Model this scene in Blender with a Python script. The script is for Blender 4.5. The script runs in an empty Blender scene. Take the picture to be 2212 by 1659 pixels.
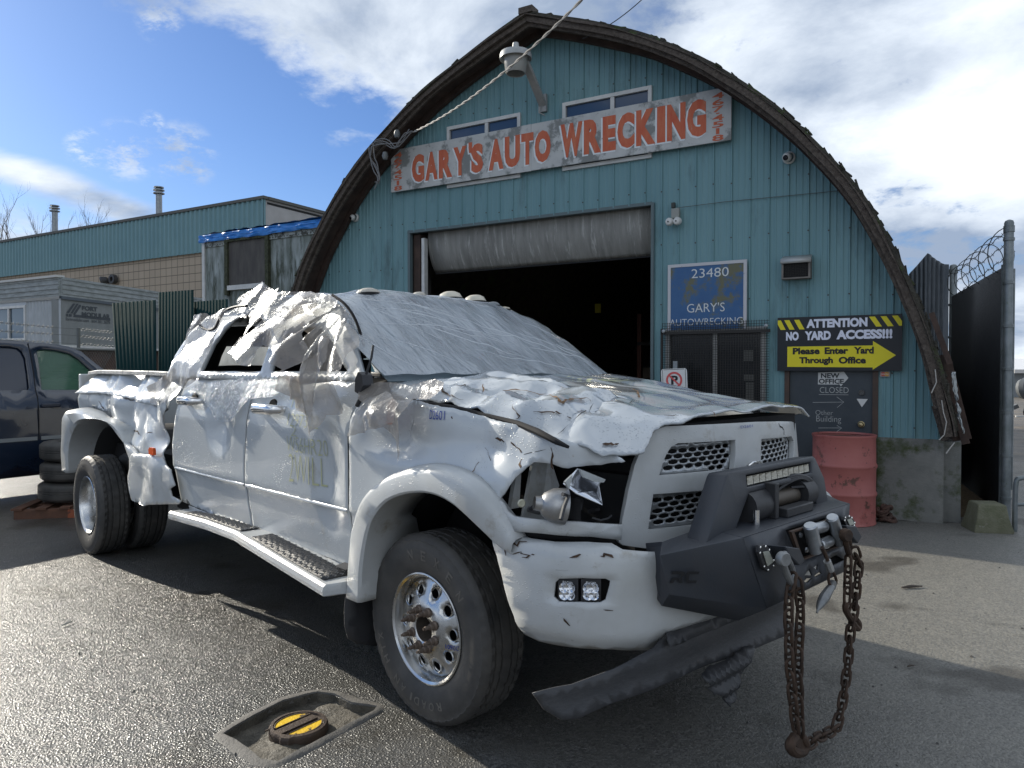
import bpy, bmesh, math, random
from mathutils import Vector, Matrix, noise
from mathutils.bvhtree import BVHTree
from mathutils.geometry import delaunay_2d_cdt
R = math.radians
rnd = random.Random(7)
sc = bpy.context.scene
# ---------------------------------------------------------------- camera
CAMH = 1.51; F = 1590.0; CX = 1106.0; CY = 829.5
PITCH = -math.atan((CY-801.0)/F)
cam = bpy.data.objects.new('camera', bpy.data.cameras.new('camera'))
sc.collection.objects.link(cam); sc.camera = cam
cam.location = (0, 0, CAMH); cam.rotation_euler = (R(90)+PITCH, 0, 0)
cam.data.sensor_width = 36; cam.data.lens = 36*F/2212.0
cam.data.clip_start = 0.05; cam.data.clip_end = 3000
# ---------------------------------------------------------------- light
SUN_EL = R(25)
sun_to = Vector((-.793, .608, 0)).normalized()*math.cos(SUN_EL) + Vector((0, 0, math.sin(SUN_EL)))
sl = bpy.data.lights.new('sun', 'SUN'); sl.energy = 4.6; sl.angle = R(.5); sl.color = (1, .93, .80)
so = bpy.data.objects.new('sun', sl); sc.collection.objects.link(so)
so.rotation_euler = (-sun_to).to_track_quat('-Z', 'Y').to_euler(); so.location = sun_to*60
vs = sc.view_settings
vs.view_transform = 'Standard'; vs.look = 'None'; vs.gamma = 1; vs.use_curve_mapping = False; vs.exposure = 0.40
W = bpy.data.worlds.new('World'); sc.world = W; W.use_nodes = True
def N(nt, t, **k):
    n = nt.nodes.new(t)
    for a, b in k.items():
        if a[:2] == 'i_': n.inputs[a[2:].replace('_', ' ')].default_value = b
        else: setattr(n, a, b)
    return n
def raydir(x, y):
    u = (x-CX)/F; v = -(y-CY)/F; c, s = math.cos(PITCH), math.sin(PITCH)
    return Vector((u, c-s*v, s+c*v))
def world_nodes():
    nt = W.node_tree; nt.nodes.clear(); L = nt.links.new
    tc = N(nt, 'ShaderNodeTexCoord'); D = tc.outputs['Generated']
    sky = N(nt, 'ShaderNodeTexSky', sky_type='NISHITA', sun_disc=False, sun_elevation=SUN_EL,
            sun_rotation=math.atan2(sun_to.x, sun_to.y), air_density=1.0, dust_density=.4, ozone_density=2.0)
    def val(x): return x
    def m(op, a, b=None, c=None, clamp=False):
        n = N(nt, 'ShaderNodeMath', operation=op, use_clamp=clamp)
        for i, q in enumerate((a, b, c)):
            if q is None: continue
            if isinstance(q, (int, float)): n.inputs[i].default_value = q
            else: L(q, n.inputs[i])
        return n.outputs[0]
    def dotp(v):
        n = N(nt, 'ShaderNodeVectorMath', operation='DOT_PRODUCT'); L(D, n.inputs[0]); n.inputs[1].default_value = v
        return n.outputs['Value']
    def smooth(x, a, b):
        n = N(nt, 'ShaderNodeMapRange', interpolation_type='SMOOTHSTEP'); L(x, n.inputs[0])
        n.inputs[1].default_value = a; n.inputs[2].default_value = b; return n.outputs[0]
    # cloud-layer coordinates: direction projected on a flat layer overhead
    sep = N(nt, 'ShaderNodeSeparateXYZ'); L(D, sep.inputs[0])
    dz = m('ADD', m('MAXIMUM', sep.outputs[2], 0.0), .28)
    cb = N(nt, 'ShaderNodeCombineXYZ'); L(m('DIVIDE', sep.outputs[0], dz), cb.inputs[0]); L(m('DIVIDE', sep.outputs[1], dz), cb.inputs[1])
    P = cb.outputs[0]
    def nz(scale, det, rough, dist=0, vec=P, rot=None, sx=1):
        src = vec
        if rot is not None:
            mp = N(nt, 'ShaderNodeMapping'); L(vec, mp.inputs[0]); mp.inputs['Rotation'].default_value = (0, 0, rot); mp.inputs['Scale'].default_value = (sx, 1, 1); src = mp.outputs[0]
        n = N(nt, 'ShaderNodeTexNoise'); L(src, n.inputs['Vector'])
        n.inputs['Scale'].default_value = scale; n.inputs['Detail'].default_value = det; n.inputs['Roughness'].default_value = rough; n.inputs['Distortion'].default_value = dist
        return n.outputs[0]
    n1 = nz(2.3, 10, .62, .3); n2 = nz(7, 8, .62, .2); n3 = nz(1.1, 4, .5)
    # the bank of cloud: one side of a great circle across the sky
    a = raydir(330, -40); b = raydir(830, 285); npl = a.cross(b).normalized()
    if npl.dot(raydir(1300, 60)) < 0: npl = -npl
    edge = m('ADD', dotp(npl), m('MULTIPLY', m('SUBTRACT', n1, .5), .30))
    edge = m('ADD', edge, m('MULTIPLY', m('SUBTRACT', n2, .5), .17))
    bank = smooth(edge, -.01, .06)
    # gaps of blue in the bank (to the right of the gable)
    rgt = smooth(dotp(raydir(1850, 250).normalized()), .93, .995)
    gap = m('MULTIPLY', smooth(m('ADD', m('MULTIPLY', n3, .55), m('MULTIPLY', n2, .5)), .55, .64), m('ADD', m('MULTIPLY', rgt, .75), .15), clamp=True)
    bank = m('MULTIPLY', bank, m('SUBTRACT', 1, gap))
    # streaks of cirrus low on the left
    a = raydir(0, 318); b = raydir(390, 470); s1 = a.cross(b).normalized()
    if s1.dot(raydir(100, 600)) < 0: s1 = -s1
    st = nz(2.2, 8, .6, .4, rot=R(20), sx=.28)
    lo = m('MULTIPLY', smooth(m('ADD', dotp(s1), m('MULTIPLY', m('SUBTRACT', st, .5), .05)), -.003, .016), m('MULTIPLY', smooth(st, .36, .6), smooth(m('ADD', dotp(s1), m('MULTIPLY', m('SUBTRACT', n2, .5), .02)), .042, .022)))
    lo = m('MULTIPLY', lo, smooth(sep.outputs[0], -.12, -.32))
    low = smooth(m('ADD', sep.outputs[2], m('MULTIPLY', m('SUBTRACT', n2, .5), .07)), .185, .135)
    low = m('MULTIPLY', low, smooth(sep.outputs[0], -.30, -.5))
    # scattered puffs
    pf = m('MULTIPLY', smooth(n2, .56, .68), 0.0)
    for (x, y, r) in ((270, 325, .04), (190, 322, .028), (395, 335, .045), (330, 265, .016), (345, 45, .03)):
        cpf = smooth(dotp(raydir(x, y).normalized()), math.cos(r), math.cos(r*.25))
        pf = m('MAXIMUM', pf, m('MULTIPLY', m('MULTIPLY', cpf, smooth(nz(12, 6, .7), .44, .66)), .8))
    haze = m('MULTIPLY', smooth(sep.outputs[2], .30, .0), .35)
    cov = m('MAXIMUM', m('MAXIMUM', bank, lo), m('MAXIMUM', low, pf), clamp=True)
    # cloud shading from its own thickness
    th = m('ADD', m('MULTIPLY', n3, .8), m('MULTIPLY', n1, .45))
    sh = N(nt, 'ShaderNodeMapRange'); L(th, sh.inputs[0]); sh.inputs[1].default_value = .50; sh.inputs[2].default_value = .70
    ramp = N(nt, 'ShaderNodeMix', data_type='RGBA'); L(sh.outputs[0], ramp.inputs[0])
    ramp.inputs[6].default_value = (.88, .94, 1.0, 1); ramp.inputs[7].default_value = (.27, .34, .46, 1)
    sk = N(nt, 'ShaderNodeVectorMath', operation='SCALE'); L(sky.outputs[0], sk.inputs[0]); sk.inputs[3].default_value = .068
    tint = N(nt, 'ShaderNodeMix', data_type='RGBA', blend_type='MULTIPLY'); tint.inputs[0].default_value = 1; L(sk.outputs[0], tint.inputs[6]); tint.inputs[7].default_value = (.72, .95, 1.35, 1)
    hz = N(nt, 'ShaderNodeMix', data_type='RGBA'); L(haze, hz.inputs[0]); L(tint.outputs[2], hz.inputs[6]); hz.inputs[7].default_value = (.34, .48, .70, 1)
    mx = N(nt, 'ShaderNodeMix', data_type='RGBA'); L(cov, mx.inputs[0]); L(hz.outputs[2], mx.inputs[6]); L(ramp.outputs[2], mx.inputs[7])
    bg = N(nt, 'ShaderNodeBackground'); L(mx.outputs[2], bg.inputs[0]); bg.inputs[1].default_value = 1
    out = N(nt, 'ShaderNodeOutputWorld'); L(bg.outputs[0], out.inputs[0])
world_nodes()
W.cycles.sampling_method = 'MANUAL'; W.cycles.sample_map_resolution = 512
# ---------------------------------------------------------------- frames
def frame(ax, ay, o): return Matrix(((ax.x, ay.x, 0, o[0]), (ax.y, ay.y, 0, o[1]), (0, 0, 1, o[2]), (0, 0, 0, 1)))
WF = Matrix.Identity(4)
_a = R(44.5)
TF = frame(Vector((math.sin(_a), -math.cos(_a), 0)), Vector((math.cos(_a), math.sin(_a), 0)), (.316, 3.815, 0))   # truck: x forward, y its left
FF = frame(Vector((math.sin(R(60)), -.5, 0)), Vector((.5, math.sin(R(60)), 0)), (4.14, 7.34, 0))                   # gable wall: x along, y into the hall
CAM = Vector((0, 0, CAMH))
def on(fr, ax, val, x, y):
    """where the sight line of a point of the photo meets a plane of a frame"""
    inv = fr.inverted(); o = inv @ CAM; d = inv.to_3x3() @ raydir(x, y)
    i = 'xyz'.index(ax); return o + d*((val-o[i])/d[i])
def T(x, y, ax, v): return on(TF, ax, v, x, y)
def FP(x, y, d=0): return on(FF, 'y', -d, x, y)
# ---------------------------------------------------------------- materials
MATS = {}
def mat(name, col, rough=.6, metal=0, col2=None, nscale=6, namt=.5, bump=0, bscale=60, bdist=.01, spec=.5, coat=0, alpha=1,
        trans=0, stain=None, stain_scale=3, stain_thr=.55, stain_w=.08, rough2=None, stretch=None, droplets=0, emit=0, detail=6, stains=(), ior=1.45, sss=0):
    if name in MATS: return MATS[name]
    m = bpy.data.materials.new(name); m.use_nodes = True; nt = m.node_tree; L = nt.links.new
    b = nt.nodes['Principled BSDF']; tc = N(nt, 'ShaderNodeTexCoord'); V = tc.outputs['Object']
    if stretch:
        mp = N(nt, 'ShaderNodeMapping'); L(V, mp.inputs[0]); mp.inputs['Scale'].default_value = stretch; V2 = mp.outputs[0]
    else: V2 = V
    def nz(s, v=V2, d=detail, r=.6):
        n = N(nt, 'ShaderNodeTexNoise'); L(v, n.inputs['Vector']); n.inputs['Scale'].default_value = s; n.inputs['Detail'].default_value = d; n.inputs['Roughness'].default_value = r; return n.outputs[0]
    def mr(x, a, c, lo=0, hi=1):
        n = N(nt, 'ShaderNodeMapRange'); L(x, n.inputs[0]); n.inputs[1].default_value = a; n.inputs[2].default_value = c; n.inputs[3].default_value = lo; n.inputs[4].default_value = hi; return n.outputs[0]
    c1 = (*col, 1); cout = None
    if col2 is not None:
        mx = N(nt, 'ShaderNodeMix', data_type='RGBA'); L(mr(nz(nscale), .5-namt*.4, .5+namt*.4), mx.inputs[0]); mx.inputs[6].default_value = c1; mx.inputs[7].default_value = (*col2, 1); cout = mx.outputs[2]
    allst = list(stains)
    if stain is not None: allst.append((stain, stain_scale, stain_thr, stain_w))
    for (sc_, ss, thr, w) in allst:
        mx = N(nt, 'ShaderNodeMix', data_type='RGBA'); L(mr(nz(ss, r=.7, d=8), thr, thr+w), mx.inputs[0])
        if cout: L(cout, mx.inputs[6])
        else: mx.inputs[6].default_value = c1
        mx.inputs[7].default_value = (*sc_, 1); cout = mx.outputs[2]
    if cout: L(cout, b.inputs['Base Color'])
    else: b.inputs['Base Color'].default_value = c1
    b.inputs['Roughness'].default_value = rough; b.inputs['Metallic'].default_value = metal
    b.inputs['Specular IOR Level'].default_value = spec; b.inputs['Coat Weight'].default_value = coat; b.inputs['Coat Roughness'].default_value = .06
    b.inputs['Alpha'].default_value = alpha; b.inputs['Transmission Weight'].default_value = trans; b.inputs['IOR'].default_value = ior
    if rough2 is not None: L(mr(nz(nscale*1.7), .35, .65, rough, rough2), b.inputs['Roughness'])
    if emit: b.inputs['Emission Color'].default_value = c1; b.inputs['Emission Strength'].default_value = emit
    nrm = None
    if bump:
        bp = N(nt, 'ShaderNodeBump'); L(nz(bscale, d=5), bp.inputs['Height']); bp.inputs['Strength'].default_value = bump; bp.inputs['Distance'].default_value = bdist; nrm = bp.outputs[0]
    if droplets:
        vo = N(nt, 'ShaderNodeTexVoronoi', feature='F1'); L(V, vo.inputs['Vector']); vo.inputs['Scale'].default_value = 110
        k = N(nt, 'ShaderNodeMath', operation='MULTIPLY'); L(mr(vo.outputs['Distance'], .34, .12), k.inputs[0]); L(mr(nz(3.3, v=V), .46, .60), k.inputs[1])
        k2 = N(nt, 'ShaderNodeMath', operation='MULTIPLY'); L(k.outputs[0], k2.inputs[0])
        sp = N(nt, 'ShaderNodeSeparateColor'); L(vo.outputs['Color'], sp.inputs[0]); L(mr(sp.outputs[0], .55, .6), k2.inputs[1])
        bp = N(nt, 'ShaderNodeBump'); L(k2.outputs[0], bp.inputs['Height']); bp.inputs['Strength'].default_value = droplets; bp.inputs['Distance'].default_value = .004
        if nrm: L(nrm, bp.inputs['Normal'])
        nrm = bp.outputs[0]
    if nrm: L(nrm, b.inputs['Normal'])
    if coat and nrm: L(nrm, b.inputs['Coat Normal'])
    MATS[name] = m; return m
# ---------------------------------------------------------------- objects
COL = sc.collection
WM = {}
def tag(o, label=None, cat=None, group=None, kind=None):
    if label: o['label'] = label
    if cat: o['category'] = cat
    if group: o['group'] = group
    if kind: o['kind'] = kind
    return o
def thing(name, label, cat, fr=WF, loc=(0, 0, 0), group=None):
    o = bpy.data.objects.new(name, None); COL.objects.link(o); o.empty_display_size = .1
    mw = fr @ Matrix.Translation(Vector(loc)); o.matrix_world = mw; WM[o.name] = mw
    return tag(o, label, cat, group)
def link_mesh(name, me, parent, world_pts_done=True, base=None):
    o = bpy.data.objects.new(name, me); COL.objects.link(o)
    if parent is not None: o.parent = parent; WM[o.name] = WM[parent.name]
    return o
class MB:
    def __init__(s, fr=WF): s.fr = fr; s.v = []; s.f = []; s.mi = []; s.m = 0
    def add(s, vs, fs, M=None):
        n = len(s.v); s.v += [(M @ Vector(v)) if M else Vector(v) for v in vs]; s.f += [[i+n for i in f] for f in fs]; s.mi += [s.m]*len(fs); return s
    def box(s, a, b, M=None):
        x0, y0, z0 = a; x1, y1, z1 = b
        return s.add([(x0, y0, z0), (x1, y0, z0), (x1, y1, z0), (x0, y1, z0), (x0, y0, z1), (x1, y0, z1), (x1, y1, z1), (x0, y1, z1)],
                     [(0, 3, 2, 1), (4, 5, 6, 7), (0, 1, 5, 4), (1, 2, 6, 5), (2, 3, 7, 6), (3, 0, 4, 7)], M)
    def beam(s, p, q, w, h, up=(0, 0, 1), ext=0):
        p = Vector(p); q = Vector(q); d = (q-p).normalized(); up = Vector(up); sd = d.cross(up).normalized(); u2 = sd.cross(d)
        M = Matrix(((d.x, sd.x, u2.x, p.x), (d.y, sd.y, u2.y, p.y), (d.z, sd.z, u2.z, p.z), (0, 0, 0, 1)))
        return s.box((-ext, -w/2, -h/2), ((q-p).length+ext, w/2, h/2), M)
    def tube(s, pts, r, n=8, cap=True, closed=False):
        pts = [Vector(p) for p in pts]; k = len(pts); rs = r if isinstance(r, (list, tuple)) else [r]*k
        vs = []; fs = []; prev = None
        for i, p in enumerate(pts):
            if closed: t = (pts[(i+1) % k]-pts[i-1]).normalized()
            else: t = (pts[min(i+1, k-1)]-pts[max(i-1, 0)]).normalized()
            if prev is None: a = t.orthogonal().normalized()
            else: a = (prev - t*prev.dot(t)); a = a.normalized() if a.length > 1e-6 else t.orthogonal().normalized()
            prev = a; b = t.cross(a)
            for j in range(n):
                an = 2*math.pi*j/n; vs.append(p+(a*math.cos(an)+b*math.sin(an))*rs[i])
        for i in range(k if closed else k-1):
            i2 = (i+1) % k
            for j in range(n): fs.append((i*n+j, i*n+(j+1) % n, i2*n+(j+1) % n, i2*n+j))
        if cap and not closed: fs.append(tuple(range(n))[::-1]); fs.append(tuple((k-1)*n+j for j in range(n)))
        return s.add(vs, fs)
    def lathe(s, prof, o, axis, n=24, cap=False, x=None, a0=0, a1=2*math.pi):
        o = Vector(o); ax = Vector(axis).normalized(); a = (Vector(x) if x else ax.orthogonal()).normalized(); b = ax.cross(a); full = abs(a1-a0-2*math.pi) < 1e-4
        vs = []; fs = []; m = n if full else n+1
        for (r, h) in prof:
            for j in range(m):
                an = a0+(a1-a0)*j/n; vs.append(o+ax*h+(a*math.cos(an)+b*math.sin(an))*r)
        for i in range(len(prof)-1):
            for j in range(n): fs.append((i*m+j, i*m+(j+1) % m, (i+1)*m+(j+1) % m, (i+1)*m+j))
        if cap: fs.append(tuple(range(m))[::-1]); fs.append(tuple((len(prof)-1)*m+j for j in range(m)))
        return s.add(vs, fs)
    def prism(s, poly, ext, M=None):
        """poly: 3D points of a flat outline, ext: extrusion vector"""
        n = len(poly); e = Vector(ext); P = [Vector(p) for p in poly]
        return s.add(P+[p+e for p in P], [tuple(range(n))[::-1], tuple(range(n, 2*n))]+[(i, (i+1) % n, n+(i+1) % n, n+i) for i in range(n)], M)
    def grid(s, fn, nu, nv, closed_u=False):
        vs = [fn(i/(nu), j/(nv)) for i in range(nu+1) for j in range(nv+1)]
        return s.add(vs, [(i*(nv+1)+j, (i+1)*(nv+1)+j, (i+1)*(nv+1)+j+1, i*(nv+1)+j+1) for i in range(nu) for j in range(nv)])
    def build(s, name, m, parent=None, label=None, cat=None, group=None, kind=None, ang=35, thick=0, bev=0, offset=0, mats=None):
        wv = [s.fr @ v for v in s.v]
        if parent is not None: inv = WM[parent.name].inverted(); loc = None; vs = [inv @ v for v in wv]
        else:
            if kind is None:
                lo = Vector((min(v[i] for v in wv) for i in range(3))); hi = Vector((max(v[i] for v in wv) for i in range(3)))
                loc = Vector(((lo.x+hi.x)/2, (lo.y+hi.y)/2, lo.z))
            else: loc = Vector()
            vs = [v-loc for v in wv]
        me = bpy.data.meshes.new(name); me.from_pydata([tuple(v) for v in vs], [], s.f)
        if mats:
            for q in mats: me.materials.append(q)
            me.polygons.foreach_set('material_index', s.mi)
        else: me.materials.append(m)
        bm = bmesh.new(); bm.from_mesh(me); bmesh.ops.recalc_face_normals(bm, faces=bm.faces[:]); bm.to_mesh(me); bm.free()
        for p in me.polygons: p.use_smooth = True
        me.set_sharp_from_angle(angle=R(ang))
        o = bpy.data.objects.new(name, me); COL.objects.link(o)
        if parent is not None: o.parent = parent; WM[o.name] = WM[parent.name]
        else: o.location = loc; WM[o.name] = Matrix.Translation(loc)
        if thick: md = o.modifiers.new('thickness', 'SOLIDIFY'); md.thickness = thick; md.offset = offset
        if bev: md = o.modifiers.new('bevel', 'BEVEL'); md.width = bev; md.segments = 2; md.limit_method = 'ANGLE'; md.angle_limit = R(40)
        return tag(o, label, cat, group, kind)
def inpoly(p, poly):
    x, y = p; c = False; j = len(poly)-1
    for i in range(len(poly)):
        xi, yi = poly[i]; xj, yj = poly[j]
        if (yi > y) != (yj > y) and x < (xj-xi)*(y-yi)/(yj-yi)+xi: c = not c
        j = i
    return c
def dens(poly, res, jag=0, seed=0, closed=True):
    o = []; n = len(poly)
    for i in range(n if closed else n-1):
        a = Vector(poly[i][:2]); b = Vector(poly[(i+1) % n][:2]); k = max(1, int(math.ceil((b-a).length/res)))
        for j in range(k):
            p = a.lerp(b, j/k)
            if jag and j: nn = Vector((-(b-a).y, (b-a).x)).normalized(); p = p+nn*noise.noise(Vector((p.x*30, p.y*30, seed)))*jag
            o.append((p.x, p.y))
    return o
def sheet(outer, S, res=.04, holes=(), jag=0, fr=WF, mb=None, inner=True, hres=None):
    """surface patch: a 2D outline (with holes) triangulated and laid on S(u,v)"""
    rings = [dens(outer, res, jag)]+[dens(h, hres or res, jag) for h in holes]
    V = []; E = []
    for r in rings:
        n = len(V); V += r; E += [(n+i, n+(i+1) % len(r)) for i in range(len(r))]
    if inner:
        xs = [p[0] for p in rings[0]]; ys = [p[1] for p in rings[0]]; x = min(xs)+res*.5; row = 0
        bl = [Vector(p) for r in rings for p in r]; cell = {}
        for p in bl: cell.setdefault((int(p.x//res), int(p.y//res)), []).append(p)
        while x < max(xs):
            y = min(ys)+res*(.5 if row % 2 else .98)
            while y < max(ys):
                q = Vector((x+rnd.uniform(-.15, .15)*res, y+rnd.uniform(-.15, .15)*res)); ci, cj = int(q.x//res), int(q.y//res)
                if inpoly(q, rings[0]) and not any(inpoly(q, h) for h in rings[1:]):
                    if all((p-q).length > res*.45 for a in (-1, 0, 1) for b in (-1, 0, 1) for p in cell.get((ci+a, cj+b), ())): V.append(tuple(q))
                y += res
            x += res*.87; row += 1
    r = delaunay_2d_cdt([Vector(v) for v in V], E, [], 0, 1e-6)
    vv, ff = r[0], r[2]; fs = []
    for f in ff:
        c = sum((vv[i] for i in f), Vector((0, 0)))/len(f)
        if inpoly(c, rings[0]) and not any(inpoly(c, h) for h in rings[1:]): fs.append(list(f))
    used = sorted({i for f in fs for i in f}); mp = {i: k for k, i in enumerate(used)}
    mb = mb or MB(fr); mb.add([S(vv[i].x, vv[i].y) for i in used], [[mp[i] for i in f] for f in fs]); return mb
class Surf:
    """a curved surface S(u,v) of a frame that the camera's sight lines can be met with"""
    def __init__(s, S, u0, u1, v0, v1, fr, nu=60, nv=40):
        s.S = S; s.fr = fr; s.g = (u0, u1, v0, v1, nu, nv); V = []; Fc = []
        for i in range(nu+1):
            for j in range(nv+1): V.append(S(u0+(u1-u0)*i/nu, v0+(v1-v0)*j/nv))
        for i in range(nu):
            for j in range(nv):
                a = i*(nv+1)+j; b = a+nv+1; Fc += [(a, b, b+1), (a, b+1, a+1)]
        s.V = V; s.F = Fc; s.b = BVHTree.FromPolygons(V, Fc, all_triangles=True)
        inv = fr.inverted(); s.o = inv @ CAM; s.r = inv.to_3x3()
    def uv(s, x, y):
        u0, u1, v0, v1, nu, nv = s.g; d = (s.r @ raydir(x, y)).normalized()
        h, n, i, _ = s.b.ray_cast(s.o, d)
        if h is None:
            best = None; t = .3
            while t < 14:
                q = s.b.find_nearest(s.o+d*t)
                if best is None or q[3] < best[3]: best = q
                t += .1
            h, n, i, dd = best
            if dd > .08: print('miss', x, y, round(dd, 3))
        a, b, c = (s.V[k] for k in s.F[i]); v0_ = b-a; v1_ = c-a; v2_ = h-a
        d00 = v0_.dot(v0_); d01 = v0_.dot(v1_); d11 = v1_.dot(v1_); d20 = v2_.dot(v0_); d21 = v2_.dot(v1_); dn = d00*d11-d01*d01
        w1 = (d11*d20-d01*d21)/dn; w2 = (d00*d21-d01*d20)/dn; w0 = 1-w1-w2
        def par(k): return (u0+(u1-u0)*(k//(nv+1))/nu, v0+(v1-v0)*(k % (nv+1))/nv)
        P = [par(k) for k in s.F[i]]
        return (w0*P[0][0]+w1*P[1][0]+w2*P[2][0], w0*P[0][1]+w1*P[1][1]+w2*P[2][1])
    def poly(s, pts): return [s.uv(*p) for p in pts]
    def nrm(s, u, v, e=.004):
        n = (s.S(u+e, v)-s.S(u-e, v)).cross(s.S(u, v+e)-s.S(u, v-e)).normalized()
        return n if n.dot(s.o-s.S(u, v)) > 0 else -n
    def off(s, d): return lambda u, v: s.S(u, v)+s.nrm(u, v)*d
def chaikin(p, n=1, closed=False):
    for _ in range(n):
        q = []; k = len(p)
        if not closed: q.append(p[0])
        for i in range(k if closed else k-1):
            a, b = p[i], p[(i+1) % k]
            q.append(tuple(a[j]*.75+b[j]*.25 for j in range(len(a)))); q.append(tuple(a[j]*.25+b[j]*.75 for j in range(len(a))))
        if not closed: q.append(p[-1])
        p = q
    return p
def zz(ox, oy, sx, sy=None):
    """zoomed-crop coordinates -> coordinates of the 2212 px wide view of the photo"""
    sy = sy or sx
    return lambda x, y: ((ox+x*sx)*.576, (oy+y*sy)*.576)
def lerpt(tab, x):
    if x <= tab[0][0]: return tab[0][1]
    for (a, p), (b, q) in zip(tab, tab[1:]):
        if x <= b: return p+(q-p)*(x-a)/(b-a)
    return tab[-1][1]
def sst(x, a, b):
    t = max(0, min(1, (x-a)/(b-a))); return t*t*(3-2*t)
def crump(x, y, z, sc_, oct_=3):
    """creased noise: sharp ridges as in crumpled sheet, about 0..1"""
    t = 0; a = 1; n = 0
    for k in range(oct_):
        t += a*(1-2.2*abs(noise.noise(Vector((x*sc_, y*sc_, z*sc_+k*7.3))))); n += a; a *= .5; sc_ *= 2.1
    return t/n
def facet(x, y, z, s):
    """buckled sheet: flat-sided pits that meet in sharp creases"""
    w = .12*noise.noise(Vector((x*2, y*2, z)))
    return noise.voronoi(Vector(((x+w)*s, y*s, z*s)))[0][0]-.42
def text_mesh(s, w=None, h=None, bold=0, ext=.0, res=3, shear=0, space=1.0):
    cu = bpy.data.curves.new('t', 'FONT'); cu.body = s; cu.size = 1; cu.offset = bold; cu.extrude = ext; cu.resolution_u = res; cu.shear = shear; cu.space_character = space; cu.align_x = 'LEFT'
    o = bpy.data.objects.new('t', cu); COL.objects.link(o); bpy.context.view_layer.update()
    me = bpy.data.meshes.new_from_object(o.evaluated_get(bpy.context.evaluated_depsgraph_get()))
    vs = [v.co.copy() for v in me.vertices]; fs = [list(p.vertices) for p in me.polygons]
    bpy.data.objects.remove(o); bpy.data.curves.remove(cu); bpy.data.meshes.remove(me)
    x0 = min(v.x for v in vs); x1 = max(v.x for v in vs); y0 = min(v.y for v in vs); y1 = max(v.y for v in vs)
    for v in vs:
        v.x = (v.x-x0)/(x1-x0)*w; v.y = (v.y-y0)/(y1-y0)*h
    return vs, fs
def put_text(mb, s, S, u0, v0, w, h, lift=0, **k):
    """text laid on a surface S(u,v,lift) with its lower left corner at u0,v0"""
    vs, fs = text_mesh(s, w, h, **k)
    mb.add([S(u0+v.x, v0+v.y, lift+v.z) for v in vs], fs); return mb
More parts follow.
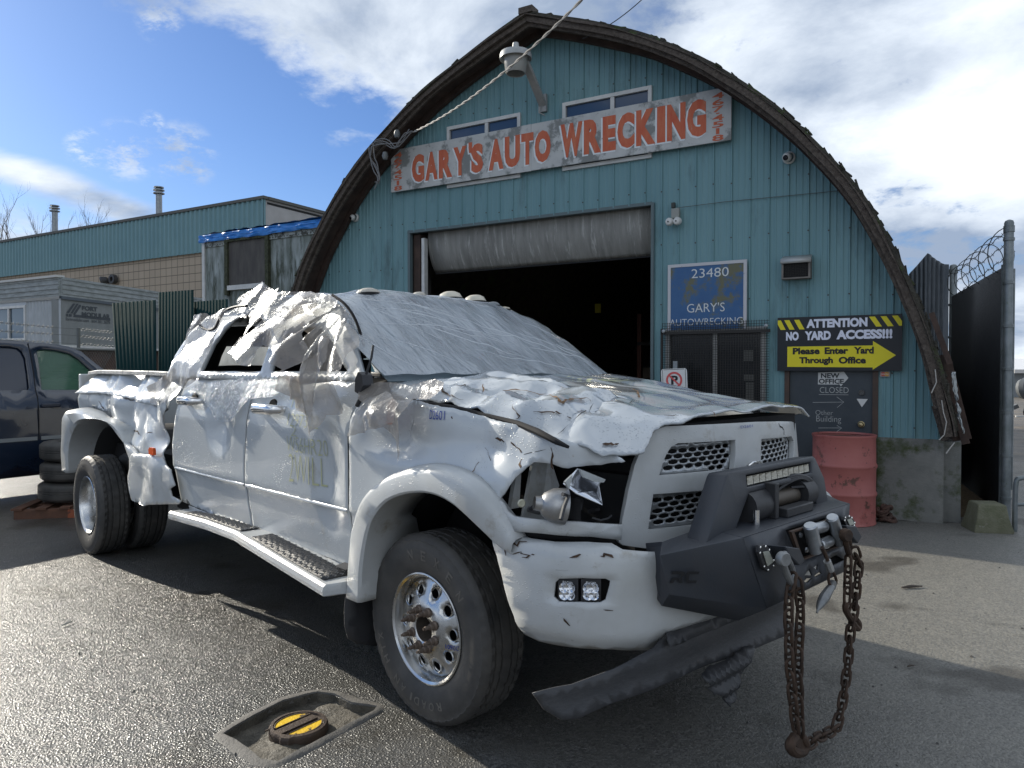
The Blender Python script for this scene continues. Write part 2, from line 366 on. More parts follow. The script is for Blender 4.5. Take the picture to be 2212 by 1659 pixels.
# ================================================================ GROUND
def ground():
    m = bpy.data.materials.new('wet_asphalt'); m.use_nodes = True; nt = m.node_tree; L = nt.links.new
    b = nt.nodes['Principled BSDF']; tc = N(nt, 'ShaderNodeTexCoord'); V = tc.outputs['Object']
    def nz(s, d=6, r=.6, dist=0):
        n = N(nt, 'ShaderNodeTexNoise'); L(V, n.inputs['Vector']); n.inputs['Scale'].default_value = s; n.inputs['Detail'].default_value = d; n.inputs['Roughness'].default_value = r; n.inputs['Distortion'].default_value = dist; return n.outputs[0]
    def mr(x, a, c, lo=0, hi=1):
        n = N(nt, 'ShaderNodeMapRange'); L(x, n.inputs[0]); n.inputs[1].default_value = a; n.inputs[2].default_value = c; n.inputs[3].default_value = lo; n.inputs[4].default_value = hi; return n.outputs[0]
    def ma(op, a, c):
        n = N(nt, 'ShaderNodeMath', operation=op)
        for i, q in enumerate((a, c)):
            if isinstance(q, (int, float)): n.inputs[i].default_value = q
            else: L(q, n.inputs[i])
        return n.outputs[0]
    def mixc(f, a, c):
        n = N(nt, 'ShaderNodeMix', data_type='RGBA'); L(f, n.inputs[0])
        for i, q in ((6, a), (7, c)):
            if isinstance(q, tuple): n.inputs[i].default_value = (*q, 1)
            else: L(q, n.inputs[i])
        return n.outputs[2]
    sp = N(nt, 'ShaderNodeSeparateXYZ'); L(V, sp.inputs[0])
    vo = N(nt, 'ShaderNodeTexVoronoi', feature='F1'); L(V, vo.inputs['Vector']); vo.inputs['Scale'].default_value = 95
    v2 = N(nt, 'ShaderNodeTexVoronoi', feature='F1'); L(V, v2.inputs['Vector']); v2.inputs['Scale'].default_value = 210
    scl = N(nt, 'ShaderNodeSeparateColor'); L(vo.outputs['Color'], scl.inputs[0])
    big = nz(.55, 5, .6, .6); mid = nz(3.2, 6, .65)
    # dustier, drier surface towards the right of the yard; damp on the left
    right = mr(ma('ADD', sp.outputs[0], ma('MULTIPLY', big, 1.5)), .3, 2.6)
    c = mixc(mr(scl.outputs[0], .1, .95), (.024, .024, .024), (.15, .145, .135))
    c = mixc(mr(mid, .38, .7), c, (.075, .072, .064))
    dust = mixc(mr(scl.outputs[1], .0, 1), (.12, .115, .10), (.235, .225, .195))
    c = mixc(ma('MULTIPLY', right, mr(mid, .2, .7, .5, .85)), c, dust)
    oil = nz(1.3, 3, .5, .3)
    c = mixc(mr(oil, .57, .64, 0, .75), c, (.035, .030, .022))
    far = mr(sp.outputs[1], 9.5, 13)
    c = mixc(far, c, mixc(mr(nz(1.1, 8, .7), .4, .6), (.13, .105, .075), (.06, .055, .05)))
    L(c, b.inputs['Base Color'])
    wet = mr(nz(.8, 6, .6, .4), .40, .66)
    L(ma('ADD', ma('MULTIPLY', wet, -.12), ma('ADD', ma('MULTIPLY', right, .24), .40)), b.inputs['Roughness'])
    b.inputs['Specular IOR Level'].default_value = .65
    geo = N(nt, 'ShaderNodeNewGeometry'); vsb = N(nt, 'ShaderNodeVectorMath', operation='SUBTRACT'); L(vo.outputs['Color'], vsb.inputs[0]); vsb.inputs[1].default_value = (.5, .5, .5)
    vsc = N(nt, 'ShaderNodeVectorMath', operation='SCALE'); L(vsb.outputs[0], vsc.inputs[0]); L(ma('ADD', ma('MULTIPLY', right, -.06), .28), vsc.inputs[3])
    vad = N(nt, 'ShaderNodeVectorMath', operation='ADD'); L(geo.outputs['Normal'], vad.inputs[0]); L(vsc.outputs[0], vad.inputs[1])
    vno = N(nt, 'ShaderNodeVectorMath', operation='NORMALIZE'); L(vad.outputs[0], vno.inputs[0])
    h = ma('ADD', ma('MULTIPLY', mr(vo.outputs['Distance'], .0, .6, 1, 0), .7), ma('MULTIPLY', mr(v2.outputs['Distance'], 0, .6, 1, 0), .3))
    h = ma('ADD', h, ma('MULTIPLY', scl.outputs[2], .45))
    bp = N(nt, 'ShaderNodeBump'); L(h, bp.inputs['Height']); bp.inputs['Strength'].default_value = .8; bp.inputs['Distance'].default_value = .005; L(vno.outputs[0], bp.inputs['Normal'])
    bp2 = N(nt, 'ShaderNodeBump'); L(nz(4, 6, .6), bp2.inputs['Height']); bp2.inputs['Strength'].default_value = .6; bp2.inputs['Distance'].default_value = .02; L(bp.outputs[0], bp2.inputs['Normal'])
    L(bp2.outputs[0], b.inputs['Normal'])
    # the pavement is one sheet with a sunken rectangle cut in it
    g = MB()
    rec = REC
    xs = [-900, -60, -12, -6, -3, -1.5, 0, 1.5, 3, 6, 12, 60, 900]; ys = [-60, -6, -1, 1, 2, 2.6, 3.2, 4, 5, 6.5, 8, 10, 14, 20, 40, 90, 2500]
    outer = [(-3, .5), (3, .5), (3, 5), (-3, 5)]
    sheet(outer, lambda x, y: Vector((x, y, 0)), .5, holes=[dens(rec, .05, .006, 3)], mb=g)
    A = 1500
    big_ = [(-A, -A), (A, -A), (A, A), (-A, A)]
    sheet(big_, lambda x, y: Vector((x, y, 0)), 400, holes=[outer], mb=g, inner=False)
    # small undulation is left to the bump; pit of the sunken rectangle
    pit = MB(); rr = dens(rec, .05, .006, 3); n = len(rr)
    vs = [Vector((x, y, 0)) for x, y in rr]+[Vector((x*1, y*1, -.10)) for x, y in rr]
    pit.add(vs, [(i, (i+1) % n, n+(i+1) % n, n+i) for i in range(n)])
    pit2 = sheet(rr, lambda x, y: Vector((x, y, -.034+.016*noise.noise(Vector((x*7, y*7, 3)))+.006*noise.noise(Vector((x*40, y*40, 3))))), .02, mb=pit)
    g.build('ground', m, kind='structure', ang=60)
    wm = mat('wet_mud', (.05, .045, .035), .5, col2=(.13, .115, .09), nscale=14, bump=.8, bscale=60, bdist=.01, rough2=.8)
    pit.build('sunken_ground', wm, kind='structure')
z5_ = zz(800, 2100, .47)
REC = [tuple(on(WF, 'z', 0, *z5_(*p))[:2]) for p in [(85, 1390), (330, 1245), (560, 1130), (830, 1060), (960, 1080), (1100, 1150), (1300, 1175), (1270, 1215), (860, 1430), (520, 1610), (380, 1590), (230, 1470)]]
ground()

# ================================================================ HALL
teal = mat('teal_steel', (.108, .222, .248), .5, col2=(.165, .300, .325), nscale=.9, stretch=(1, 1, .25), bump=.15, bscale=9, bdist=.02,
           stains=[((.075, .14, .15), 2.2, .55, .16), ((.15, .16, .135), 6, .66, .1), ((.09, .075, .055), 11, .74, .05)])
wood = mat('weathered_wood', (.045, .034, .028), .9, col2=(.125, .105, .088), nscale=9, stretch=(3, 1, 3), bump=.8, bscale=30, bdist=.012, stains=[((.30, .28, .25), 14, .64, .1), ((.05, .06, .03), 3, .62, .1)])
woodd = mat('dark_timber', (.032, .022, .019), .85, col2=(.075, .048, .038), nscale=6, bump=.5, bscale=22, bdist=.01)
roofm = mat('mossy_roofing', (.035, .033, .028), .95, col2=(.075, .07, .055), nscale=7, bump=1, bscale=22, bdist=.03, stain=(.06, .085, .03), stain_scale=4)
conc = mat('mossy_concrete', (.20, .20, .185), .9, col2=(.11, .115, .11), nscale=4, bump=.6, bscale=40, bdist=.006, stains=[((.28, .28, .26), 9, .6, .15)])
alu = mat('white_aluminium', (.62, .62, .60), .4, col2=(.45, .46, .45), nscale=6)
glassd = mat('dark_window_glass', (.03, .055, .10), .06, spec=.8, coat=.3)
black = mat('black_void', (.012, .013, .014), .8)
galv = mat('galvanised_steel', (.33, .35, .36), .42, metal=.7, col2=(.22, .24, .25), nscale=12, bump=.1, bscale=40)
hw = [(0, 4.66), (.9, 4.60), (1.2, 4.54), (1.78, 4.41), (2.4, 4.19), (3.09, 3.88), (3.58, 3.56), (4.23, 3.02), (4.8, 2.35), (5.15, 1.83), (5.36, 1.46), (5.62, .85), (5.93, 0)]
SC = -4.33
_half = chaikin([(w, z) for z, w in hw], 2)
arc = [(SC+w, z) for w, z in _half]+[(SC-w, z) for w, z in _half[::-1][1:]]     # right foot -> apex -> left foot
def arc_off(r, k=0, wob=0, seed=0):
    o = []; n = len(arc)
    for i in range(n):
        a = Vector(arc[max(0, i-1)]); b = Vector(arc[min(n-1, i+1)]); t = (b-a).normalized(); nn = Vector((t.y, -t.x))
        p = Vector(arc[i]); q = r+(wob*noise.noise(Vector((p.x*1.3+seed, p.y*1.3, seed))) if wob else 0)
        if abs(p.x-SC) < 1e-3: nn = Vector((0, 1))
        o.append((p+nn*q))
    return o
WALLR = -.06
def ztop(s):
    pts = arc_off(WALLR-.03); w = abs(s-SC); best = 0
    tab = sorted([(abs(p.x-SC), p.y) for p in pts[:len(_half)]])
    return lerpt(tab, w)
hall = thing('arched_hall', 'teal metal-clad workshop hall with a pointed arched roof and open roller door', 'building', FF, (SC, 0, 0))
OPEN = [(-6.46, -2.86, -1, 3.49), (-1.33, -.45, -1, 2.06), (-5.8, -4.64, 4.03, 4.87), (-4.03, -2.86, 4.03, 4.88), (-2.66, -1.56, .9, 1.98)]
def cladding():
    g = MB(FF); brk = set(); per = .2025; s0 = SC-4.5; s = s0
    prof = []
    while s < SC+4.62:
        for (a, h) in ((0, 0), (.009, -.017), (.021, -.017), (.030, 0), (.066, 0), (.074, -.005), (.088, -.005), (.096, 0), (.134, 0), (.142, -.005), (.156, -.005), (.164, 0)): prof.append((s+a, h))
        s += per
    def y(s): return lerpt(prof, s)
    ed = sorted({p for p, _ in prof} | {o[0] for o in OPEN} | {o[1] for o in OPEN})
    for a, b in zip(ed, ed[1:]):
        if b-a < 1e-4: continue
        mid = (a+b)/2; zt0, zt1 = ztop(a), ztop(b); lo = .83 if mid > -.46 else .45
        cuts = sorted([(o[2], o[3]) for o in OPEN if o[0] < mid < o[1]]); z = lo; iv = []
        for c0, c1 in cuts:
            if c0 > z: iv.append((z, c0))
            z = max(z, c1)
        iv.append((z, None))
        for (q0, q1) in iv:
            t0 = zt0 if q1 is None else q1; t1 = zt1 if q1 is None else q1
            if min(t0, t1) <= q0: continue
            k = 3 if q1 is None else 1
            for i in range(k):
                f0 = i/k; f1 = (i+1)/k
                g.add([(a, y(a+1e-6), q0+(t0-q0)*f0), (b, y(b-1e-6), q0+(t1-q0)*f0), (b, y(b-1e-6), q0+(t1-q0)*f1), (a, y(a+1e-6), q0+(t0-q0)*f1)], [(0, 1, 2, 3)])
    g.build('wall_cladding', teal, hall, ang=20)
    # screw heads and the lapped joint between upper and lower sheets
    g = MB(FF)
    for z in (5.0, 3.62, 3.0, 2.3, 1.5, .95):
        s = s0+.015
        while s < SC+4.6:
            if ztop(s) > z+.08 and not any(o[0]-.02 < s < o[1]+.02 and o[2] < z < o[3] for o in OPEN) and not (z < .83): g.lathe([(0, -.022), (.009, -.022), (.009, -.016)], (s, 0, z+rnd.uniform(-.02, .02)), (0, 1, 0), 6)
            s += per
    g.build('screws', mat('rusty_screw', (.06, .05, .045), .7), hall)
cladding()
def sweep(r0, r1, y0, y1, wob=0, seed=0, i0=0, i1=None, slopey=0):
    a = arc_off(r0, wob=wob, seed=seed); b = arc_off(r1, wob=wob, seed=seed+.4); i1 = i1 or len(a); g = MB(FF); vs = []; fs = []
    for i in range(i0, i1):
        yy = wob*1.2*noise.noise(Vector((a[i].x, a[i].y, seed+9)))
        vs += [(a[i].x, y0+yy, a[i].y), (b[i].x, y0+yy, b[i].y), (b[i].x, y1+yy, b[i].y), (a[i].x, y1+yy, a[i].y)]
    for i in range(i1-i0-1):
        for j in range(4): fs.append((i*4+j, (i+1)*4+j, (i+1)*4+(j+1) % 4, i*4+(j+1) % 4))
    fs += [(0, 1, 2, 3), ((i1-i0-1)*4+3, (i1-i0-1)*4+2, (i1-i0-1)*4+1, (i1-i0-1)*4)]
    return g.add(vs, fs)
na = len(arc); i_lo = next(i for i in range(na) if arc[i][1] > .84); i_hi = na-i_lo
sweep(-.045, 0, -.44, 15, .02, 1, i_lo, i_hi).build('roof', roofm, hall, ang=50)
sweep(-.045, -.035, -.46, -.40, .03, 4, i_lo, i_hi).build('drip_board', wood, hall, ang=50)
sweep(-.115, -.048, -.43, -.385, .018, 2, i_lo, i_hi).build('fascia_board', wood, hall, ang=50)
sweep(-.15, -.10, -.375, -.34, .015, 3, i_lo+3, i_hi).build('fascia_board', wood, hall, ang=50)
sweep(-.15, -.06, -.10, -.03, .01, 5, i_lo, i_hi).build('arch_rib', woodd, hall, ang=50)
sweep(-.085, -.055, -.37, -.11, .0, 6, i_lo, i_hi).build('soffit', woodd, hall, ang=50)
# ragged shingle tufts on the roof edge
g = MB(FF); pts = arc_off(.0)
for i in range(i_lo, i_hi-1):
    for k in range(2):
        p = pts[i].lerp(pts[i+1], rnd.random()); h = rnd.uniform(.003, .013); w = rnd.uniform(.02, .07)
        t = (pts[i+1]-pts[i]).normalized(); y = rnd.uniform(-.46, -.2)
        g.box((-w, 0, -.01), (w, .06, h), Matrix.Translation((p.x, y, p.y)) @ Matrix.Rotation(-math.atan2(t.y, t.x), 4, 'Y') @ Matrix.Rotation(rnd.uniform(-.3, .3), 4, 'Y'))
g.build('ragged_shingles', roofm, hall)['kind'] = 'stuff'
# ridge cap
MB(FF).box((SC-.09, -.47, 5.9), (SC+.10, -.30, 5.975)).build('ridge_cap', wood, hall)
# concrete stem wall with moss
mossc = mat('plinth_concrete', (.22, .22, .205), .92, col2=(.12, .125, .12), nscale=3.5, bump=.7, bscale=35, bdist=.008, stains=[((.30, .30, .28), 11, .62, .12), ((.045, .060, .018), 2.2, .50, .12), ((.16, .14, .02), 5, .70, .05)])
g = MB(FF); g.box((-.45, -.02, -.1), (.15, .2, .83)); g.box((-2.86, .012, -.1), (-1.33, .2, .6)); g.box((-8.9, .012, -.1), (-6.46, .2, .6)); g.box((.15, .1, -.1), (.3, 14, .8))
g.build('plinth', mossc, hall)
# back and inside
dk = mat('dark_interior', (.05, .045, .04), .9, col2=(.025, .025, .025), nscale=2)  # dark brown with near-black mottling for the hall's inner surfaces
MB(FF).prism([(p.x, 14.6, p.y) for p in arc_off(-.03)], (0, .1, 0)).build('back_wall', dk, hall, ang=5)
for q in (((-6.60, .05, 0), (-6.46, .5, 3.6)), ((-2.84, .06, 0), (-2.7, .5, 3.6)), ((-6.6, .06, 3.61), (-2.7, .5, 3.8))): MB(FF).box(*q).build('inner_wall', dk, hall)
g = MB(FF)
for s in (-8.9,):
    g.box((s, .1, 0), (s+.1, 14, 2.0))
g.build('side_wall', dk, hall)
g = MB(FF); g.box((-6.50, -.012, 0), (-6.46, .06, 3.52)); g.box((-2.865, -.03, 0), (-2.83, .05, 3.5)); g.box((-6.5, -.016, 3.475), (-2.86, .06, 3.515)); g.build('door_trim', mat('dull_trim', (.10, .14, .15), .6), hall)
g = MB(FF); g.box((-6.44, .06, 0), (-6.33, .22, 3.46)); g.build('door_jamb', woodd, hall)
g = MB(FF); g.box((-6.30, .05, 0), (-6.25, .13, 3.40)); g.build('door_track', alu, hall)
# roller door, pulled up to its curled lower edge
rd = mat('grey_door_panel', (.30, .30, .28), .7, col2=(.18, .18, .17), nscale=3, stretch=(5, 1, .6), bump=.3, bscale=30, bdist=.01, stains=[((.42, .42, .40), 4, .55, .12), ((.11, .11, .10), 7, .66, .06)])
g = MB(FF)
def fd(u, v):
    z = 3.50-.56*v; return Vector((-6.24+3.38*u, .14+.17*v**3-.03*math.sin(v*9.4)*0, z))
g.grid(fd, 12, 14); g.build('roller_door', rd, hall, thick=.03)
MB(FF).box((-6.24, .30, 2.91), (-2.87, .35, 2.95)).build('door_seal', black, hall)
# windows
def win(s0, s1, z0, z1, div):
    g = MB(FF); w = .045
    g.box((s0, -.035, z0), (s0+w, .04, z1)); g.box((s1-w, -.035, z0), (s1, .04, z1)); g.box((s0+w, -.035, z0), (s1-w, .04, z0+w)); g.box((s0+w, -.035, z1-w), (s1-w, .04, z1)); g.box((div-.025, -.028, z0+w), (div+.025, .03, z1-w))
    o = g.build('window', alu, hall)
    for a, b in ((s0+w, div-.025), (div+.025, s1-w)): MB(FF).box((a, 0, z0+w), (b, .012, z1-w)).build('pane', glassd, o)
win(-5.8, -4.64, 4.03, 4.87, -5.16); win(-4.03, -2.86, 4.03, 4.88, -3.36)
# barred office window
g = MB(FF); s0, s1, z0, z1 = -2.68, -1.55, .9, 2.0
for a, b in (((s0, z0), (s0+.05, z1)), ((s1-.05, z0), (s1, z1)), ((s0+.05, z1-.05), (s1-.05, z1)), ((s0+.05, z0), (s1-.05, z0+.05)), ((-2.13, z0+.05), (-2.08, z1-.05))): g.box((a[0], -.03, a[1]), (b[0], .05, b[1]))
wf = g.build('window', mat('grimy_white_frame', (.42, .42, .40), .6, col2=(.25, .25, .24), nscale=8), hall)
MB(FF).box((s0+.05, .01, z0+.05), (s1-.05, .02, z1-.05)).build('pane', mat('dirty_black_glass', (.02, .022, .025), .15), wf)
g = MB(FF)
for (a, b, c, d) in ((-1.74, 1.62, .1, .12), (-1.72, 1.18, .09, .2), (-1.73, 1.40, .11, .07)): g.box((a-c/2, .004, b), (a+c/2, .009, b+d))
g.build('window_notice', mat('dim_notice', (.12, .12, .11), .6), wf)
g = MB(FF)
x = -2.70
while x < -1.50: g.box((x, -.088, .88), (x+.0045, -.083, 2.07)); x += .028
z = .88
while z < 2.07: g.box((-2.70, -.083, z), (-1.50, -.078, z+.0045)); z += .028
g.box((-2.72, -.095, 1.93), (-1.49, -.07, 1.965)); g.box((-2.72, -.095, .88), (-2.695, -.07, 2.0))
bar = thing('window_guard', 'black woven wire guard bolted over the office window', 'window guard', FF, (-2.1, -.08, .88))
g.build('wire_mesh', mat('black_wire', (.02, .018, .016), .6), bar)
g = MB(FF)
for p in ((-1.53, 2.0), (-2.68, 1.97)): g.lathe([(0, -.03), (.02, -.025), (.022, 0)], (p[0], -.09, p[1]), (0, 1, 0), 10)
g.build('bolt', galv, bar)
# office door
doorm = mat('slate_door', (.035, .045, .055), .45, col2=(.05, .06, .07), nscale=5, bump=.1, bscale=20, stains=[((.09, .095, .095), 6, .66, .1)])
door = MB(FF).box((-1.30, .015, .01), (-.49, .06, 2.02)).build('door', doorm, hall)
g = MB(FF); g.box((-1.35, -.02, 0), (-1.302, .08, 2.07)); g.box((-.488, -.02, 0), (-.435, .08, 2.07)); g.box((-1.302, -.02, 2.022), (-.488, .08, 2.07)); g.build('door_frame', mat('brown_frame', (.09, .055, .04), .7, col2=(.05, .04, .035), nscale=9), hall)
kn = FP(1860, 917); g = MB(FF); g.lathe([(.0, -.075), (.022, -.072), (.03, -.055), (.024, -.035), (.012, -.028), (.012, -.008), (.034, -.006), (.034, .0)], (kn.x, .015, kn.z), (0, 1, 0), 20); g.build('door_knob', mat('brass', (.45, .36, .2), .3, metal=.9), door)
c_ = FP(1861, 848); g = MB(FF); g.lathe([(.0, -.012), (.018, -.012), (.02, -.02), (.028, -.02), (.03, 0)], (c_.x, .015, c_.z), (0, 1, 0), 20); g.build('deadbolt', mat('dull_steel', (.10, .10, .10), .4, metal=.6), door)
white = mat('white_sticker', (.62, .62, .60), .6); chalk = mat('chalk', (.42, .43, .42), .9)
def stroke(g, pts, r=.004, y=.011):
    g.tube([FP(*p)+Vector((0, y-0, 0)) for p in pts], r, 4)
a2 = zz(2400, 900, .4521)
g = MB(FF); g.prism([(FP(*a2(*p)).x, .015, FP(*a2(*p)).z) for p in [(1797, 1318), (1890, 1320), (1840, 1388)]], (0, -.003, 0)); g.build('triangle_sticker', white, door)
g = MB(FF); g.prism([(FP(*a2(*p)).x, .015, FP(*a2(*p)).z) for p in [(1477, 1100), (1690, 1092), (1728, 1145), (1665, 1215), (1655, 1200), (1475, 1198)]], (0, -.003, 0)); st = g.build('arrow_sticker', mat('cracked_label', (.55, .56, .55), .7, stain=(.1, .1, .1), stain_scale=28, stain_thr=.62, stain_w=.03), door)
def sf(y): return lambda u, v, l=0: Vector((u, y-l, v))
g = MB(FF)
def wtext(g, s, p0, p1, y, conv=a2, **k):
    A = FP(*conv(*p0)); B = FP(*conv(*p1)); put_text(g, s, sf(y), A.x, A.z, B.x-A.x, B.z-A.z, 0, **k)
wtext(g, 'NEW', (1500, 1145), (1655, 1105), .009, bold=.03); wtext(g, 'OFFICE', (1482, 1192), (1690, 1152), .009, bold=.03)
g.build('sticker_lettering', mat('sticker_ink', (.03, .035, .04), .6), st)
g = MB(FF); wtext(g, 'CLOSED', (1490, 1268), (1730, 1222), .0125, bold=-.012)
for pl in ([(1483, 1282), (1728, 1285)], [(1432, 1348), (1688, 1345)], [(1632, 1302), (1690, 1345), (1635, 1390)], [(1478, 1560), (1672, 1560)], [(1632, 1540), (1673, 1560), (1630, 1592)]): g.tube([FP(*a2(*p))*1+Vector((0, .014, 0)) for p in pl], .0028, 4)
wtext(g, 'Other', (1455, 1450), (1600, 1415), .0125, bold=-.015); wtext(g, 'Building', (1462, 1522), (1668, 1462), .0125, bold=-.015)
g.build('chalk_writing', chalk, door)
# ---------------------------------------------------------------- signs on the wall
sg = zz(1400, 200, .6555)
def plate(s0, s1, z0, z1, y0, y1): return MB(FF).box((s0, y0, z0), (s1, y1, z1))
board = thing('name_board', 'long weathered white board with big red hand-painted letters across the gable', 'sign', FF, (-4.3, -.07, 4.08))
bm_ = mat('peeling_white_board', (.50, .51, .50), .75, col2=(.40, .41, .41), nscale=5, bump=.3, bscale=50, bdist=.004, stains=[((.20, .21, .205), 2.4, .50, .06), ((.13, .13, .125), 16, .66, .04)])
plate(-6.74, -4.45, 4.075, 4.672, -.085, -.06).build('panel', bm_, board); plate(-4.447, -1.92, 4.078, 4.67, -.085, -.06).build('panel', bm_, board)
red = mat('faded_red_paint', (.46, .085, .04), .7, col2=(.52, .16, .08), nscale=9, stretch=(2, 1, .5), stains=[((.42, .30, .24), 20, .64, .05), ((.2, .2, .2), 6, .72, .03)])
wsh = mat('white_letter_edge', (.66, .70, .72), .7, stain=(.25, .26, .26), stain_scale=14, stain_thr=.62)
gr = MB(FF); gw = MB(FF)
# each word is lettered glyph by glyph, heights following the board
def word(s, xa, xb, zt, zb, gap=.018):
    wd = {'I': .5, "'": .3, 'W': 1.35, 'R': 1.05, 'E': .8, 'T': .8, 'S': .92, 'K': 1.08}
    tot = sum(wd.get(c, 1) for c in s); A = FP(*sg(xa, 500)).x; B = FP(*sg(xb, 500)).x; x = A; unit = (B-A)/tot
    for c in s:
        w = unit*wd.get(c, 1)-gap
        z0, z1 = (zb, zt) if c != "'" else (zt-.12, zt+.02)
        put_text(gr, c, sf(-.0885), x, z0, w, z1-z0, 0, bold=.06, ext=.0)
        put_text(gw, c, sf(-.0868), x-.022, z0-.018, w+.014, z1-z0+.01, 0, bold=.07, ext=.0)
        x += w+gap
word('GARY', 242, 560, 4.55, 4.16); word("'", 565, 592, 4.56, 4.2); word('S', 580, 655, 4.55, 4.16); word('AUTO', 680, 1040, 4.565, 4.16); word('WRECKING', 1088, 1925, 4.59, 4.17)
for (x0, x1) in ((140, 186), (1950, 2016)):
    A = FP(*sg(x0, 500)).x; B = FP(*sg(x1, 400)).x; z = 4.625
    for c in '467-4518':
        h = .066 if c != '-' else .012
        put_text(gr, c, sf(-.0875), A+(.0 if c not in '-1' else (B-A)*.33), z-h, (B-A) if c not in '-1' else (B-A)*.3, h, 0, bold=.02); z -= h+.009
gr.build('red_lettering', red, board); gw.build('white_letter_shadow', wsh, board)
blue = thing('address_board', 'faded blue square board with hand-painted street number above the barred window', 'sign', FF, (-2.2, -.04, 1.98))
plate(-2.64, -1.76, 1.985, 2.735, -.045, -.03).build('panel', mat('faded_blue_paint', (.035, .10, .24), .6, col2=(.05, .13, .27), nscale=4, bump=.2, bscale=30, stains=[((.13, .13, .08), 1.9, .50, .06), ((.02, .03, .05), 12, .68, .04)]), blue)
g = MB(FF)
for q in (((-2.65, -.05, 1.98), (-2.615, -.025, 2.745)), ((-1.785, -.05, 1.98), (-1.75, -.025, 2.745)), ((-2.615, -.05, 2.71), (-1.785, -.025, 2.745))): g.box(*q)
g.build('edge_trim', mat('chipped_white_trim', (.5, .5, .52), .6, stain=(.04, .04, .04), stain_scale=14, stain_thr=.64, stain_w=.03), blue)
g = MB(FF)
for s_, p0, p1 in (('23480', (437, 322), (745, 226)), ("GARY'S", (400, 606), (712, 518)), ('AUTOWRECKING', (258, 716), (860, 640))): wtext(g, s_, p0, p1, -.0475, bold=-.005)
g.build('white_lettering', mat('sign_white', (.62, .64, .64), .7, stain=(.1, .14, .2), stain_scale=20, stain_thr=.66), blue)
att = thing('notice_board', 'black and yellow attention sign with a yellow arrow above the office door', 'sign', FF, (-.82, -.05, 1.51))
plate(-1.42, -.222, 1.51, 2.085, -.05, -.035).build('panel', mat('sign_black', (.012, .014, .018), .4), att)
yel = mat('sign_yellow', (.72, .62, .02), .5); U = lambda u: -1.42+1.198*u; Vv = lambda v: 1.51+.575*v
g = MB(FF)
def pz(g, pts, y=-.0525): g.prism([(U(u), y, Vv(v)) for u, v in pts], (0, .002, 0))
for u in (.002, .058, .142): pz(g, [(u, .95), (u+.043 if u > .01 else u+.03, .95), (u+.088 if u > .01 else u+.066, .77), (u+.045 if u > .01 else u+.022, .77)] if u > .01 else [(u, .95), (.028, .95), (.07, .77), (.027, .77), (u, .87)])
for u in (.748, .836, .922):
    if u < .9: pz(g, [(u, .965), (u+.045, .965), (u+.1, .785), (u+.055, .785)])
    else: pz(g, [(u, .97), (u+.045, .97), (.998, .87), (.998, .79), (u+.055, .79)])
pz(g, [(.086, .075), (.78, .06), (.78, .02), (.955, .275), (.78, .53), (.78, .452), (.086, .452)])
g.build('yellow_arrow', yel, att)
g = MB(FF)
put_text(g, 'ATTENTION', sf(-.0525), U(.246), Vv(.79), 1.198*.49, .575*.165, bold=.055); put_text(g, 'NO', sf(-.0525), U(.074), Vv(.565), 1.198*.108, .575*.165, bold=.055)
put_text(g, 'YARD', sf(-.0525), U(.232), Vv(.567), 1.198*.215, .575*.165, bold=.055); put_text(g, 'ACCESS!!!', sf(-.0525), U(.492), Vv(.57), 1.198*.435, .575*.17, bold=.055)
g.build('white_lettering', mat('sign_lilac_white', (.70, .72, .82), .5), att)
g = MB(FF)
put_text(g, 'Please', sf(-.0555), U(.133), Vv(.305), 1.198*.225, .575*.125, bold=.045); put_text(g, 'Enter', sf(-.0555), U(.398), Vv(.305), 1.198*.19, .575*.125, bold=.045); put_text(g, 'Yard', sf(-.0555), U(.632), Vv(.305), 1.198*.155, .575*.125, bold=.045)
put_text(g, 'Through', sf(-.0555), U(.188), Vv(.105), 1.198*.278, .575*.15, bold=.045); put_text(g, 'Office', sf(-.0555), U(.512), Vv(.13), 1.198*.215, .575*.125, bold=.045)
g.build('black_lettering', mat('sign_ink', (.012, .012, .015), .5), att)
# card sticker by the door
mc = FP(1912, 808); pc = thing('card_sticker', 'small payment card sticker with two overlapping discs beside the office door', 'sticker', FF, (mc.x, -.02, mc.z-.02))
MB(FF).box((mc.x-.045, -.021, mc.z-.028), (mc.x+.045, -.018, mc.z+.028)).build('backing', mat('sticker_grey', (.28, .26, .27), .5), pc)
for dx, c in ((-.017, (.45, .09, .06)), (.017, (.50, .26, .05))):
    MB(FF).lathe([(0, 0), (.023, 0), (.023, .001)], (mc.x+dx, -.0225-(dx > 0)*.001, mc.z), (0, 1, 0), 20).build('disc', mat('disc%d' % (dx > 0), c, .5), pc)
g = MB(FF); put_text(g, 'MasterCard', sf(-.0245), mc.x-.037, mc.z-.005, .074, .011, bold=.02); g.build('lettering', mat('sticker_text', (.6, .6, .6), .5), pc)
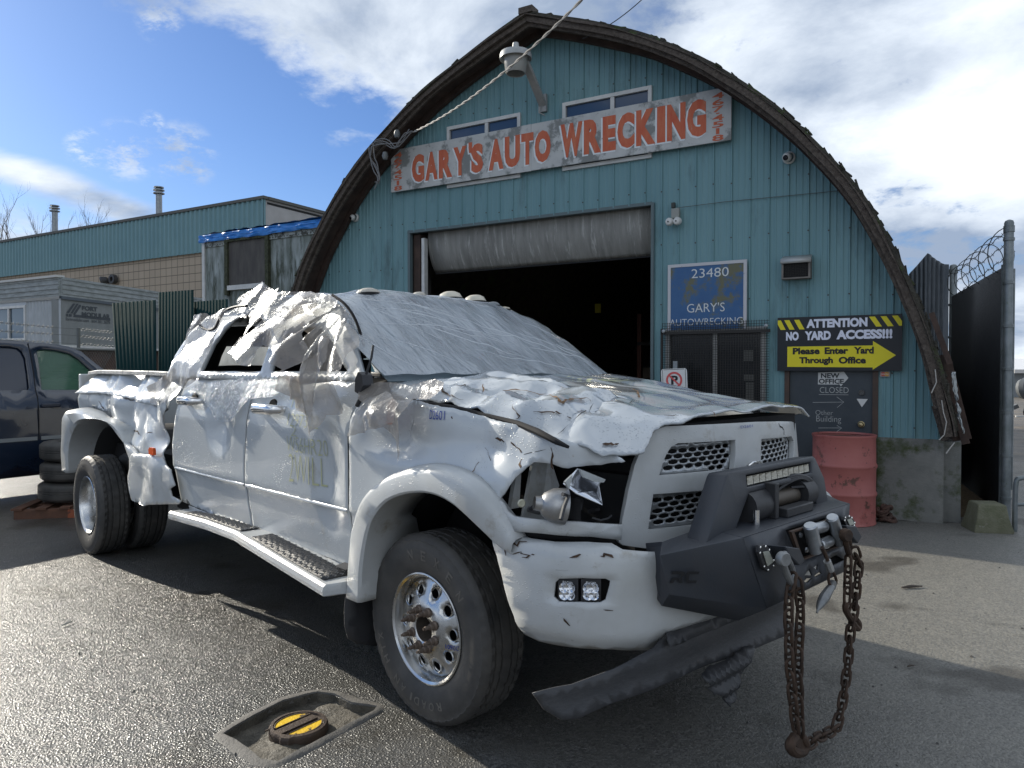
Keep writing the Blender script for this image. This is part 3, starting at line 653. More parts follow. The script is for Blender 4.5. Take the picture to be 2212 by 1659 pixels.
# no parking sign
npk = thing('no_parking_sign', 'small white no parking sign on a steel post in front of the barred window', 'sign', FF, (-2.48, -.3, 0))
tilt = Matrix.Translation((-2.495, -.3, 1.535)) @ Matrix.Rotation(R(-2.5), 4, 'Y')
g = MB(FF); pts = []
for cx_, cz_, a0 in ((.12, -.03, 0), (-.12, -.03, 90), (-.12, -.42, 180), (.12, -.42, 270)):
    for k in range(5): a = R(a0+k*22.5); pts.append((cx_+.03*math.cos(a), 0, cz_+.03*math.sin(a)))
g.prism([tilt @ Vector(p) for p in pts], (0, .004, 0)); g.build('plate', mat('reflective_white', (.68, .68, .67), .35), npk)
g = MB(FF); g.lathe([(.072, -.003), (.094, -.003), (.094, 0), (.072, 0), (.072, -.003)], tilt @ Vector((0, 0, -.13)), (0, 1, 0), 32)
g.box((-.078, -.0045, -.009), (.078, -.0035, .009), tilt @ Matrix.Translation((0, 0, -.13)) @ Matrix.Rotation(R(45), 4, 'Y')); g.build('prohibition_ring', mat('sign_red', (.60, .10, .10), .5), npk)
g = MB(FF); put_text(g, 'P', lambda u, v, l=0: tilt @ Vector((u, -.002, v)), -.035, -.18, .08, .1, bold=.035)
g.box((-.135, -.0012, -.435), (-.13, 0, -.01), tilt); g.box((.13, -.0012, -.435), (.135, 0, -.01), tilt); g.box((-.12, -.0012, -.012), (.12, 0, -.007), tilt)
g.prism([tilt @ Vector(p) for p in [(.04, -.002, -.3), (.12, -.002, -.36), (.05, -.002, -.38)]], (0, .001, 0)); g.build('lettering', mat('sign_ink', (.012, .012, .015), .5), npk)
g = MB(FF); g.box((-2.505, -.295, 0), (-2.455, -.27, 1.62)); g.build('post', galv, npk)
# ---------------------------------------------------------------- fittings on the wall
wp = mat('white_plastic', (.62, .62, .60), .35)
for (pt, sz, lab) in ((FP(1705, 342), .07, 'white dome security camera high on the right of the gable'), (FP(770, 471), .062, 'white dome security camera near the left foot of the arch')):
    t = thing('security_camera', lab, 'camera', FF, tuple(pt), 'security cameras')
    MB(FF).lathe([(0, .0), (sz*.9, 0), (sz*.95, -.03), (sz*.75, -.045)], pt, (0, 1, 0), 24).build('base', wp, t)
    c = pt+Vector((-.012, -.07, -.004)); prof = [(sz*.72*math.sin(a), -sz*.72*math.cos(a)) for a in [k*math.pi/12 for k in range(13)]]
    ax = Vector((-.25, -1, -.35)).normalized()
    MB(FF).lathe(prof, c, ax, 20).build('housing', wp, t)
    MB(FF).lathe([(0, sz*.75), (sz*.34, sz*.72), (sz*.42, sz*.6)], c, ax, 20).build('lens', mat('black_lens', (.01, .01, .015), .08), t)
bl = thing('twin_alarm_light', 'pair of small round emergency lamps under a grey box right of the roller door', 'emergency light', FF, (-2.58, -.05, 3.2))
zb = zz(1500, 700, .4973); P = lambda x, y: FP(*zb(x, y), .05)
c = P(2078, 205); MB(FF).box((c.x-.045, -.08, c.z-.055), (c.x+.05, -.02, c.z+.06)).build('box', mat('grey_box', (.26, .27, .25), .5), bl, bev=.008)
for q in ((2043, 270), (2102, 265)):
    c = P(*q); MB(FF).lathe([(0, -.05), (.034, -.044), (.047, -.02), (.044, .02), (0, .025)], c+Vector((0, -.04, 0)), (0.1, 1, .1), 20).build('lamp', wp, bl); MB(FF).lathe([(0, -.054), (.009, -.052)], c+Vector((0, -.042, 0)), (0.1, 1, .1), 10).build('bulb', black, bl)
c = P(2060, 140); g = MB(FF); g.box((c.x-.02, -.06, c.z-.03), (c.x+.02, -.02, c.z+.03)); g.tube([c+Vector((0, 0, -.02)), c+Vector((0, 0, -.1))], .005, 6); g.build('sensor', mat('dark_grime', (.05, .055, .05), .8), bl)
pts = [P(2090, 160)]+[FP(*zz(2000, 0, .8318)(x, y)) + Vector((0, -.022, 0)) for x, y in ((860, 912), (1110, 888), (1380, 862), (1470, 858))]
g = MB(FF); g.tube(pts, .004, 5); g.build('wall_wire', mat('grey_wire', (.10, .12, .12), .7), bl)
# vent
vt = thing('wall_vent', 'grey galvanised vent hood with a dark wire grille on the wall', 'vent', FF, (-1.22, -.1, 2.5))
g = MB(FF); s0, s1 = -1.37, -1.08
g.add([(s0, -.01, 2.75), (s1, -.01, 2.75), (s0-.01, -.14, 2.70), (s1+.01, -.14, 2.70), (s0-.01, -.145, 2.655), (s1+.01, -.145, 2.655)], [(0, 1, 3, 2), (2, 3, 5, 4)]); g.build('hood', mat('bent_zinc', (.40, .41, .40), .45, metal=.3, bump=.4, bscale=12, bdist=.01), vt, thick=.004)
g = MB(FF)
for q in (((s0, -.13, 2.49), (s0+.02, -.01, 2.70)), ((s1-.02, -.13, 2.49), (s1, -.01, 2.70)), ((s0+.02, -.13, 2.49), (s1-.02, -.01, 2.505))): g.box(*q)
g.build('casing', mat('rusty_zinc', (.12, .11, .10), .7, col2=(.2, .18, .16), nscale=12), vt)
MB(FF).box((s0+.02, -.10, 2.505), (s1-.02, -.09, 2.69)).build('core', black, vt)
g = MB(FF); x = s0+.02
while x < s1-.02: g.box((x, -.128, 2.505), (x+.003, -.125, 2.69)); x += .017
z = 2.51
while z < 2.69: g.box((s0+.02, -.125, z), (s1-.02, -.122, z+.003)); z += .017
g.build('grille', mat('black_wire', (.02, .018, .016), .6), vt)
# yard lamp on the gable
lm = thing('yard_lamp', 'grey barn lamp on an arm at the top of the gable', 'lamp', FF, (-4.33, -.1, 4.88))
hd = on(FF, 'y', -.62, 1114, 128)
grey = mat('aged_grey_metal', (.26, .27, .27), .5, col2=(.36, .36, .35), nscale=8)
MB(FF).lathe([(.0, .20), (.035, .195), (.045, .13), (.10, .11), (.185, .075), (.195, .05), (.195, -.0), (.175, .02), (.14, .03)], hd, (0, 0, 1), 36).build('cap', mat('worn_cap', (.50, .51, .50), .4, col2=(.3, .31, .31), nscale=7), lm)
MB(FF).lathe([(.15, .05), (.145, .0), (.125, -.16), (.115, -.175), (.105, -.17), (.11, -.14), (.13, 0)], hd, (0, 0, 1), 36).build('refractor', mat('frosted_refractor', (.34, .34, .32), .25, alpha=.88, bump=.3, bscale=60), lm)
MB(FF).lathe([(0, -.11), (.03, -.10), (.035, -.03), (.03, .02)], hd, (0, 0, 1), 16).build('bulb', mat('bulb_glass', (.5, .5, .5), .1), lm)
b0 = FP(1176, 235)+Vector((0, -.03, .03)); MB(FF).beam(b0, hd+Vector((.07, .10, .0)), .10, .05).build('arm', grey, lm, bev=.01)
g = MB(FF); g.box((b0.x-.06, -.05, b0.z-.08), (b0.x+.05, -.012, b0.z+.14)); g.build('bracket', grey, lm)
g = MB(FF); g.tube([b0+Vector((-.02, -.03, -.02)), b0+Vector((-.03, -.06, -.1)), b0+Vector((.04, -.04, -.14))], .008, 6); g.build('wire', grey, lm)
# cables to the left eave
rope = mat('pale_cable', (.42, .40, .37), .6); blk = mat('black_cable', (.02, .02, .022), .5)
def wire(name, pts, r, m, label, cat='cable', sag=0, tw=False):
    g = MB(); k = 60; P0, P1 = pts[0], pts[-1]
    for s_ in ((0, 1) if tw else (0,)):
        q = []
        for i in range(k+1):
            t = i/k; p = P0.lerp(P1, t)+Vector((0, 0, -sag*4*t*(1-t)))
            if tw: a = t*70+s_*math.pi; p = p+Vector((math.cos(a)*r*1.1, 0, math.sin(a)*r*1.1))
            q.append(p)
        g.tube(q, r, 5)
    return g.build(name, m, label=label, cat=cat)
A = FF @ on(FF, 'y', -.45, 893, 285); B = raydir(1262, -6)*6.6+CAM
wire('service_cable', [A, B], .0075, rope, 'twisted pale cable running from the left eave up over the yard', sag=.13, tw=True)
A = FF @ on(FF, 'y', -.45, 1258, 84); B = raydir(1392, -6)*9+CAM
wire('overhead_wire', [A, B], .006, blk, 'thin dark wire running up from the right side of the roof edge', sag=.05)
g = MB(FF)
z8c = zz(1300, 0, .4973); base = [on(FF, 'y', -.47, *z8c(*p)) for p in [(500, 995), (420, 1030), (370, 1100), (300, 1060), (240, 1070), (190, 1110), (200, 1180), (225, 1260), (250, 1330), (230, 1400)]]
for k in range(4):
    g.tube([Vector(p) for p in chaikin([tuple(b+Vector((rnd.uniform(-.05, .05), rnd.uniform(-.04, .0), rnd.uniform(-.08, .05)))) for b in base], 2)], .008, 5)
g.build('cable_tangle', mat('grey_cables', (.16, .16, .16), .5), label='tangle of grey cables hanging at the left eave', cat='cables')
for q in ((380, 1010), (290, 1175)):
    p = on(FF, 'y', -.46, *z8c(*q)); MB(FF).lathe([(0, -.06), (.03, -.05), (.045, 0), (.03, .05)], p, (0, 0, 1), 14).build('cable_insulator', mat('porcelain_grey', (.13, .14, .14), .4), label='upper dark insulator on the left roof edge' if q[0] > 300 else 'lower dark insulator on the left roof edge', cat='insulator')
# lower right end of the arch: rotten boards, torn flashing, loose wire
rz = zz(3300, 1250, .4821); Q = lambda x, y, d=.3: on(FF, 'y', -d, *rz(x, y))
for k, (p, q, w, d) in enumerate((((330, -60), (560, 780), .055, .30), ((400, -160), (545, 240), .05, .40), ((440, 560), (520, 830), .09, .22), ((470, 170), (640, 830), .16, .26), ((350, 60), (480, 500), .04, .33), ((600, 620), (670, 860), .07, .3))):
    MB(FF).beam(Q(*p, d), Q(*q, d), .03, w, up=(1, 0, .2)).build('rotten_board', wood if k % 2 == 0 else woodd, hall)
def fl(u, v):
    p = Q(575+75*u**1.5+28*(v-.5)*(1-u*.4), 300+480*u, .42); return p+Vector((.03*noise.noise(Vector((u*9, v*3, 1))), .05*noise.noise(Vector((u*8, v*4, 2))), 0))
MB(FF).grid(fl, 30, 4).build('torn_flashing', mat('torn_zinc', (.36, .38, .38), .5, metal=.3, bump=.5, bscale=18), hall, thick=.002)
g = MB(FF); g.tube([Q(*p, .45) for p in [(430, 280), (440, 380), (400, 465)]], .006, 5); g.tube([Q(*p, .45) for p in [(480, 520), (495, 620), (518, 690), (500, 790), (460, 830)]], .005, 5); g.tube([Q(*p, .45) for p in [(580, 850), (540, 900), (515, 935)]], .006, 5); g.build('loose_wire', rope, hall)
# things inside the hall
sh = thing('storage_rack', 'dark steel storage rack barely seen deep inside the hall', 'rack', FF, (-3.9, 5, 0))
orange = mat('rack_orange', (.10, .03, .015), .6); g = MB(FF)
for s in (-4.9, -3.1):
    for y in (5, 5.8): g.box((s, y, 0), (s+.08, y+.08, 2.6))
g.build('uprights', orange, sh); g = MB(FF)
for z in (.6, 1.3, 2.0): g.box((-4.9, 5, z), (-3.0, 5.9, z+.06))
g.build('shelves', dk, sh)
g = MB(FF)
for i in range(9):
    x = -4.8+.2*i; g.box((x, 5.05, 1.37), (x+rnd.uniform(.08, .2), 5.5, 1.37+rnd.uniform(.1, .5)))
g.build('stored_boxes', mat('dull_boxes', (.10, .08, .06), .8), sh)
p = on(FF, 'y', 4.8, 1292, 665); MB(FF).box((p.x-.06, 4.78, p.z-.1), (p.x+.06, 4.8, p.z+.08)).build('yellow_tag', label='yellow card hanging inside the hall', cat='card', m=mat('yellow_card', (.5, .42, .03), .6))
p = on(FF, 'y', 6, 1325, 548); t = thing('ceiling_light', 'small lit tube lamp under the hall roof', 'lamp', FF, tuple(p))
MB(FF).box((p.x-.14, 5.9, p.z-.02), (p.x+.14, 6.0, p.z+.02)).build('tube', mat('lamp_glow', (1, .93, .8), .5, emit=9), t)
MB(FF).box((p.x-.16, 5.88, p.z+.022), (p.x+.16, 6.02, p.z+.06)).build('housing', alu, t)
# ================================================================ WRECKED TRUCK
paint = mat('white_paint', (.50, .53, .55), .24, col2=(.44, .47, .49), nscale=2.2, coat=.35, droplets=.8, stains=[((.36, .35, .32), 5.5, .62, .14), ((.25, .22, .19), 13, .72, .05)])
paintf = mat('crumpled_white_paint', (.43, .46, .49), .14, col2=(.37, .40, .42), nscale=3, coat=1, droplets=.7, bump=.12, bscale=9, bdist=.008, stains=[((.33, .27, .20), 9, .735, .02), ((.10, .07, .05), 21, .745, .015)])
paintd = mat('dented_white_paint', (.52, .55, .57), .3, col2=(.45, .48, .50), nscale=3, coat=.3, droplets=.6, bump=.1, bscale=9, bdist=.006, stains=[((.33, .28, .22), 7, .70, .04), ((.10, .07, .05), 21, .745, .015)])
paintg = mat('grimy_white_paint', (.50, .52, .53), .36, col2=(.42, .43, .42), nscale=4, coat=.25, droplets=.5, stains=[((.30, .27, .22), 4.5, .58, .14), ((.10, .075, .055), 19, .70, .02), ((.20, .17, .13), 9, .68, .06)])
rubber = mat('tyre_rubber', (.030, .030, .030), .6, col2=(.085, .080, .073), nscale=5, bump=.25, bscale=60, bdist=.003)
chrome = mat('chrome', (.72, .72, .72), .10, metal=1, rough2=.25, nscale=14)
polish = mat('polished_alloy', (.66, .66, .66), .16, metal=1, col2=(.50, .49, .46), nscale=5, rough2=.42)
blackp = mat('black_plastic', (.022, .023, .026), .5, col2=(.04, .04, .043), nscale=9, bump=.2, bscale=40, bdist=.004)
steelb = mat('black_powdercoat', (.032, .038, .048), .45, col2=(.040, .042, .048), nscale=7, bump=.25, bscale=120, bdist=.002, stains=[((.09, .085, .08), 15, .70, .05)])
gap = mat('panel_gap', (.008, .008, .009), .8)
rust = mat('rust_brown', (.085, .048, .028), .85, col2=(.03, .018, .012), nscale=25)
truck = thing('wrecked_pickup', 'wrecked white dually pickup with crumpled hood and a crushed cab', 'pickup truck', TF, (-2.2, 0, 0))
def ty(x, z):
    y = -1.0
    if z > 1.18: y += .10*min(1.6, ((z-1.18)/.31))**2
    if z < .83: y += .012+(.83-z)*.16
    elif z < .845: y += .012*(.845-z)/.015
    return y
def dent(x, z):
    d = 0
    # upper doors: film-covered crumples and two V-shaped dents
    m = sst(z, 1.18, 1.36)*sst(x, -2.9, -2.6)*(1-sst(x, -.7, -.4)); d += m*(.010*crump(x, 0, z, 1.7, 2)+.028*facet(x, .3, z, 3.0))
    for (cx, cz, w, h, a) in ((-2.02, 1.19, .22, .22, .045), (-.74, .98, .16, .30, .035)):
        q = math.hypot((x-cx)/w, (z-cz)/h)
        if q < 1: d += a*(1-q)**.8
    # front fender
    m = sst(x, -.50, -.2)*sst(z, 1.08, 1.22); d += m*(.030*crump(x, 3, z, 1.7, 2)+.085*facet(x, 3, z, 3.1)+.02)
    m = sst(x, .38, .62)*sst(z, 1.0, 1.12); d += m*.07*facet(x, 5.1, z, 5)
    # bed
    m = (1-sst(x, -3.05, -2.9))*sst(z, .9, 1.02); d += m*(.03*crump(x, 8, z, 1.5, 2)+.11*facet(x, 8.2, z, 2.6)+.03)
    d += .003*noise.noise(Vector((x*2.3, 1, z*3)))
    return d
def SIDE(x, z):
    return Vector((x, ty(x, z)+dent(x, z), z))
side = Surf(SIDE, -5.9, 1.2, .3, 1.56, TF, 220, 60)
# wrap of the front end in plan: the fender tip bends towards the grille
z4 = zz(1400, 1300, .4521); z1 = zz(200, 1400, .452); z6 = zz(600, 1350, .5424); z5 = zz(2200, 1400, .4521); z3 = zz(600, 1000, .4521)
fl_out = [(-.50, .50), (-.475, .66), (-.45, .80), (-.33, .97), (-.12, 1.08), (.12, 1.135), (.30, 1.13), (.43, 1.09), (.52, 1.02), (.60, .90)]
# doors and fender as separate skins with dark gaps between
def skin(name, outline, S=SIDE, res=.035, m=paint, holes=(), th=.006, jag=0, parent=truck, ang=45, fr=TF, label=None):
    g = sheet(outline, S, res, holes, jag, fr); return g.build(name, m, parent, ang=ang, thick=th, label=label)
rear_door = skin('rear_door', [(-2.775, .60), (-1.672, .565), (-1.672, .97), (-1.632, 1.30), (-1.632, 1.487), (-2.3, 1.495), (-2.62, 1.49), (-2.70, 1.44), (-2.715, 1.30), (-2.80, 1.0)], res=.03)
front_door = skin('front_door', [(-1.660, .565), (-.552, .555), (-.552, 1.20), (-.53, 1.31), (-.47, 1.40), (-.47, 1.455), (-1.0, 1.475), (-1.620, 1.487), (-1.620, 1.30), (-1.660, .97)], res=.03)
fpx = [(757, 1228), (757, 1120), (756, 1000), (757, 905), (775, 872), (800, 858)]+[z4(*p) for p in [(150, 455), (310, 440), (520, 487), (700, 520), (950, 590), (1180, 645), (1350, 715), (1500, 795), (1620, 850), (1700, 905), (1790, 960), (1812, 990), (1750, 1000), (1620, 1012), (1480, 1028), (1400, 985), (1305, 962), (1262, 1000), (1200, 1060), (1150, 1120), (1090, 1220), (1035, 1285)]]
fo = side.poly(fpx)
fo = [(max(a, -.540), b) for a, b in fo]
fo = fo+[(.50, 1.0), (.42, 1.06), (.29, 1.10), (.12, 1.10), (-.12, 1.05), (-.31, .95), (-.445, .80), (-.47, .66), (-.485, .56)]
def FEND(x, z):
    p = SIDE(x, z); k = sst(x, .42, .95); p.y += .20*k*k*sst(z, .95, 1.15)+.035*k*noise.noise(Vector((x*9, 2, z*9))); return p
fender = skin('front_fender', fo, FEND, .022, paintd, jag=.006, ang=24)
def resamp(p, n):
    p = [Vector(q) for q in p]; L_ = [0]
    for a, b in zip(p, p[1:]): L_.append(L_[-1]+(b-a).length)
    o = []
    for k in range(n+1):
        t = L_[-1]*k/n; i = 0
        while i < len(L_)-2 and L_[i+1] < t: i += 1
        o.append(p[i].lerp(p[i+1], (t-L_[i])/max(1e-9, L_[i+1]-L_[i])))
    return o
def flare(name, out, inn, yo, yl, m, n=40):
    A = resamp(chaikin(out, 2), n); B = resamp(chaikin(inn, 2), n); g = MB(TF)
    rows = [(0, 0, 0), (.04, .35, 0), (.14, .8, 0), (.35, 1, 0), (.93, 1.0, 0), (1, .9, 0), (1, .5, 0), (1, -.6, 0), (.97, -2.2, 0)]
    def fn(u, v):
        i = min(n, int(round(u*n))); j = min(len(rows)-1, int(round(v*(len(rows)-1)))); t, k, _ = rows[j]
        p = A[i].lerp(B[i], t); y0 = yo(p.x, p.y); yy = y0+(yl(u)-y0)*k
        return Vector((p.x, yy+.004*noise.noise(Vector((p.x*6, p.y*6, 2))), p.y))
    g.grid(fn, n, len(rows)-1); return g.build(name, m, truck, ang=40, thick=.004)
fl_in = [(-.345, .46), (-.33, .66), (-.27, .83), (-.15, .95), (.03, 1.01), (.21, 1.025), (.35, .985), (.46, .91), (.52, .86), (.585, .84)]
flare('front_wheel_flare', [(-.505, .46)]+fl_out[1:], fl_in, lambda x, z: ty(x, z)-.004+.12*sst(x, .42, .8), lambda u: -1.075+.05*sst(u, .8, 1), paintg)
# rear flare and the crushed lower corner ahead of the dual wheels
ro = side.poly([z1(*p) for p in [(150, 560), (162, 440), (185, 345), (260, 290), (340, 278), (450, 310), (560, 400), (640, 540), (720, 650), (735, 700)]])
ro = [(-5.16, .62), (-5.19, .82)]+[(max(-5.2, a), b) for a, b in ro[1:]]
ri = [(-4.93, .60), (-4.93, .80), (-4.80, .97), (-4.58, 1.08), (-4.30, 1.12), (-4.02, 1.10), (-3.83, 1.02), (-3.70, .93), (-3.62, .85), (-3.56, .80)]
flare('rear_wheel_flare', ro, ri, lambda x, z: ty(x, z)+dent(x, z)*.5-.004, lambda u: -1.15+.11*sst(u, .40, .8), paintg, 48)
bedpx = [z1(*p) for p in [(940, 190), (905, 235), (880, 268), (760, 225), (640, 205), (520, 185), (380, 160), (245, 140), (205, 200), (180, 265)]]
bo = side.poly([z1(*p) for p in [(915, 660), (925, 450), (935, 300), (950, 190)]])+side.poly(bedpx[1:])
bo = [(min(-2.86, max(a, -5.32)), b) for a, b in bo]+[(-5.34, 1.0), (-5.34, .60), (-5.18, .60)]+[(a, b-.01) for a, b in ro[1:]]+[(-3.30, .80), (-2.95, .88)]
bed_side = skin('bed_side', bo, SIDE, .03, paintd, jag=.004, ang=26)
def BUP(x, z):
    t = (z-1.30)/.18; y = -1.0+.14*max(0, t)**.8+.02+.11*facet(x, 4.3, z, 3.6)*sst(x, -5.3, -4.2)
    return Vector((x, y, z))
skin('bed_upper_side', [(-2.93, 1.24), (-2.90, 1.46), (-3.4, 1.485), (-4.4, 1.485), (-5.1, 1.48), (-5.28, 1.40), (-5.32, 1.30), (-4.6, 1.315), (-3.8, 1.29), (-3.3, 1.25), (-3.05, 1.21)], BUP, .03, paintd, jag=.008, ang=26)
g = MB(TF); k = [(-5.30, -.84, 1.485), (-4.9, -.86, 1.50), (-4.2, -.865, 1.495), (-3.6, -.86, 1.492), (-3.2, -.86, 1.485), (-2.95, -.86, 1.47)]
for a, b in zip(k, k[1:]): g.beam(a, b, .07, .035, ext=.0)
rail_m = mat('bed_rail_cap', (.58, .56, .53), .4, col2=(.3, .29, .27), nscale=12); g.build('bed_rail', rail_m, truck, bev=.006); g = MB(TF)
for a, b in zip(k, k[1:]): g.beam((a[0], .86, a[2]), (b[0], .86, b[2]), .07, .035)
g.build('bed_rail', mat('bed_rail_cap', (.58, .56, .53), .4, col2=(.3, .29, .27), nscale=12), truck, bev=.006)
CR = lambda x, z: Vector((x, -1.0-.045*sst(-x, 2.62, 3.05)-.02*sst(.92-z, 0, .1)+.04*facet(x, 6.2, z, 3.6), z))
crs = Surf(CR, -3.8, -2.2, .4, 1.1, TF, 60, 30)
skin('fender_lower_corner', crs.poly([z1(*p) for p in [(640, 700), (655, 670), (735, 672), (830, 680), (910, 700), (935, 755), (975, 800), (985, 850), (1000, 900), (1010, 930), (970, 960), (985, 1020), (1060, 1060), (1045, 1085), (930, 1085), (790, 1090), (760, 1100), (700, 1070), (655, 1050), (635, 980), (622, 860)]]), CR, .025, paintg, ang=25, th=.012)
skin('rocker_panel', [(-2.70, .47), (-2.0, .465), (-.56, .46), (-.545, .55), (-1.66, .558), (-2.62, .59)], lambda x, z: Vector((x, -.95+(.56-z)*.5+.01*crump(x, 7, z, 3), z)), .05, paintg)
p = crs.uv(*z1(832, 648)); q = CR(*p)
g = MB(TF); g.prism([q+Vector((a, -.02, b)) for a, b in ((-.05, .01), (-.03, .028), (.04, .028), (.05, .01), (.05, -.022), (-.04, -.024))], (0, .02, 0)); g.build('side_marker', mat('amber_lens', (.75, .12, .03), .25), truck)
# crease strips along the doors
for nm, par, x0, x1 in (('lower_crease', rear_door, -2.76, -1.68), ('lower_crease', front_door, -1.655, -.56)):
    g = MB(TF); n = 14; vs = []; fs = []
    for i in range(n+1):
        x = x0+(x1-x0)*i/n; o = ty(x, .9)
        vs += [(x, o+.0005, .848), (x, o-.006, .842), (x, o-.004, .832), (x, o+.012, .826)]
    for i in range(n):
        for j in range(3): fs.append((i*4+j, (i+1)*4+j, (i+1)*4+j+1, i*4+j+1))
    g.add(vs, fs).build(nm, paint, par, ang=60)
# door handles
for par, x0, x1, z in ((rear_door, -2.62, -2.33, 1.312), (front_door, -1.51, -1.20, 1.300)):
    g = MB(TF); pr = [(x0, .0), (x0+.02, -.045), (x0+.06, -.058), (x1-.06, -.058), (x1-.02, -.045), (x1, .0)]; yb = ty(0, z)+.01
    sec = []
    for i in range(13):
        t = i/12; x = x0+(x1-x0)*t; e = (1-abs(2*t-1)**6); sec.append((x, yb-.075*e, .030*(.55+.45*e)))
    vs = []; fs = []; n = 10
    for (x, y, h) in sec:
        for j in range(n): a = 2*math.pi*j/n; vs.append((x, y+.018*math.cos(a)+(.0), z+h*math.sin(a)))
    for i in range(len(sec)-1):
        for j in range(n): fs.append((i*n+j, (i+1)*n+j, (i+1)*n+(j+1) % n, i*n+(j+1) % n))
    fs += [tuple(range(n)), tuple(range((len(sec)-1)*n, len(sec)*n))]
    hd_ = g.add(vs, fs).build('door_handle', chrome, par, ang=60)
    MB(TF).lathe([(0, -.006), (.05, -.004), (.055, .004)], ((x0+x1)/2, yb-.0, z), (0, 1, 0), 20).build('handle_cup', gap, hd_)
# window sill strips
MB(TF).beam((-2.66, -.893, 1.494), (-1.66, -.893, 1.496), .03, .022).build('sill_strip', mat('sill_strip', (.10, .08, .07), .5), rear_door)
MB(TF).beam((-1.62, -.893, 1.494), (-.60, -.893, 1.470), .03, .022).build('sill_strip', mat('sill_strip', (.10, .08, .07), .5), front_door)
# ---------------------------------------------------------------- hood
HX = [-.55, -.2, .15, .5, .72, .82, .90, .96]; HY = [-.92, -.80, -.5, 0, .5, .75, .90]
HZ = [[1.40, 1.455, 1.485, 1.50, 1.495, 1.50, 1.46], [1.355, 1.42, 1.455, 1.47, 1.465, 1.47, 1.42], [1.31, 1.385, 1.425, 1.43, 1.42, 1.415, 1.37],
      [1.262, 1.345, 1.385, 1.385, 1.38, 1.36, 1.31], [1.225, 1.285, 1.345, 1.345, 1.345, 1.325, 1.27], [1.19, 1.235, 1.325, 1.34, 1.345, 1.325, 1.27], [1.16, 1.18, 1.295, 1.325, 1.33, 1.305, 1.23], [1.13, 1.15, 1.275, 1.315, 1.32, 1.285, 1.20]]
def cat(p0, p1, p2, p3, t): return .5*((2*p1)+(-p0+p2)*t+(2*p0-5*p1+4*p2-p3)*t*t+(-p0+3*p1-3*p2+p3)*t*t*t)
def ip(X, Y, x):
    i = 0
    while i < len(X)-2 and X[i+1] < x: i += 1
    t = max(0, min(1, (x-X[i])/(X[i+1]-X[i]))); g_ = lambda k: Y[max(0, min(len(Y)-1, k))]
    return cat(g_(i-1), g_(i), g_(i+1), g_(i+2), t)
def HOOD(x, y):
    z = ip(HX, [ip(HY, r, y) for r in HZ], x)
    near = sst(-y, .0, .55)
    a = .030*near*sst(x, -.45, -.1)*(1-sst(x, .62, .85))+.008+.012*sst(x, .1, .6)*(1-near)
    z += a*crump(x, y, 1, 1.9, 2)*.6+facet(x, y*1.25, .4, 3.4)*(.014+.075*near*sst(x, -.42, -.15)*(1-sst(x, .60, .82)))+.05*facet(x*1.2, y, 2.2, 5.5)*near*sst(x, -.3, .0)*(1-sst(x, .45, .7))
    # pressed-in character lines that fan towards the front
    for (y0, y1, w, h) in ((-.10, -.22, .05, -.012), (.16, .25, .04, .010), (.40, .52, .05, -.010), (-.32, -.40, .035, .014)):
        yc = y0+(y1-y0)*(x+.5)/1.3; z += h*math.exp(-((y-yc)/w)**2)*sst(x, -.5, -.2)*(1-sst(x, .5, .75))
    q = abs((y+.45)-.32*(x-.1)+.1*noise.noise(Vector((x*4, 1, 1)))); z -= .03*math.exp(-(q/.03)**1.3)*sst(x, -.3, 0)*(1-sst(x, .62, .78))
    q = abs(x-.60+.25*(y+.5)+.06*noise.noise(Vector((y*5, 1, 4)))); z -= .022*math.exp(-(q/.035)**1.2)*near
    z += .02*sst(x, .7, .9)*noise.noise(Vector((y*5, x, 7)))
    return Vector((x, y, z))
hout = [(-.50, -.80), (-.40, -.86), (-.22, -.895), (.1, -.905), (.4, -.91), (.60, -.905), (.70, -.86), (.80, -.745), (.865, -.70), (.90, -.62), (.91, -.55), (.90, -.49), (.885, -.42), (.90, -.2), (.905, .05), (.90, .3), (.905, .5), (.88, .66), (.87, .78), (.86, .88), (.80, .90), (.5, .90), (.1, .89), (-.35, .86), (-.33, .7), (-.27, .3), (-.26, 0), (-.30, -.35), (-.42, -.7)]
hs = Surf(HOOD, -.55, .96, -.92, .90, TF, 90, 90)
k0 = hout.index((.60, -.905)); k1 = hout.index((.90, -.2))
hout = hout[:k0+1]+hs.poly([z5(*p) for p in [(0, 612), (60, 650), (130, 690), (230, 672), (480, 655), (520, 560), (565, 470), (650, 425), (800, 412)]])+hout[k1:]
hood = skin('hood', dens(hout, .05), HOOD, .017, paintf, jag=.006, ang=17, th=.008)
MB(TF).box((.66, -.46, 1.0), (.835, .76, 1.292)).build('dark_hood_filler', gap, truck)  # dark box added to stand in for the shade under the hood lip
hs = Surf(HOOD, -.55, .96, -.92, .90, TF, 90, 90)
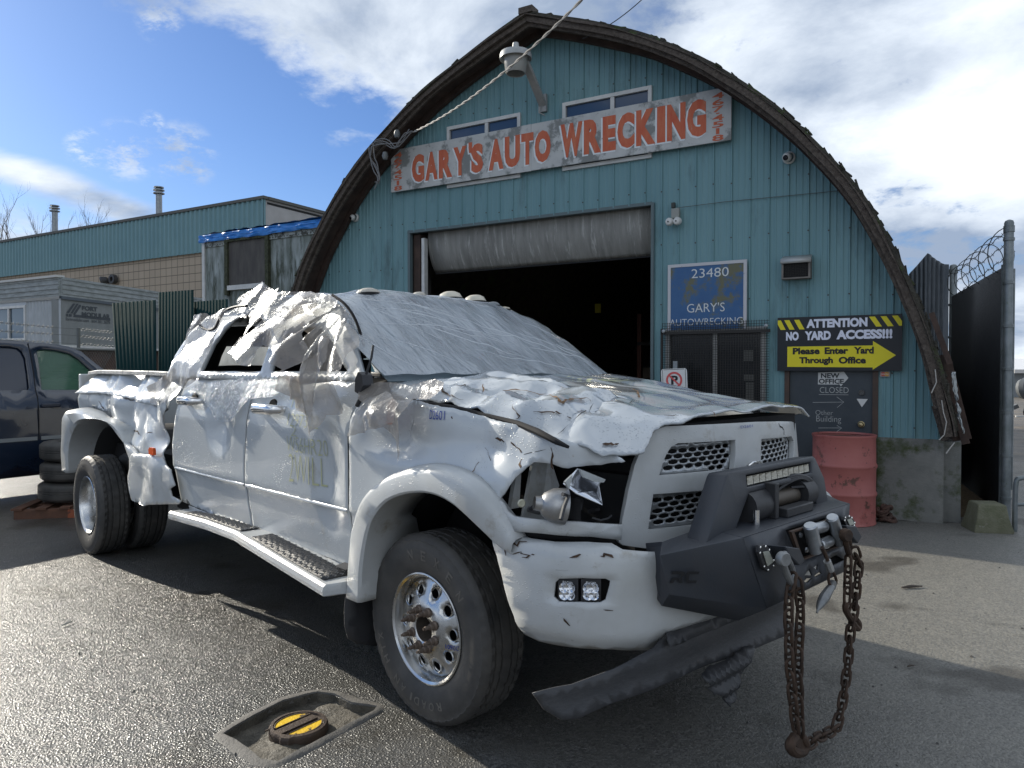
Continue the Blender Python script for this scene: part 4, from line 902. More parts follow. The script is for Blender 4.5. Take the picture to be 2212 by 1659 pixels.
def crack(name, px, w=.006, S=hs, m=rust, par=hood, lift=.0105, conv=z4, seed=0):
    r = random.Random(seed+len(px)); uv = [S.uv(*conv(*p)) for p in px]; pts = []
    for a, b in zip(uv, uv[1:]):
        k = max(2, int(math.hypot(b[0]-a[0], b[1]-a[1])/.02))
        for i in range(k): pts.append((a[0]+(b[0]-a[0])*i/k+r.uniform(-.004, .004), a[1]+(b[1]-a[1])*i/k+r.uniform(-.004, .004)))
    pts.append(uv[-1]); n = len(pts); L_ = []; R_ = []
    for i, p in enumerate(pts):
        a = Vector(pts[max(0, i-1)]); b = Vector(pts[min(n-1, i+1)]); d = (b-a); d = d.normalized() if d.length > 1e-6 else Vector((1, 0)); nn = Vector((-d.y, d.x))
        ww = w*.62*r.uniform(.15, 1.0)*(math.sin(math.pi*(i+.3)/(n-.4))**.5 if n > 2 else 1); c = Vector(p); L_.append(c+nn*ww); R_.append(c-nn*ww*r.uniform(.3, 1))
    O = S.off(lift); g = MB(S.fr); g.add([O(*p) for p in L_]+[O(*p) for p in R_], [(i, i+1, n+i+1, n+i) for i in range(n-1)]); return g.build(name, m, par)
rust2 = mat('primer_crack', (.20, .11, .045), .8, col2=(.05, .03, .02), nscale=30)
for k, (px, w, m) in enumerate(((((540, 360), (600, 400), (680, 440), (750, 455)), .008, rust), (((690, 340), (740, 345), (790, 340)), .006, rust), (((1080, 375), (1150, 372), (1230, 380), (1330, 398), (1440, 408)), .010, rust2), (((905, 325), (915, 360), (905, 390)), .012, rust2),
        (((1470, 415), (1530, 450), (1560, 485), (1620, 460), (1720, 450), (1770, 440), (1800, 480)), .016, rust2), (((1820, 485), (1740, 570), (1640, 650), (1530, 750)), .007, gap), (((1500, 570), (1520, 560), (1560, 575)), .010, rust), (((1180, 620), (1215, 590), (1190, 560), (1160, 495)), .006, rust),
        (((1905, 490), (2000, 492), (2120, 490), (2200, 465)), .006, gap), (((2150, 365), (2190, 390), (2205, 440)), .020, rust2), (((1980, 360), (2050, 370)), .008, gap), (((1330, 540), (1400, 545), (1480, 565), (1550, 580)), .005, rust), (((1900, 830), (1950, 825), (2000, 835), (2030, 820)), .016, rust), (((1600, 590), (1650, 605)), .006, rust))):
    crack('paint_crack', px, w, m=m, seed=k)
for px, w in ((((290, 20), (330, 40)), .006), (((640, 370), (720, 368), (760, 370)), .007), (((1020, 330), (1055, 345), (1060, 380)), .008), (((1000, 250), (1060, 235), (1120, 222)), .005)): crack('paint_crack', px, w, m=rust, conv=z5)
fs_ = Surf(FEND, -.6, 1.0, .5, 1.42, TF, 120, 60)
for k, (px, w, m) in enumerate(((((1020, 760), (1060, 770), (1090, 790)), .012, rust), (((1150, 790), (1190, 830), (1235, 880)), .014, rust), (((1250, 900), (1350, 880), (1440, 850)), .004, gap), (((1480, 830), (1490, 900), (1485, 970), (1495, 1020)), .010, rust), (((780, 1060), (840, 1030), (880, 960)), .008, rust2), (((345, 620), (320, 700), (290, 780)), .003, gap), (((1240, 930), (1220, 980), (1230, 1010)), .014, rust2), (((650, 580), (660, 600)), .008, rust), (((930, 840), (960, 900), (980, 950)), .004, rust))):
    crack('paint_crack', px, w, fs_, m, fender, .004, seed=k)
for k, (px, w) in enumerate(((((380, 230), (400, 270), (430, 300)), .012), (((580, 205), (650, 225), (700, 215)), .010), (((660, 480), (700, 480), (730, 520)), .020), (((780, 500), (830, 490)), .010))):
    crack('paint_crack', px, w, side, rust, bed_side, .004, z1, seed=k)
# hood gap strip along the fender and the dark slot over the grille
g = MB(TF); pts = [SIDE(*p)+Vector((0, .012, .004)) for p in side.poly([z4(*q) for q in [(312, 440), (340, 468), (520, 492), (700, 525), (950, 592), (1180, 648), (1350, 718), (1500, 798), (1600, 845)]])]
g.tube(pts, [.006, .010, .010, .010, .011, .012, .014, .012, .006], 8).build('hood_seal', gap, truck)
# ---------------------------------------------------------------- front end
NP = [(.36, -1.0), (.56, -1.0), (.70, -.965), (.80, -.88), (.86, -.76), (.90, -.6), (.93, -.3), (.935, .05), (.93, .4), (.90, .7), (.86, .86), (.78, .96), (.6, 1.0)]
BP = [(.40, -1.0), (.58, -1.0), (.80, -.965), (.93, -.89), (1.0, -.78), (1.04, -.62), (1.065, -.35), (1.075, .05), (1.065, .4), (1.04, .68), (1.0, .84), (.9, .95), (.75, 1.0), (.42, 1.0)]
def plan(P, dz):
    Q_ = resamp(chaikin(P, 2), 80)
    def f(u, v):
        u = max(0, min(.9999, u))*80; i = int(u); p = Q_[i].lerp(Q_[i+1], u-i); a = Q_[max(0, i-1)]; b = Q_[min(80, i+2)]; t = (b-a).normalized(); n = Vector((t.y, -t.x)); o = dz(v, u/80); return Vector((p.x+n.x*o, p.y+n.y*o, v))
    return f
NOSE = plan(NP, lambda z, u: 0)
def bz(z, u): return .014*math.exp(-((z-.74)/.12)**4)-.075*sst(.60-z, 0, .12)-.05*sst(z, .865, .93)+.006*noise.noise(Vector((u*14, z*8, 1)))
BUMP = plan(BP, bz)
nose = Surf(NOSE, 0, 1, .6, 1.35, TF, 80, 30); bmp = Surf(BUMP, 0, 1, .45, 1.0, TF, 90, 40)
zc = zz(1300, 1900, .5907); z7 = zz(2300, 1900, .5907)
skin('headlight_sill', nose.poly([z4(*p) for p in [(1035, 1290), (1065, 1278), (1090, 1305), (1120, 1365), (1175, 1408), (1300, 1425), (1700, 1450), (2060, 1475), (2045, 1600), (1800, 1572), (1400, 1545), (1135, 1522), (1085, 1440)]]), NOSE, .025, paintg, th=.02)
fogh = [zc(*p) for p in [(1318, 570), (1328, 480), (1352, 455), (1500, 452), (1645, 455), (1672, 470), (1665, 525), (1645, 590), (1610, 607), (1480, 605), (1350, 602)]]
bout = [(1066, 1153), (1074, 1149), (1120, 1160), (1200, 1172), (1267, 1172), (1320, 1175), (1345, 1188), (1400, 1192), (1440, 1190), (1480, 1178)]
bl_uv = bmp.poly(bout); lo_uv = bmp.poly([(1563, 1325), (1500, 1345), (1436, 1366), (1424, 1378), (1413, 1402), (1380, 1402), (1320, 1400), (1230, 1395), (1165, 1383), (1135, 1368), (1112, 1330), (1090, 1262), (1075, 1200)])
bumper = skin('front_bumper', bl_uv+[(.55, .90), (.75, .90), (.97, .90), (.97, .60), (.75, .54), (.56, .57)]+lo_uv, BUMP, .022, paintg, holes=[bmp.poly(fogh)], th=.01)
fc = bmp.uv(*zc(1490, 530)); fcp = BUMP(*fc); fn_ = bmp.nrm(*fc); BI = bmp.off(-.045)
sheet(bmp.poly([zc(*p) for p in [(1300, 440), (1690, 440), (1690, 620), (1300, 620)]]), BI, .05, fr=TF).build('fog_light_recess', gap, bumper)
for cx_ in (1403, 1552):
    fg = MB(TF); P4 = [bmp.uv(*zc(cx_+a, 528+b)) for a, b in ((-68, -72), (64, -72), (64, 76), (-68, 76))]; ofr = bmp.off(-.004); off2 = bmp.off(-.045)
    A4 = [ofr(*p) for p in P4]; B4 = [off2(*p) for p in P4]; fg.add(A4+B4, [(0, 1, 2, 3), (0, 4, 5, 1), (1, 5, 6, 2), (2, 6, 7, 3), (3, 7, 4, 0)]); fo_ = fg.build('fog_light', blackp, bumper, bev=.003)
    lg = MB(TF)
    for a in (-1, 1):
        for b in (-1, 1):
            c = bmp.uv(*zc(cx_+a*19, 536+b*22)); q = bmp.off(.001)(*c); lg.lathe([(.0, -.004), (.008, -.003), (.0175, .006), (.0185, .007)], q-bmp.nrm(*c)*.002, bmp.nrm(*c), 4 if 0 else 12)
    lg.build('reflector', mat('led_reflector', (.75, .76, .78), .12, metal=1), fo_)
    tg = MB(TF); c0 = bmp.uv(*zc(cx_-30, 492)); O_ = bmp.off(.0015); c1 = bmp.uv(*zc(cx_+34, 478))
    vs_, fs2 = text_mesh('RIGID', 1, 1, bold=.02); tg.add([O_(c0[0]+(c1[0]-c0[0])*v.x, c0[1]+(c1[1]-c0[1])*v.y) for v in vs_], fs2); tg.build('lettering', mat('pale_ink', (.5, .5, .5), .6), fo_)
for k, (px, w) in enumerate(((((1040, 225), (1090, 245), (1150, 230)), .010), (((1060, 305), (1110, 290), (1150, 310), (1120, 320)), .012), (((1430, 320), (1490, 305)), .010), (((1600, 320), (1660, 310), (1690, 325)), .016), (((1010, 225), (1020, 310)), .006), (((1340, 395), (1420, 400)), .004), (((1640, 655), (1690, 655)), .008), (((1385, 700), (1420, 750)), .008), (((1180, 300), (1200, 305)), .012))):
    crack('paint_chip', px, w*.55, bmp, rust, bumper, .0085, zc, seed=k)
skin('bumper_filler', nose.poly([z4(*p) for p in [(1120, 1522), (1400, 1548), (1800, 1575), (2045, 1602), (2045, 1660), (1900, 1650), (1600, 1620), (1200, 1580)]]), nose.off(-.03), .05, gap)
def GR(y, z):
    q = abs(y-.05)/(.76 if y < .05 else .86); return Vector((.955-.14*q**2.6-(z-.85)*.10-.25*max(0, q-.93)**1.2, y, z))
gs = Surf(GR, -1.0, 1.05, .75, 1.36, TF, 80, 30)
gout = [(265, 1400), (300, 1200), (350, 960), (400, 760), (440, 660), (480, 620), (520, 530), (570, 470), (650, 440), (1000, 424), (1400, 402), (1600, 398), (1700, 400), (1760, 415), (1792, 450), (1808, 520), (1806, 620), (1795, 800), (1775, 1000), (1765, 1100), (1700, 1150), (1400, 1250), (1250, 1290), (900, 1370), (760, 1410), (600, 1440), (490, 1452), (400, 1440), (300, 1425)]
ins = {'a': [(602, 845), (640, 720), (668, 660), (705, 605), (755, 580), (1000, 568), (1235, 552), (1235, 680), (1222, 795), (1000, 812), (800, 830)],
       'b': [(510, 1297), (530, 1150), (553, 1003), (800, 985), (1060, 965), (1230, 945), (1215, 1080), (1190, 1215), (950, 1250), (700, 1280)],
       'c': [(1450, 545), (1600, 533), (1700, 522), (1718, 560), (1720, 640), (1715, 705), (1600, 735), (1470, 765), (1446, 740), (1446, 640)],
       'd': [(1435, 935), (1560, 905), (1700, 880), (1697, 940), (1688, 1020), (1650, 1050), (1500, 1075), (1400, 1095), (1415, 1010)]}
guv = {k: gs.poly([z5(*p) for p in v]) for k, v in ins.items()}
grille = skin('grille', gs.poly([z5(*p) for p in gout]), gs.off(0.0), .022, paintg, holes=list(guv.values()), th=.024)
grille.modifiers[0].offset = -1; md = grille.modifiers.new('bevel', 'BEVEL'); md.width = .008; md.segments = 3; md.limit_method = 'ANGLE'; md.angle_limit = R(60)
gm = mat('grille_grey', (.40, .42, .43), .3, metal=.6, col2=(.26, .27, .28), nscale=12)
for k, poly in guv.items():
    cx_ = sum(p[0] for p in poly)/len(poly); cy_ = sum(p[1] for p in poly)/len(poly); big = [(cx_+(p[0]-cx_)*1.03, cy_+(p[1]-cy_)*1.05) for p in poly]
    holes = []; hw_, hh = .060, .0205; ys = [p[0] for p in poly]; zs = [p[1] for p in poly]; r = 0; z = min(zs)+.006
    while z < max(zs):
        y = min(ys)-.05+(hw_/2 if r % 2 else 0)
        while y < max(ys)+.05:
            h = [(y+a*hw_, z+b*hh) for a, b in ((.03, .5), (.12, .84), (.30, .86), (.36, .96), (.64, .96), (.70, .86), (.88, .84), (.97, .5), (.88, .16), (.70, .14), (.64, .04), (.36, .04), (.30, .14), (.12, .16))]
            if all(inpoly(p, poly) for p in h): holes.append(h)
            y += hw_
        z += hh*1.04; r += 1
    o = sheet(big, gs.off(-.030), .03, holes=holes, fr=TF, inner=False, hres=.05).build('grille_mesh', gm, grille, thick=.010)
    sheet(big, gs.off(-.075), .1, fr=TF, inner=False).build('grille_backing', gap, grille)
# badge on the grille: a shield outline partly behind the bull bar
g = MB(TF); O_ = gs.off(.010)
for px in ([(1325, 800), (1330, 765), (1365, 740), (1420, 737), (1447, 760), (1452, 790)], [(1322, 960), (1345, 985), (1370, 1005), (1400, 985), (1435, 940)]):
    g.tube([O_(*gs.uv(*z5(*p))) for p in px], .0055, 6)
g.tube([O_(*gs.uv(*z5(*p))) for p in [(1345, 950), (1370, 975), (1400, 950)]], .004, 6); g.tube([O_(*gs.uv(*z5(*p))) for p in [(1340, 800), (1365, 775), (1390, 785), (1415, 770), (1440, 790)]], .006, 6)
g.build('badge', chrome, grille)
crack('grille_split', [(1590, 405), (1605, 440), (1635, 470), (1635, 510)], .008, gs, gap, grille, .0015, z5)
ink = mat('blue_marker', (.03, .06, .30), .6)
def write(s, S, conv, p0, p1, par, m=ink, lift=.007, bold=-.006, name='marker_number', flip=False):
    c0 = S.uv(*conv(*p0)); c1 = S.uv(*conv(*p1)); O_ = S.off(lift); vs_, fs2 = text_mesh(s, 1, 1, bold=bold)
    g = MB(S.fr); g.add([O_(c0[0]+(c1[0]-c0[0])*v.x, c0[1]+(c1[1]-c0[1])*v.y) for v in vs_], fs2); return g.build(name, m, par)
write('D2601', gs, z5, (1267, 458), (1365, 425), grille)
write('D2601', fs_, z4, (475, 600), (605, 535), fender, bold=.0)
write('D2601', side, z3, (420, 1110), (490, 1065), rear_door, mat('faint_marker', (.22, .30, .45), .6))
yw = mat('yellow_crayon', (.44, .45, .27), .7)
for s_, a, b in (('10', (1095, 1170), (1180, 1100)), ('1297322', (1060, 1320), (1330, 1240)), ('2', (1095, 1400), (1140, 1330)), ('W56HR20', (1060, 1530), (1390, 1440)), ('2WILL', (1080, 1780), (1390, 1590))): write(s_, side, z3, a, b, front_door, yw, .007, -.022, 'crayon_writing')
write('D2601', hs, z4, (1780, 290), (1990, 255), hood, yw, .004, -.012, 'crayon_writing')
# smashed headlight and what shows in its bay
bay = mat('engine_bay_black', (.012, .013, .015), .7, col2=(.025, .025, .026), nscale=6)
g = MB(TF); g.box((-.5, -.50, .50), (.46, .75, 1.12)); g.box((.46, -.50, .5), (.76, .70, 1.16)); g.box((.40, -.56, .62), (.80, -.48, 1.10)); g.build('engine_bay_filler', bay, truck)  # plain black boxes filling the bay, added to block light
g = MB(TF); g.prism([(.50, -.90, .90), (.50, -.82, 1.20), (.50, -.74, 1.18), (.52, -.70, 1.05), (.52, -.74, .98), (.52, -.72, .92), (.5, -.80, .86)], (.012, 0, 0)); g.prism([(.47, -.93, .98), (.47, -.89, 1.16), (.47, -.87, 1.16), (.47, -.885, .98)], (.02, 0, 0)); g.build('inner_fender_bracket', paintg, truck)
bz5 = zz(1850, 1700, .226); hl = lambda x, y, X: T(*bz5(x, y), 'x', X)
rf = mat('headlight_reflector', (.80, .82, .86), .22, metal=.85, bump=.2, bscale=26, bdist=.01)
g = MB(TF); A = hl(1400, 255, .78); B = hl(1165, 500, .80); C_ = hl(1380, 670, .82); D_ = hl(1810, 860, .84); E_ = hl(1745, 520, .80); F_ = hl(1820, 430, .80)
ctr = hl(1500, 600, .66)
g.add([A, B, C_, D_, E_, F_, ctr, hl(1460, 400, .70), hl(1700, 620, .70)], [(0, 1, 7), (1, 2, 6), (1, 6, 7), (2, 3, 8), (2, 8, 6), (3, 4, 8), (4, 5, 8), (5, 0, 7), (5, 7, 8), (7, 6, 8)])
g.build('headlight_bowl', rf, truck, thick=.004, ang=20)
g = MB(TF); g.prism([A, hl(1830, 430, .81), hl(1800, 480, .80), hl(1640, 470, .80), hl(1480, 400, .80)], (.01, 0, 0)); g.build('headlight_lens_shard', mat('grey_ribbed_lens', (.36, .38, .38), .2, metal=.3, bump=.6, bscale=90, bdist=.004), truck); g = MB(TF); g.prism([hl(1290, 350, .81), hl(1165, 470, .82), hl(1230, 600, .82), hl(1250, 520, .82)], (.008, 0, 0)); g.build('headlight_lens_shard', mat('grey_ribbed_lens', (.36, .38, .38), .2, metal=.3, bump=.6, bscale=90, bdist=.004), truck)
c = hl(1060, 870, .74); dcc = hl(900, 850, .72)-c
MB(TF).lathe([(.025, .085), (.028, .06), (.042, .05), (.060, .02), (.066, -.02), (.066, -.03), (.0, -.03)], c, dcc, 20).build('headlight_projector', mat('cast_alloy', (.42, .42, .42), .4, metal=.8, col2=(.25, .25, .25), nscale=20), truck)
g = MB(TF); g.tube([hl(1150, 680, .80), hl(1245, 700, .80), hl(1170, 900, .81), hl(1120, 1100, .82)], .008, 6); g.box(tuple(hl(1240, 1080, .74)), tuple(hl(1450, 760, .80)+Vector((0, .0, .0)))); g.tube([hl(1640, 1070, .8), hl(1780, 1110, .82), hl(1900, 1080, .83), hl(1960, 1030, .83)], .004, 5); g.build('headlight_wiring', blackp, truck)
for k_ in range(9):
    a_ = hl(rnd.uniform(700, 1900), rnd.uniform(880, 1060), rnd.uniform(.52, .66)); MB(TF).tube([Vector(q_) for q_ in chaikin([tuple(a_), tuple(a_+Vector((rnd.uniform(-.05, .05), rnd.uniform(-.04, .04), rnd.uniform(-.02, .06)))), tuple(a_+Vector((rnd.uniform(-.05, .05), rnd.uniform(-.07, .07), rnd.uniform(-.03, .05))))], 2)], rnd.uniform(.004, .012), 6).build('loose_hose', blackp if k_ % 3 else mat('grey_hose', (.13, .13, .13), .5), truck)
MB(TF).lathe([(0, .004), (.012, .006), (.016, 0)], hl(470, 830, .60), (1, -.6, 0), 12).build('clip', mat('cream_clip', (.45, .44, .34), .5), truck)
# ---------------------------------------------------------------- wheels
def tyre(c, side_, par, words=(), seed=0, R0=.405, Rb=.232, W2=.122, name='tyre', m=rubber, axis=None, fr=TF, grooves=True):
    """c: centre, axis along +-y; side_ -1: outer face towards the truck's right"""
    prof = [(Rb, .085), (Rb+.006, .100), (Rb+.020, .108), (.285, .120), (.325, .126), (.355, .122), (.372, .116), (.380, .117), (.392, .108), (.400, .096), (.4035, .088)]
    k = R0/.405; prof = [(r*k if r > .27 else r, h*W2/.126) for r, h in prof]
    tr_ = []; xs = [.088, .066, .062, .052, .048, .026, .022, .004, -.0]
    for i, h in enumerate(xs): tr_.append((h*W2/.126, i))
    full = [(r, h, 0) for r, h in prof]
    hs_ = [(.088, 1, 1), (.070, 1, 1), (.068, 0, 0), (.060, 0, 0), (.058, 1, 2), (.034, 1, 2), (.032, 0, 0), (.024, 0, 0), (.022, 1, 3), (-.022, 1, 3)]
    ring = full+[(None, h*W2/.126, (t, zn)) for h, t, zn in hs_]+[(None, -h*W2/.126, (t, zn)) for h, t, zn in hs_[::-1][1:]]+[(r, -h, 0) for r, h in prof[::-1]]
    n = 176; vs = []; fs = []; C0 = Vector(c)
    for j in range(n):
        a = 2*math.pi*j/n
        for i, (r, h, q) in enumerate(ring):
            if r is None:
                t, zn = q; rr = R0 if t else R0-.012
                if t:
                    ph = (j+int(abs(h)*160)*(1 if h > 0 else -1)) % 4
                    if zn == 1 and ph == 0: rr -= .010
                    if zn == 2 and (j+int(h*300)) % 6 == 0: rr -= .008
                    if zn == 3 and (j+int(h*120)) % 9 == 0: rr -= .007
            else:
                rr = r
                if .375 < r/k < .398 and j % 4 == 0: rr -= .005
            vs.append(C0+Vector((rr*math.sin(a), side_*h, rr*math.cos(a))))
    m_ = len(ring)
    for j in range(n):
        for i in range(m_-1): fs.append((j*m_+i, ((j+1) % n)*m_+i, ((j+1) % n)*m_+i+1, j*m_+i+1))
    g = MB(fr); g.add(vs, fs); o = g.build(name, m, par, ang=28)
    lg = MB(fr)
    for (s, a0, step, rad, hgt) in words:
        for i, ch in enumerate(s):
            if ch == ' ': continue
            vv, ff = text_mesh(ch, .034 if ch != 'I' else .012, hgt, bold=.02); a = R(a0+step*i)
            # clockwise seen from outside the right flank
            P = []
            for v in vv:
                for zlift in (0,): pass
                aa = a+(v.x-.017)/rad; rr = rad+v.y-hgt/2
                hh = W2/.126*lerpt([(.26, .113), (.285, .1205), (.325, .1268), (.355, .1228)], rr)+.0016
                P.append(C0+Vector((rr*math.sin(aa), side_*hh, rr*math.cos(aa))))
            lg.add(P, ff)
    if words: lg.build('raised_lettering', mat('worn_tyre_lettering', (.125, .115, .10), .7), o)
    return o
rimm = polish; nutm = mat('rusty_studs', (.11, .075, .055), .65, metal=.4, col2=(.20, .16, .13), nscale=40)
def front_rim(c, s, par, marks=True):
    C0 = Vector(c); ax = Vector((0, s, 0))
    ho = [( .163*math.sin(R(36*k+16)), .163*math.cos(R(36*k+16))) for k in range(10)]
    prof = [(.0, .108), (.058, .108), (.098, .108), (.112, .102), (.135, .092), (.17, .078), (.205, .064), (.214, .060)]
    S = lambda a, b: C0+Vector((a, s*lerpt(prof, math.hypot(a, b)), b))
    circ = lambda r, n, cx=0, cz=0: [(cx+r*math.sin(2*math.pi*i/n), cz+r*math.cos(2*math.pi*i/n)) for i in range(n)]
    g = sheet(circ(.214, 64), S, .022, holes=[circ(.056, 32)]+[circ(.0235, 18, *h) for h in ho], fr=TF, hres=.012)
    face = g.build('rim', rimm, par, ang=50, thick=.012); face.modifiers[0].offset = -1
    MB(TF).lathe([(.213, .058), (.217, .085), (.222, .100), (.232, .106), (.238, .104), (.238, .09), (.228, .05), (.222, -.08)], C0, ax, 72).build('rim_flange', rimm, par)
    g = MB(TF)
    for h in ho: g.lathe([(.0232, -.001), (.0232, .004), (.0262, .0055), (.0285, .001)], S(*h)-ax*.003, ax+Vector((h[0]*.3, 0, h[1]*.3))*.3, 20)
    g.build('hand_hole_ring', rimm, face)
    MB(TF).lathe([(.056, .107), (.055, .07), (.050, .02), (.045, .015), (0, .012)], C0, ax, 32).build('hub', mat('hub_grime', (.045, .035, .03), .7, col2=(.09, .075, .06), nscale=30), par)
    MB(TF).lathe([(.212, .03), (.0, .03)], C0-ax*.06, ax, 32).build('brake_disc', gap, par)
    for k in range(8):
        a = R(45*k+22); q = C0+Vector((.083*math.sin(a), s*.108, .083*math.cos(a)))
        MB(TF).lathe([(.021, 0), (.020, .006), (.015, .010), (.014, .026), (.009, .028), (.0085, .052), (.0055, .054), (.0055, .062), (0, .062)], q, ax, 12 if 0 else 10).build('lug_nut', nutm, par, ang=30)
    return face, S
FW = Vector((-.0, -.865, .405))
wt = tyre(FW, -1, truck, (('NEXEN', -14, 16.5, .318, .044), ('ROADIAN HTX', 158, 9.3, .318, .034)), name='front_wheel')
face, FS = front_rim(FW, -1, wt)
vv, ff = text_mesh('D2601', .060, .020, bold=-.0); g = MB(TF)
g.add([FS(.188-v.x, -.036-v.y)+Vector((0, -.0015, 0)) for v in vv], ff); g.build('marker_number', ink, face)
# the centre of each rim sits a little inboard
def rear_rim(c, s, par):
    C0 = Vector(c); ax = Vector((0, s, 0))
    MB(TF).lathe([(.238, .104), (.232, .107), (.224, .100), (.214, .085), (.205, .02), (.198, -.03), (.19, -.05), (.15, -.06), (.09, -.045), (.07, -.045), (.07, .03), (.05, .05), (0, .05)], C0, ax, 64).build('rim', rimm, par)
for (y, s) in ((-1.055, -1), (-.765, -1), (.765, 1), (1.055, 1)):
    w = tyre((-4.26, y, .405), s, truck, (('ROADIAN', -60+0, 10, .318, .036),) if y < -1 else (), name='rear_wheel'); rear_rim((-4.26, y, .405), s, w)
w = tyre((0, .865, .405), 1, truck, name='front_wheel'); front_rim((0, .865, .405), 1, w)
MB(TF).tube([(-4.26, -1.0, .40), (-4.26, 1.0, .40)], .06, 12).build('rear_axle', gap, truck)
MB(TF).lathe([(0, -.2), (.14, -.16), (.17, 0), (.14, .16), (0, .2)], (-4.26, 0, .40), (0, 1, 0), 16).build('differential', gap, truck)
# wheel wells, frame with light-blocking boxes, far side
well = mat('wheel_well_black', (.010, .010, .011), .9)
g = MB(TF)
for cx_, r, y0, y1, a0, a1 in ((.06, .56, -.93, -.45, -100, 80), (-4.28, .60, -.97, -.45, -88, 88)):
    n = 24; vs = []
    for i in range(n+1):
        a = R(a0+(a1-a0)*i/n); vs += [(cx_+r*math.sin(a), y0, .44+r*1.0*math.cos(a)), (cx_+r*math.sin(a), y1, .44+r*math.cos(a))]
    MB(TF).add(vs, [(2*i, 2*i+1, 2*i+3, 2*i+2) for i in range(n)]).build('wheel_well', well, truck, thick=.01)
g = MB(TF)
for y in (-.42, .42): g.box((-5.2, y-.05, .50), (.95, y+.05, .64))
g.box((-3.0, -.90, .52), (-.52, .90, .60)); g.box((-5.3, -.80, .74), (-3.05, .80, .86)); g.box((-5.3, -.55, .60), (-4.6, .55, .74)); g.box((-.62, -.85, .5), (-.50, .85, 1.38))
g.box((-3.12, -.80, .60), (-3.04, .82, 1.46)); g.build('chassis_light_blocks', well, truck)  # frame rails plus black boxes added to block light under the body
FSIDE = lambda x, z: Vector((x, -ty(x, z)+.015*noise.noise(Vector((x*3, 1, z*3))), z))
def archcut(cx_, r, n=16): return [(cx_+r*math.cos(math.pi-math.pi*i/n), .52+r*math.sin(math.pi-math.pi*i/n)) for i in range(n+1)]
skin('far_body_side', [(-5.32, .58)]+archcut(-4.28, .58)+[(-3.2, .50), (-.6, .50)]+archcut(.04, .54)+[(.60, .80), (.60, 1.15), (.5, 1.27), (-.3, 1.38), (-.6, 1.46), (-2.9, 1.49), (-5.30, 1.485)], FSIDE, .09, paintg)
g = MB(TF)
for q in ((-4.28, 1.04, .60),):
    n = 20; vs = []
    for i in range(n+1):
        a = R(-90+180*i/n)
        for (r, y) in ((.60, .99), (.58, 1.18), (.53, 1.19), (.52, 1.0)): vs.append((q[0]+r*math.sin(a), y, .52+r*math.cos(a)))
    g.add(vs, [(4*i+j, 4*i+j+1, 4*i+j+5, 4*i+j+4) for i in range(n) for j in range(3)])
g.build('far_rear_flare', paintg, truck, thick=.004)
g = MB(TF); g.box((-5.40, -.93, .62), (-5.34, .96, 1.48)); g.build('tailgate', paintg, truck, bev=.01)
# running board: rear half straight, front half bent down and out
rb = lambda x, y, yy: T(*z6(x, y), 'y', yy)
sec = [(rb(60, 1055, -1.09), .10), (rb(300, 1120, -1.09), .12), (rb(510, 1197, -1.09), .13), (rb(555, 1225, -1.12), .15), (rb(850, 1405, -1.15), .17), (rb(1128, 1572, -1.17), .18), (Vector((-.46, -1.10, rb(1128, 1572, -1.17).z+.004)), .12)]
vs = []; fs = []
for p, w in sec:
    vs += [p, p+Vector((0, .012, .010)), p+Vector((0, w+.04, .008)), p+Vector((0, w+.05, -.04)), p+Vector((0, .03, -.048)), p+Vector((0, .0, -.042)), p+Vector((0, -.005, -.022))]
for i in range(len(sec)-1):
    for j in range(7): fs.append((i*7+j, (i+1)*7+j, (i+1)*7+(j+1) % 7, i*7+(j+1) % 7))
fs += [tuple(range(7)), tuple(range((len(sec)-1)*7, len(sec)*7))[::-1]]
rbd = MB(TF).add(vs, fs).build('running_board', paintg, truck, ang=25)
padm = mat('step_pad', (.03, .03, .032), .45, bump=1, bscale=55, bdist=.01)
for (i0, t0, i1, t1) in ((0, .35, 2, .3), (3, .15, 5, -.12)):
    def P_(t):
        t = max(0, min(len(sec)-1.001, t)); i = int(t); return sec[i][0].lerp(sec[i+1][0], t-i), sec[i][1]+(sec[i+1][1]-sec[i][1])*(t-i)
    g = MB(TF); n = 10; vs = []
    for k in range(n+1):
        p, w = P_(i0+t0+(i1+t1-i0-t0)*k/n); vs += [p+Vector((0, .03, .014)), p+Vector((0, w, .014))]
    g.add(vs, [(2*i, 2*i+1, 2*i+3, 2*i+2) for i in range(n)]); pd = g.build('step_pad', padm, rbd, thick=.006)
    g = MB(TF)
    L_ = 26
    for k in range(L_):
        t = i0+t0+(i1+t1-i0-t0)*(k+.5)/L_; p, w = P_(t); p2, _ = P_(t+.05)
        for q in range(4): 
            c = p+Vector((0, .045+(w-.06)*q/3.0+(.012 if k % 2 else 0), .018)); d = (p2-p).normalized()
            g.tube([c-d*.012+Vector((0, -.007, 0)), c+Vector((0, .008, 0)), c+d*.012+Vector((0, -.007, 0))], .0025, 4)
    g.build('grip_pattern', mat('worn_grip', (.22, .22, .22), .35, metal=.5), pd)
g = MB(TF); g.beam((-.62, -1.0, .53), (-.62, -.8, .56), .10, .05); g.beam((-1.6, -1.05, .52), (-1.6, -.8, .54), .06, .04); g.build('board_bracket', blackp, truck)
# mud flap behind the front wheel
MF = lambda y, z: Vector((-.47-.04*(z-.4), y, z))
mf = [(T(*p, 'x', -.47).y, T(*p, 'x', -.47).z) for p in [(767, 1213), (754, 1260), (745, 1300), (743, 1350), (750, 1378), (770, 1390), (806, 1394), (830, 1390), (830, 1212)]]
skin('mud_flap', mf, MF, .05, blackp, th=.008)
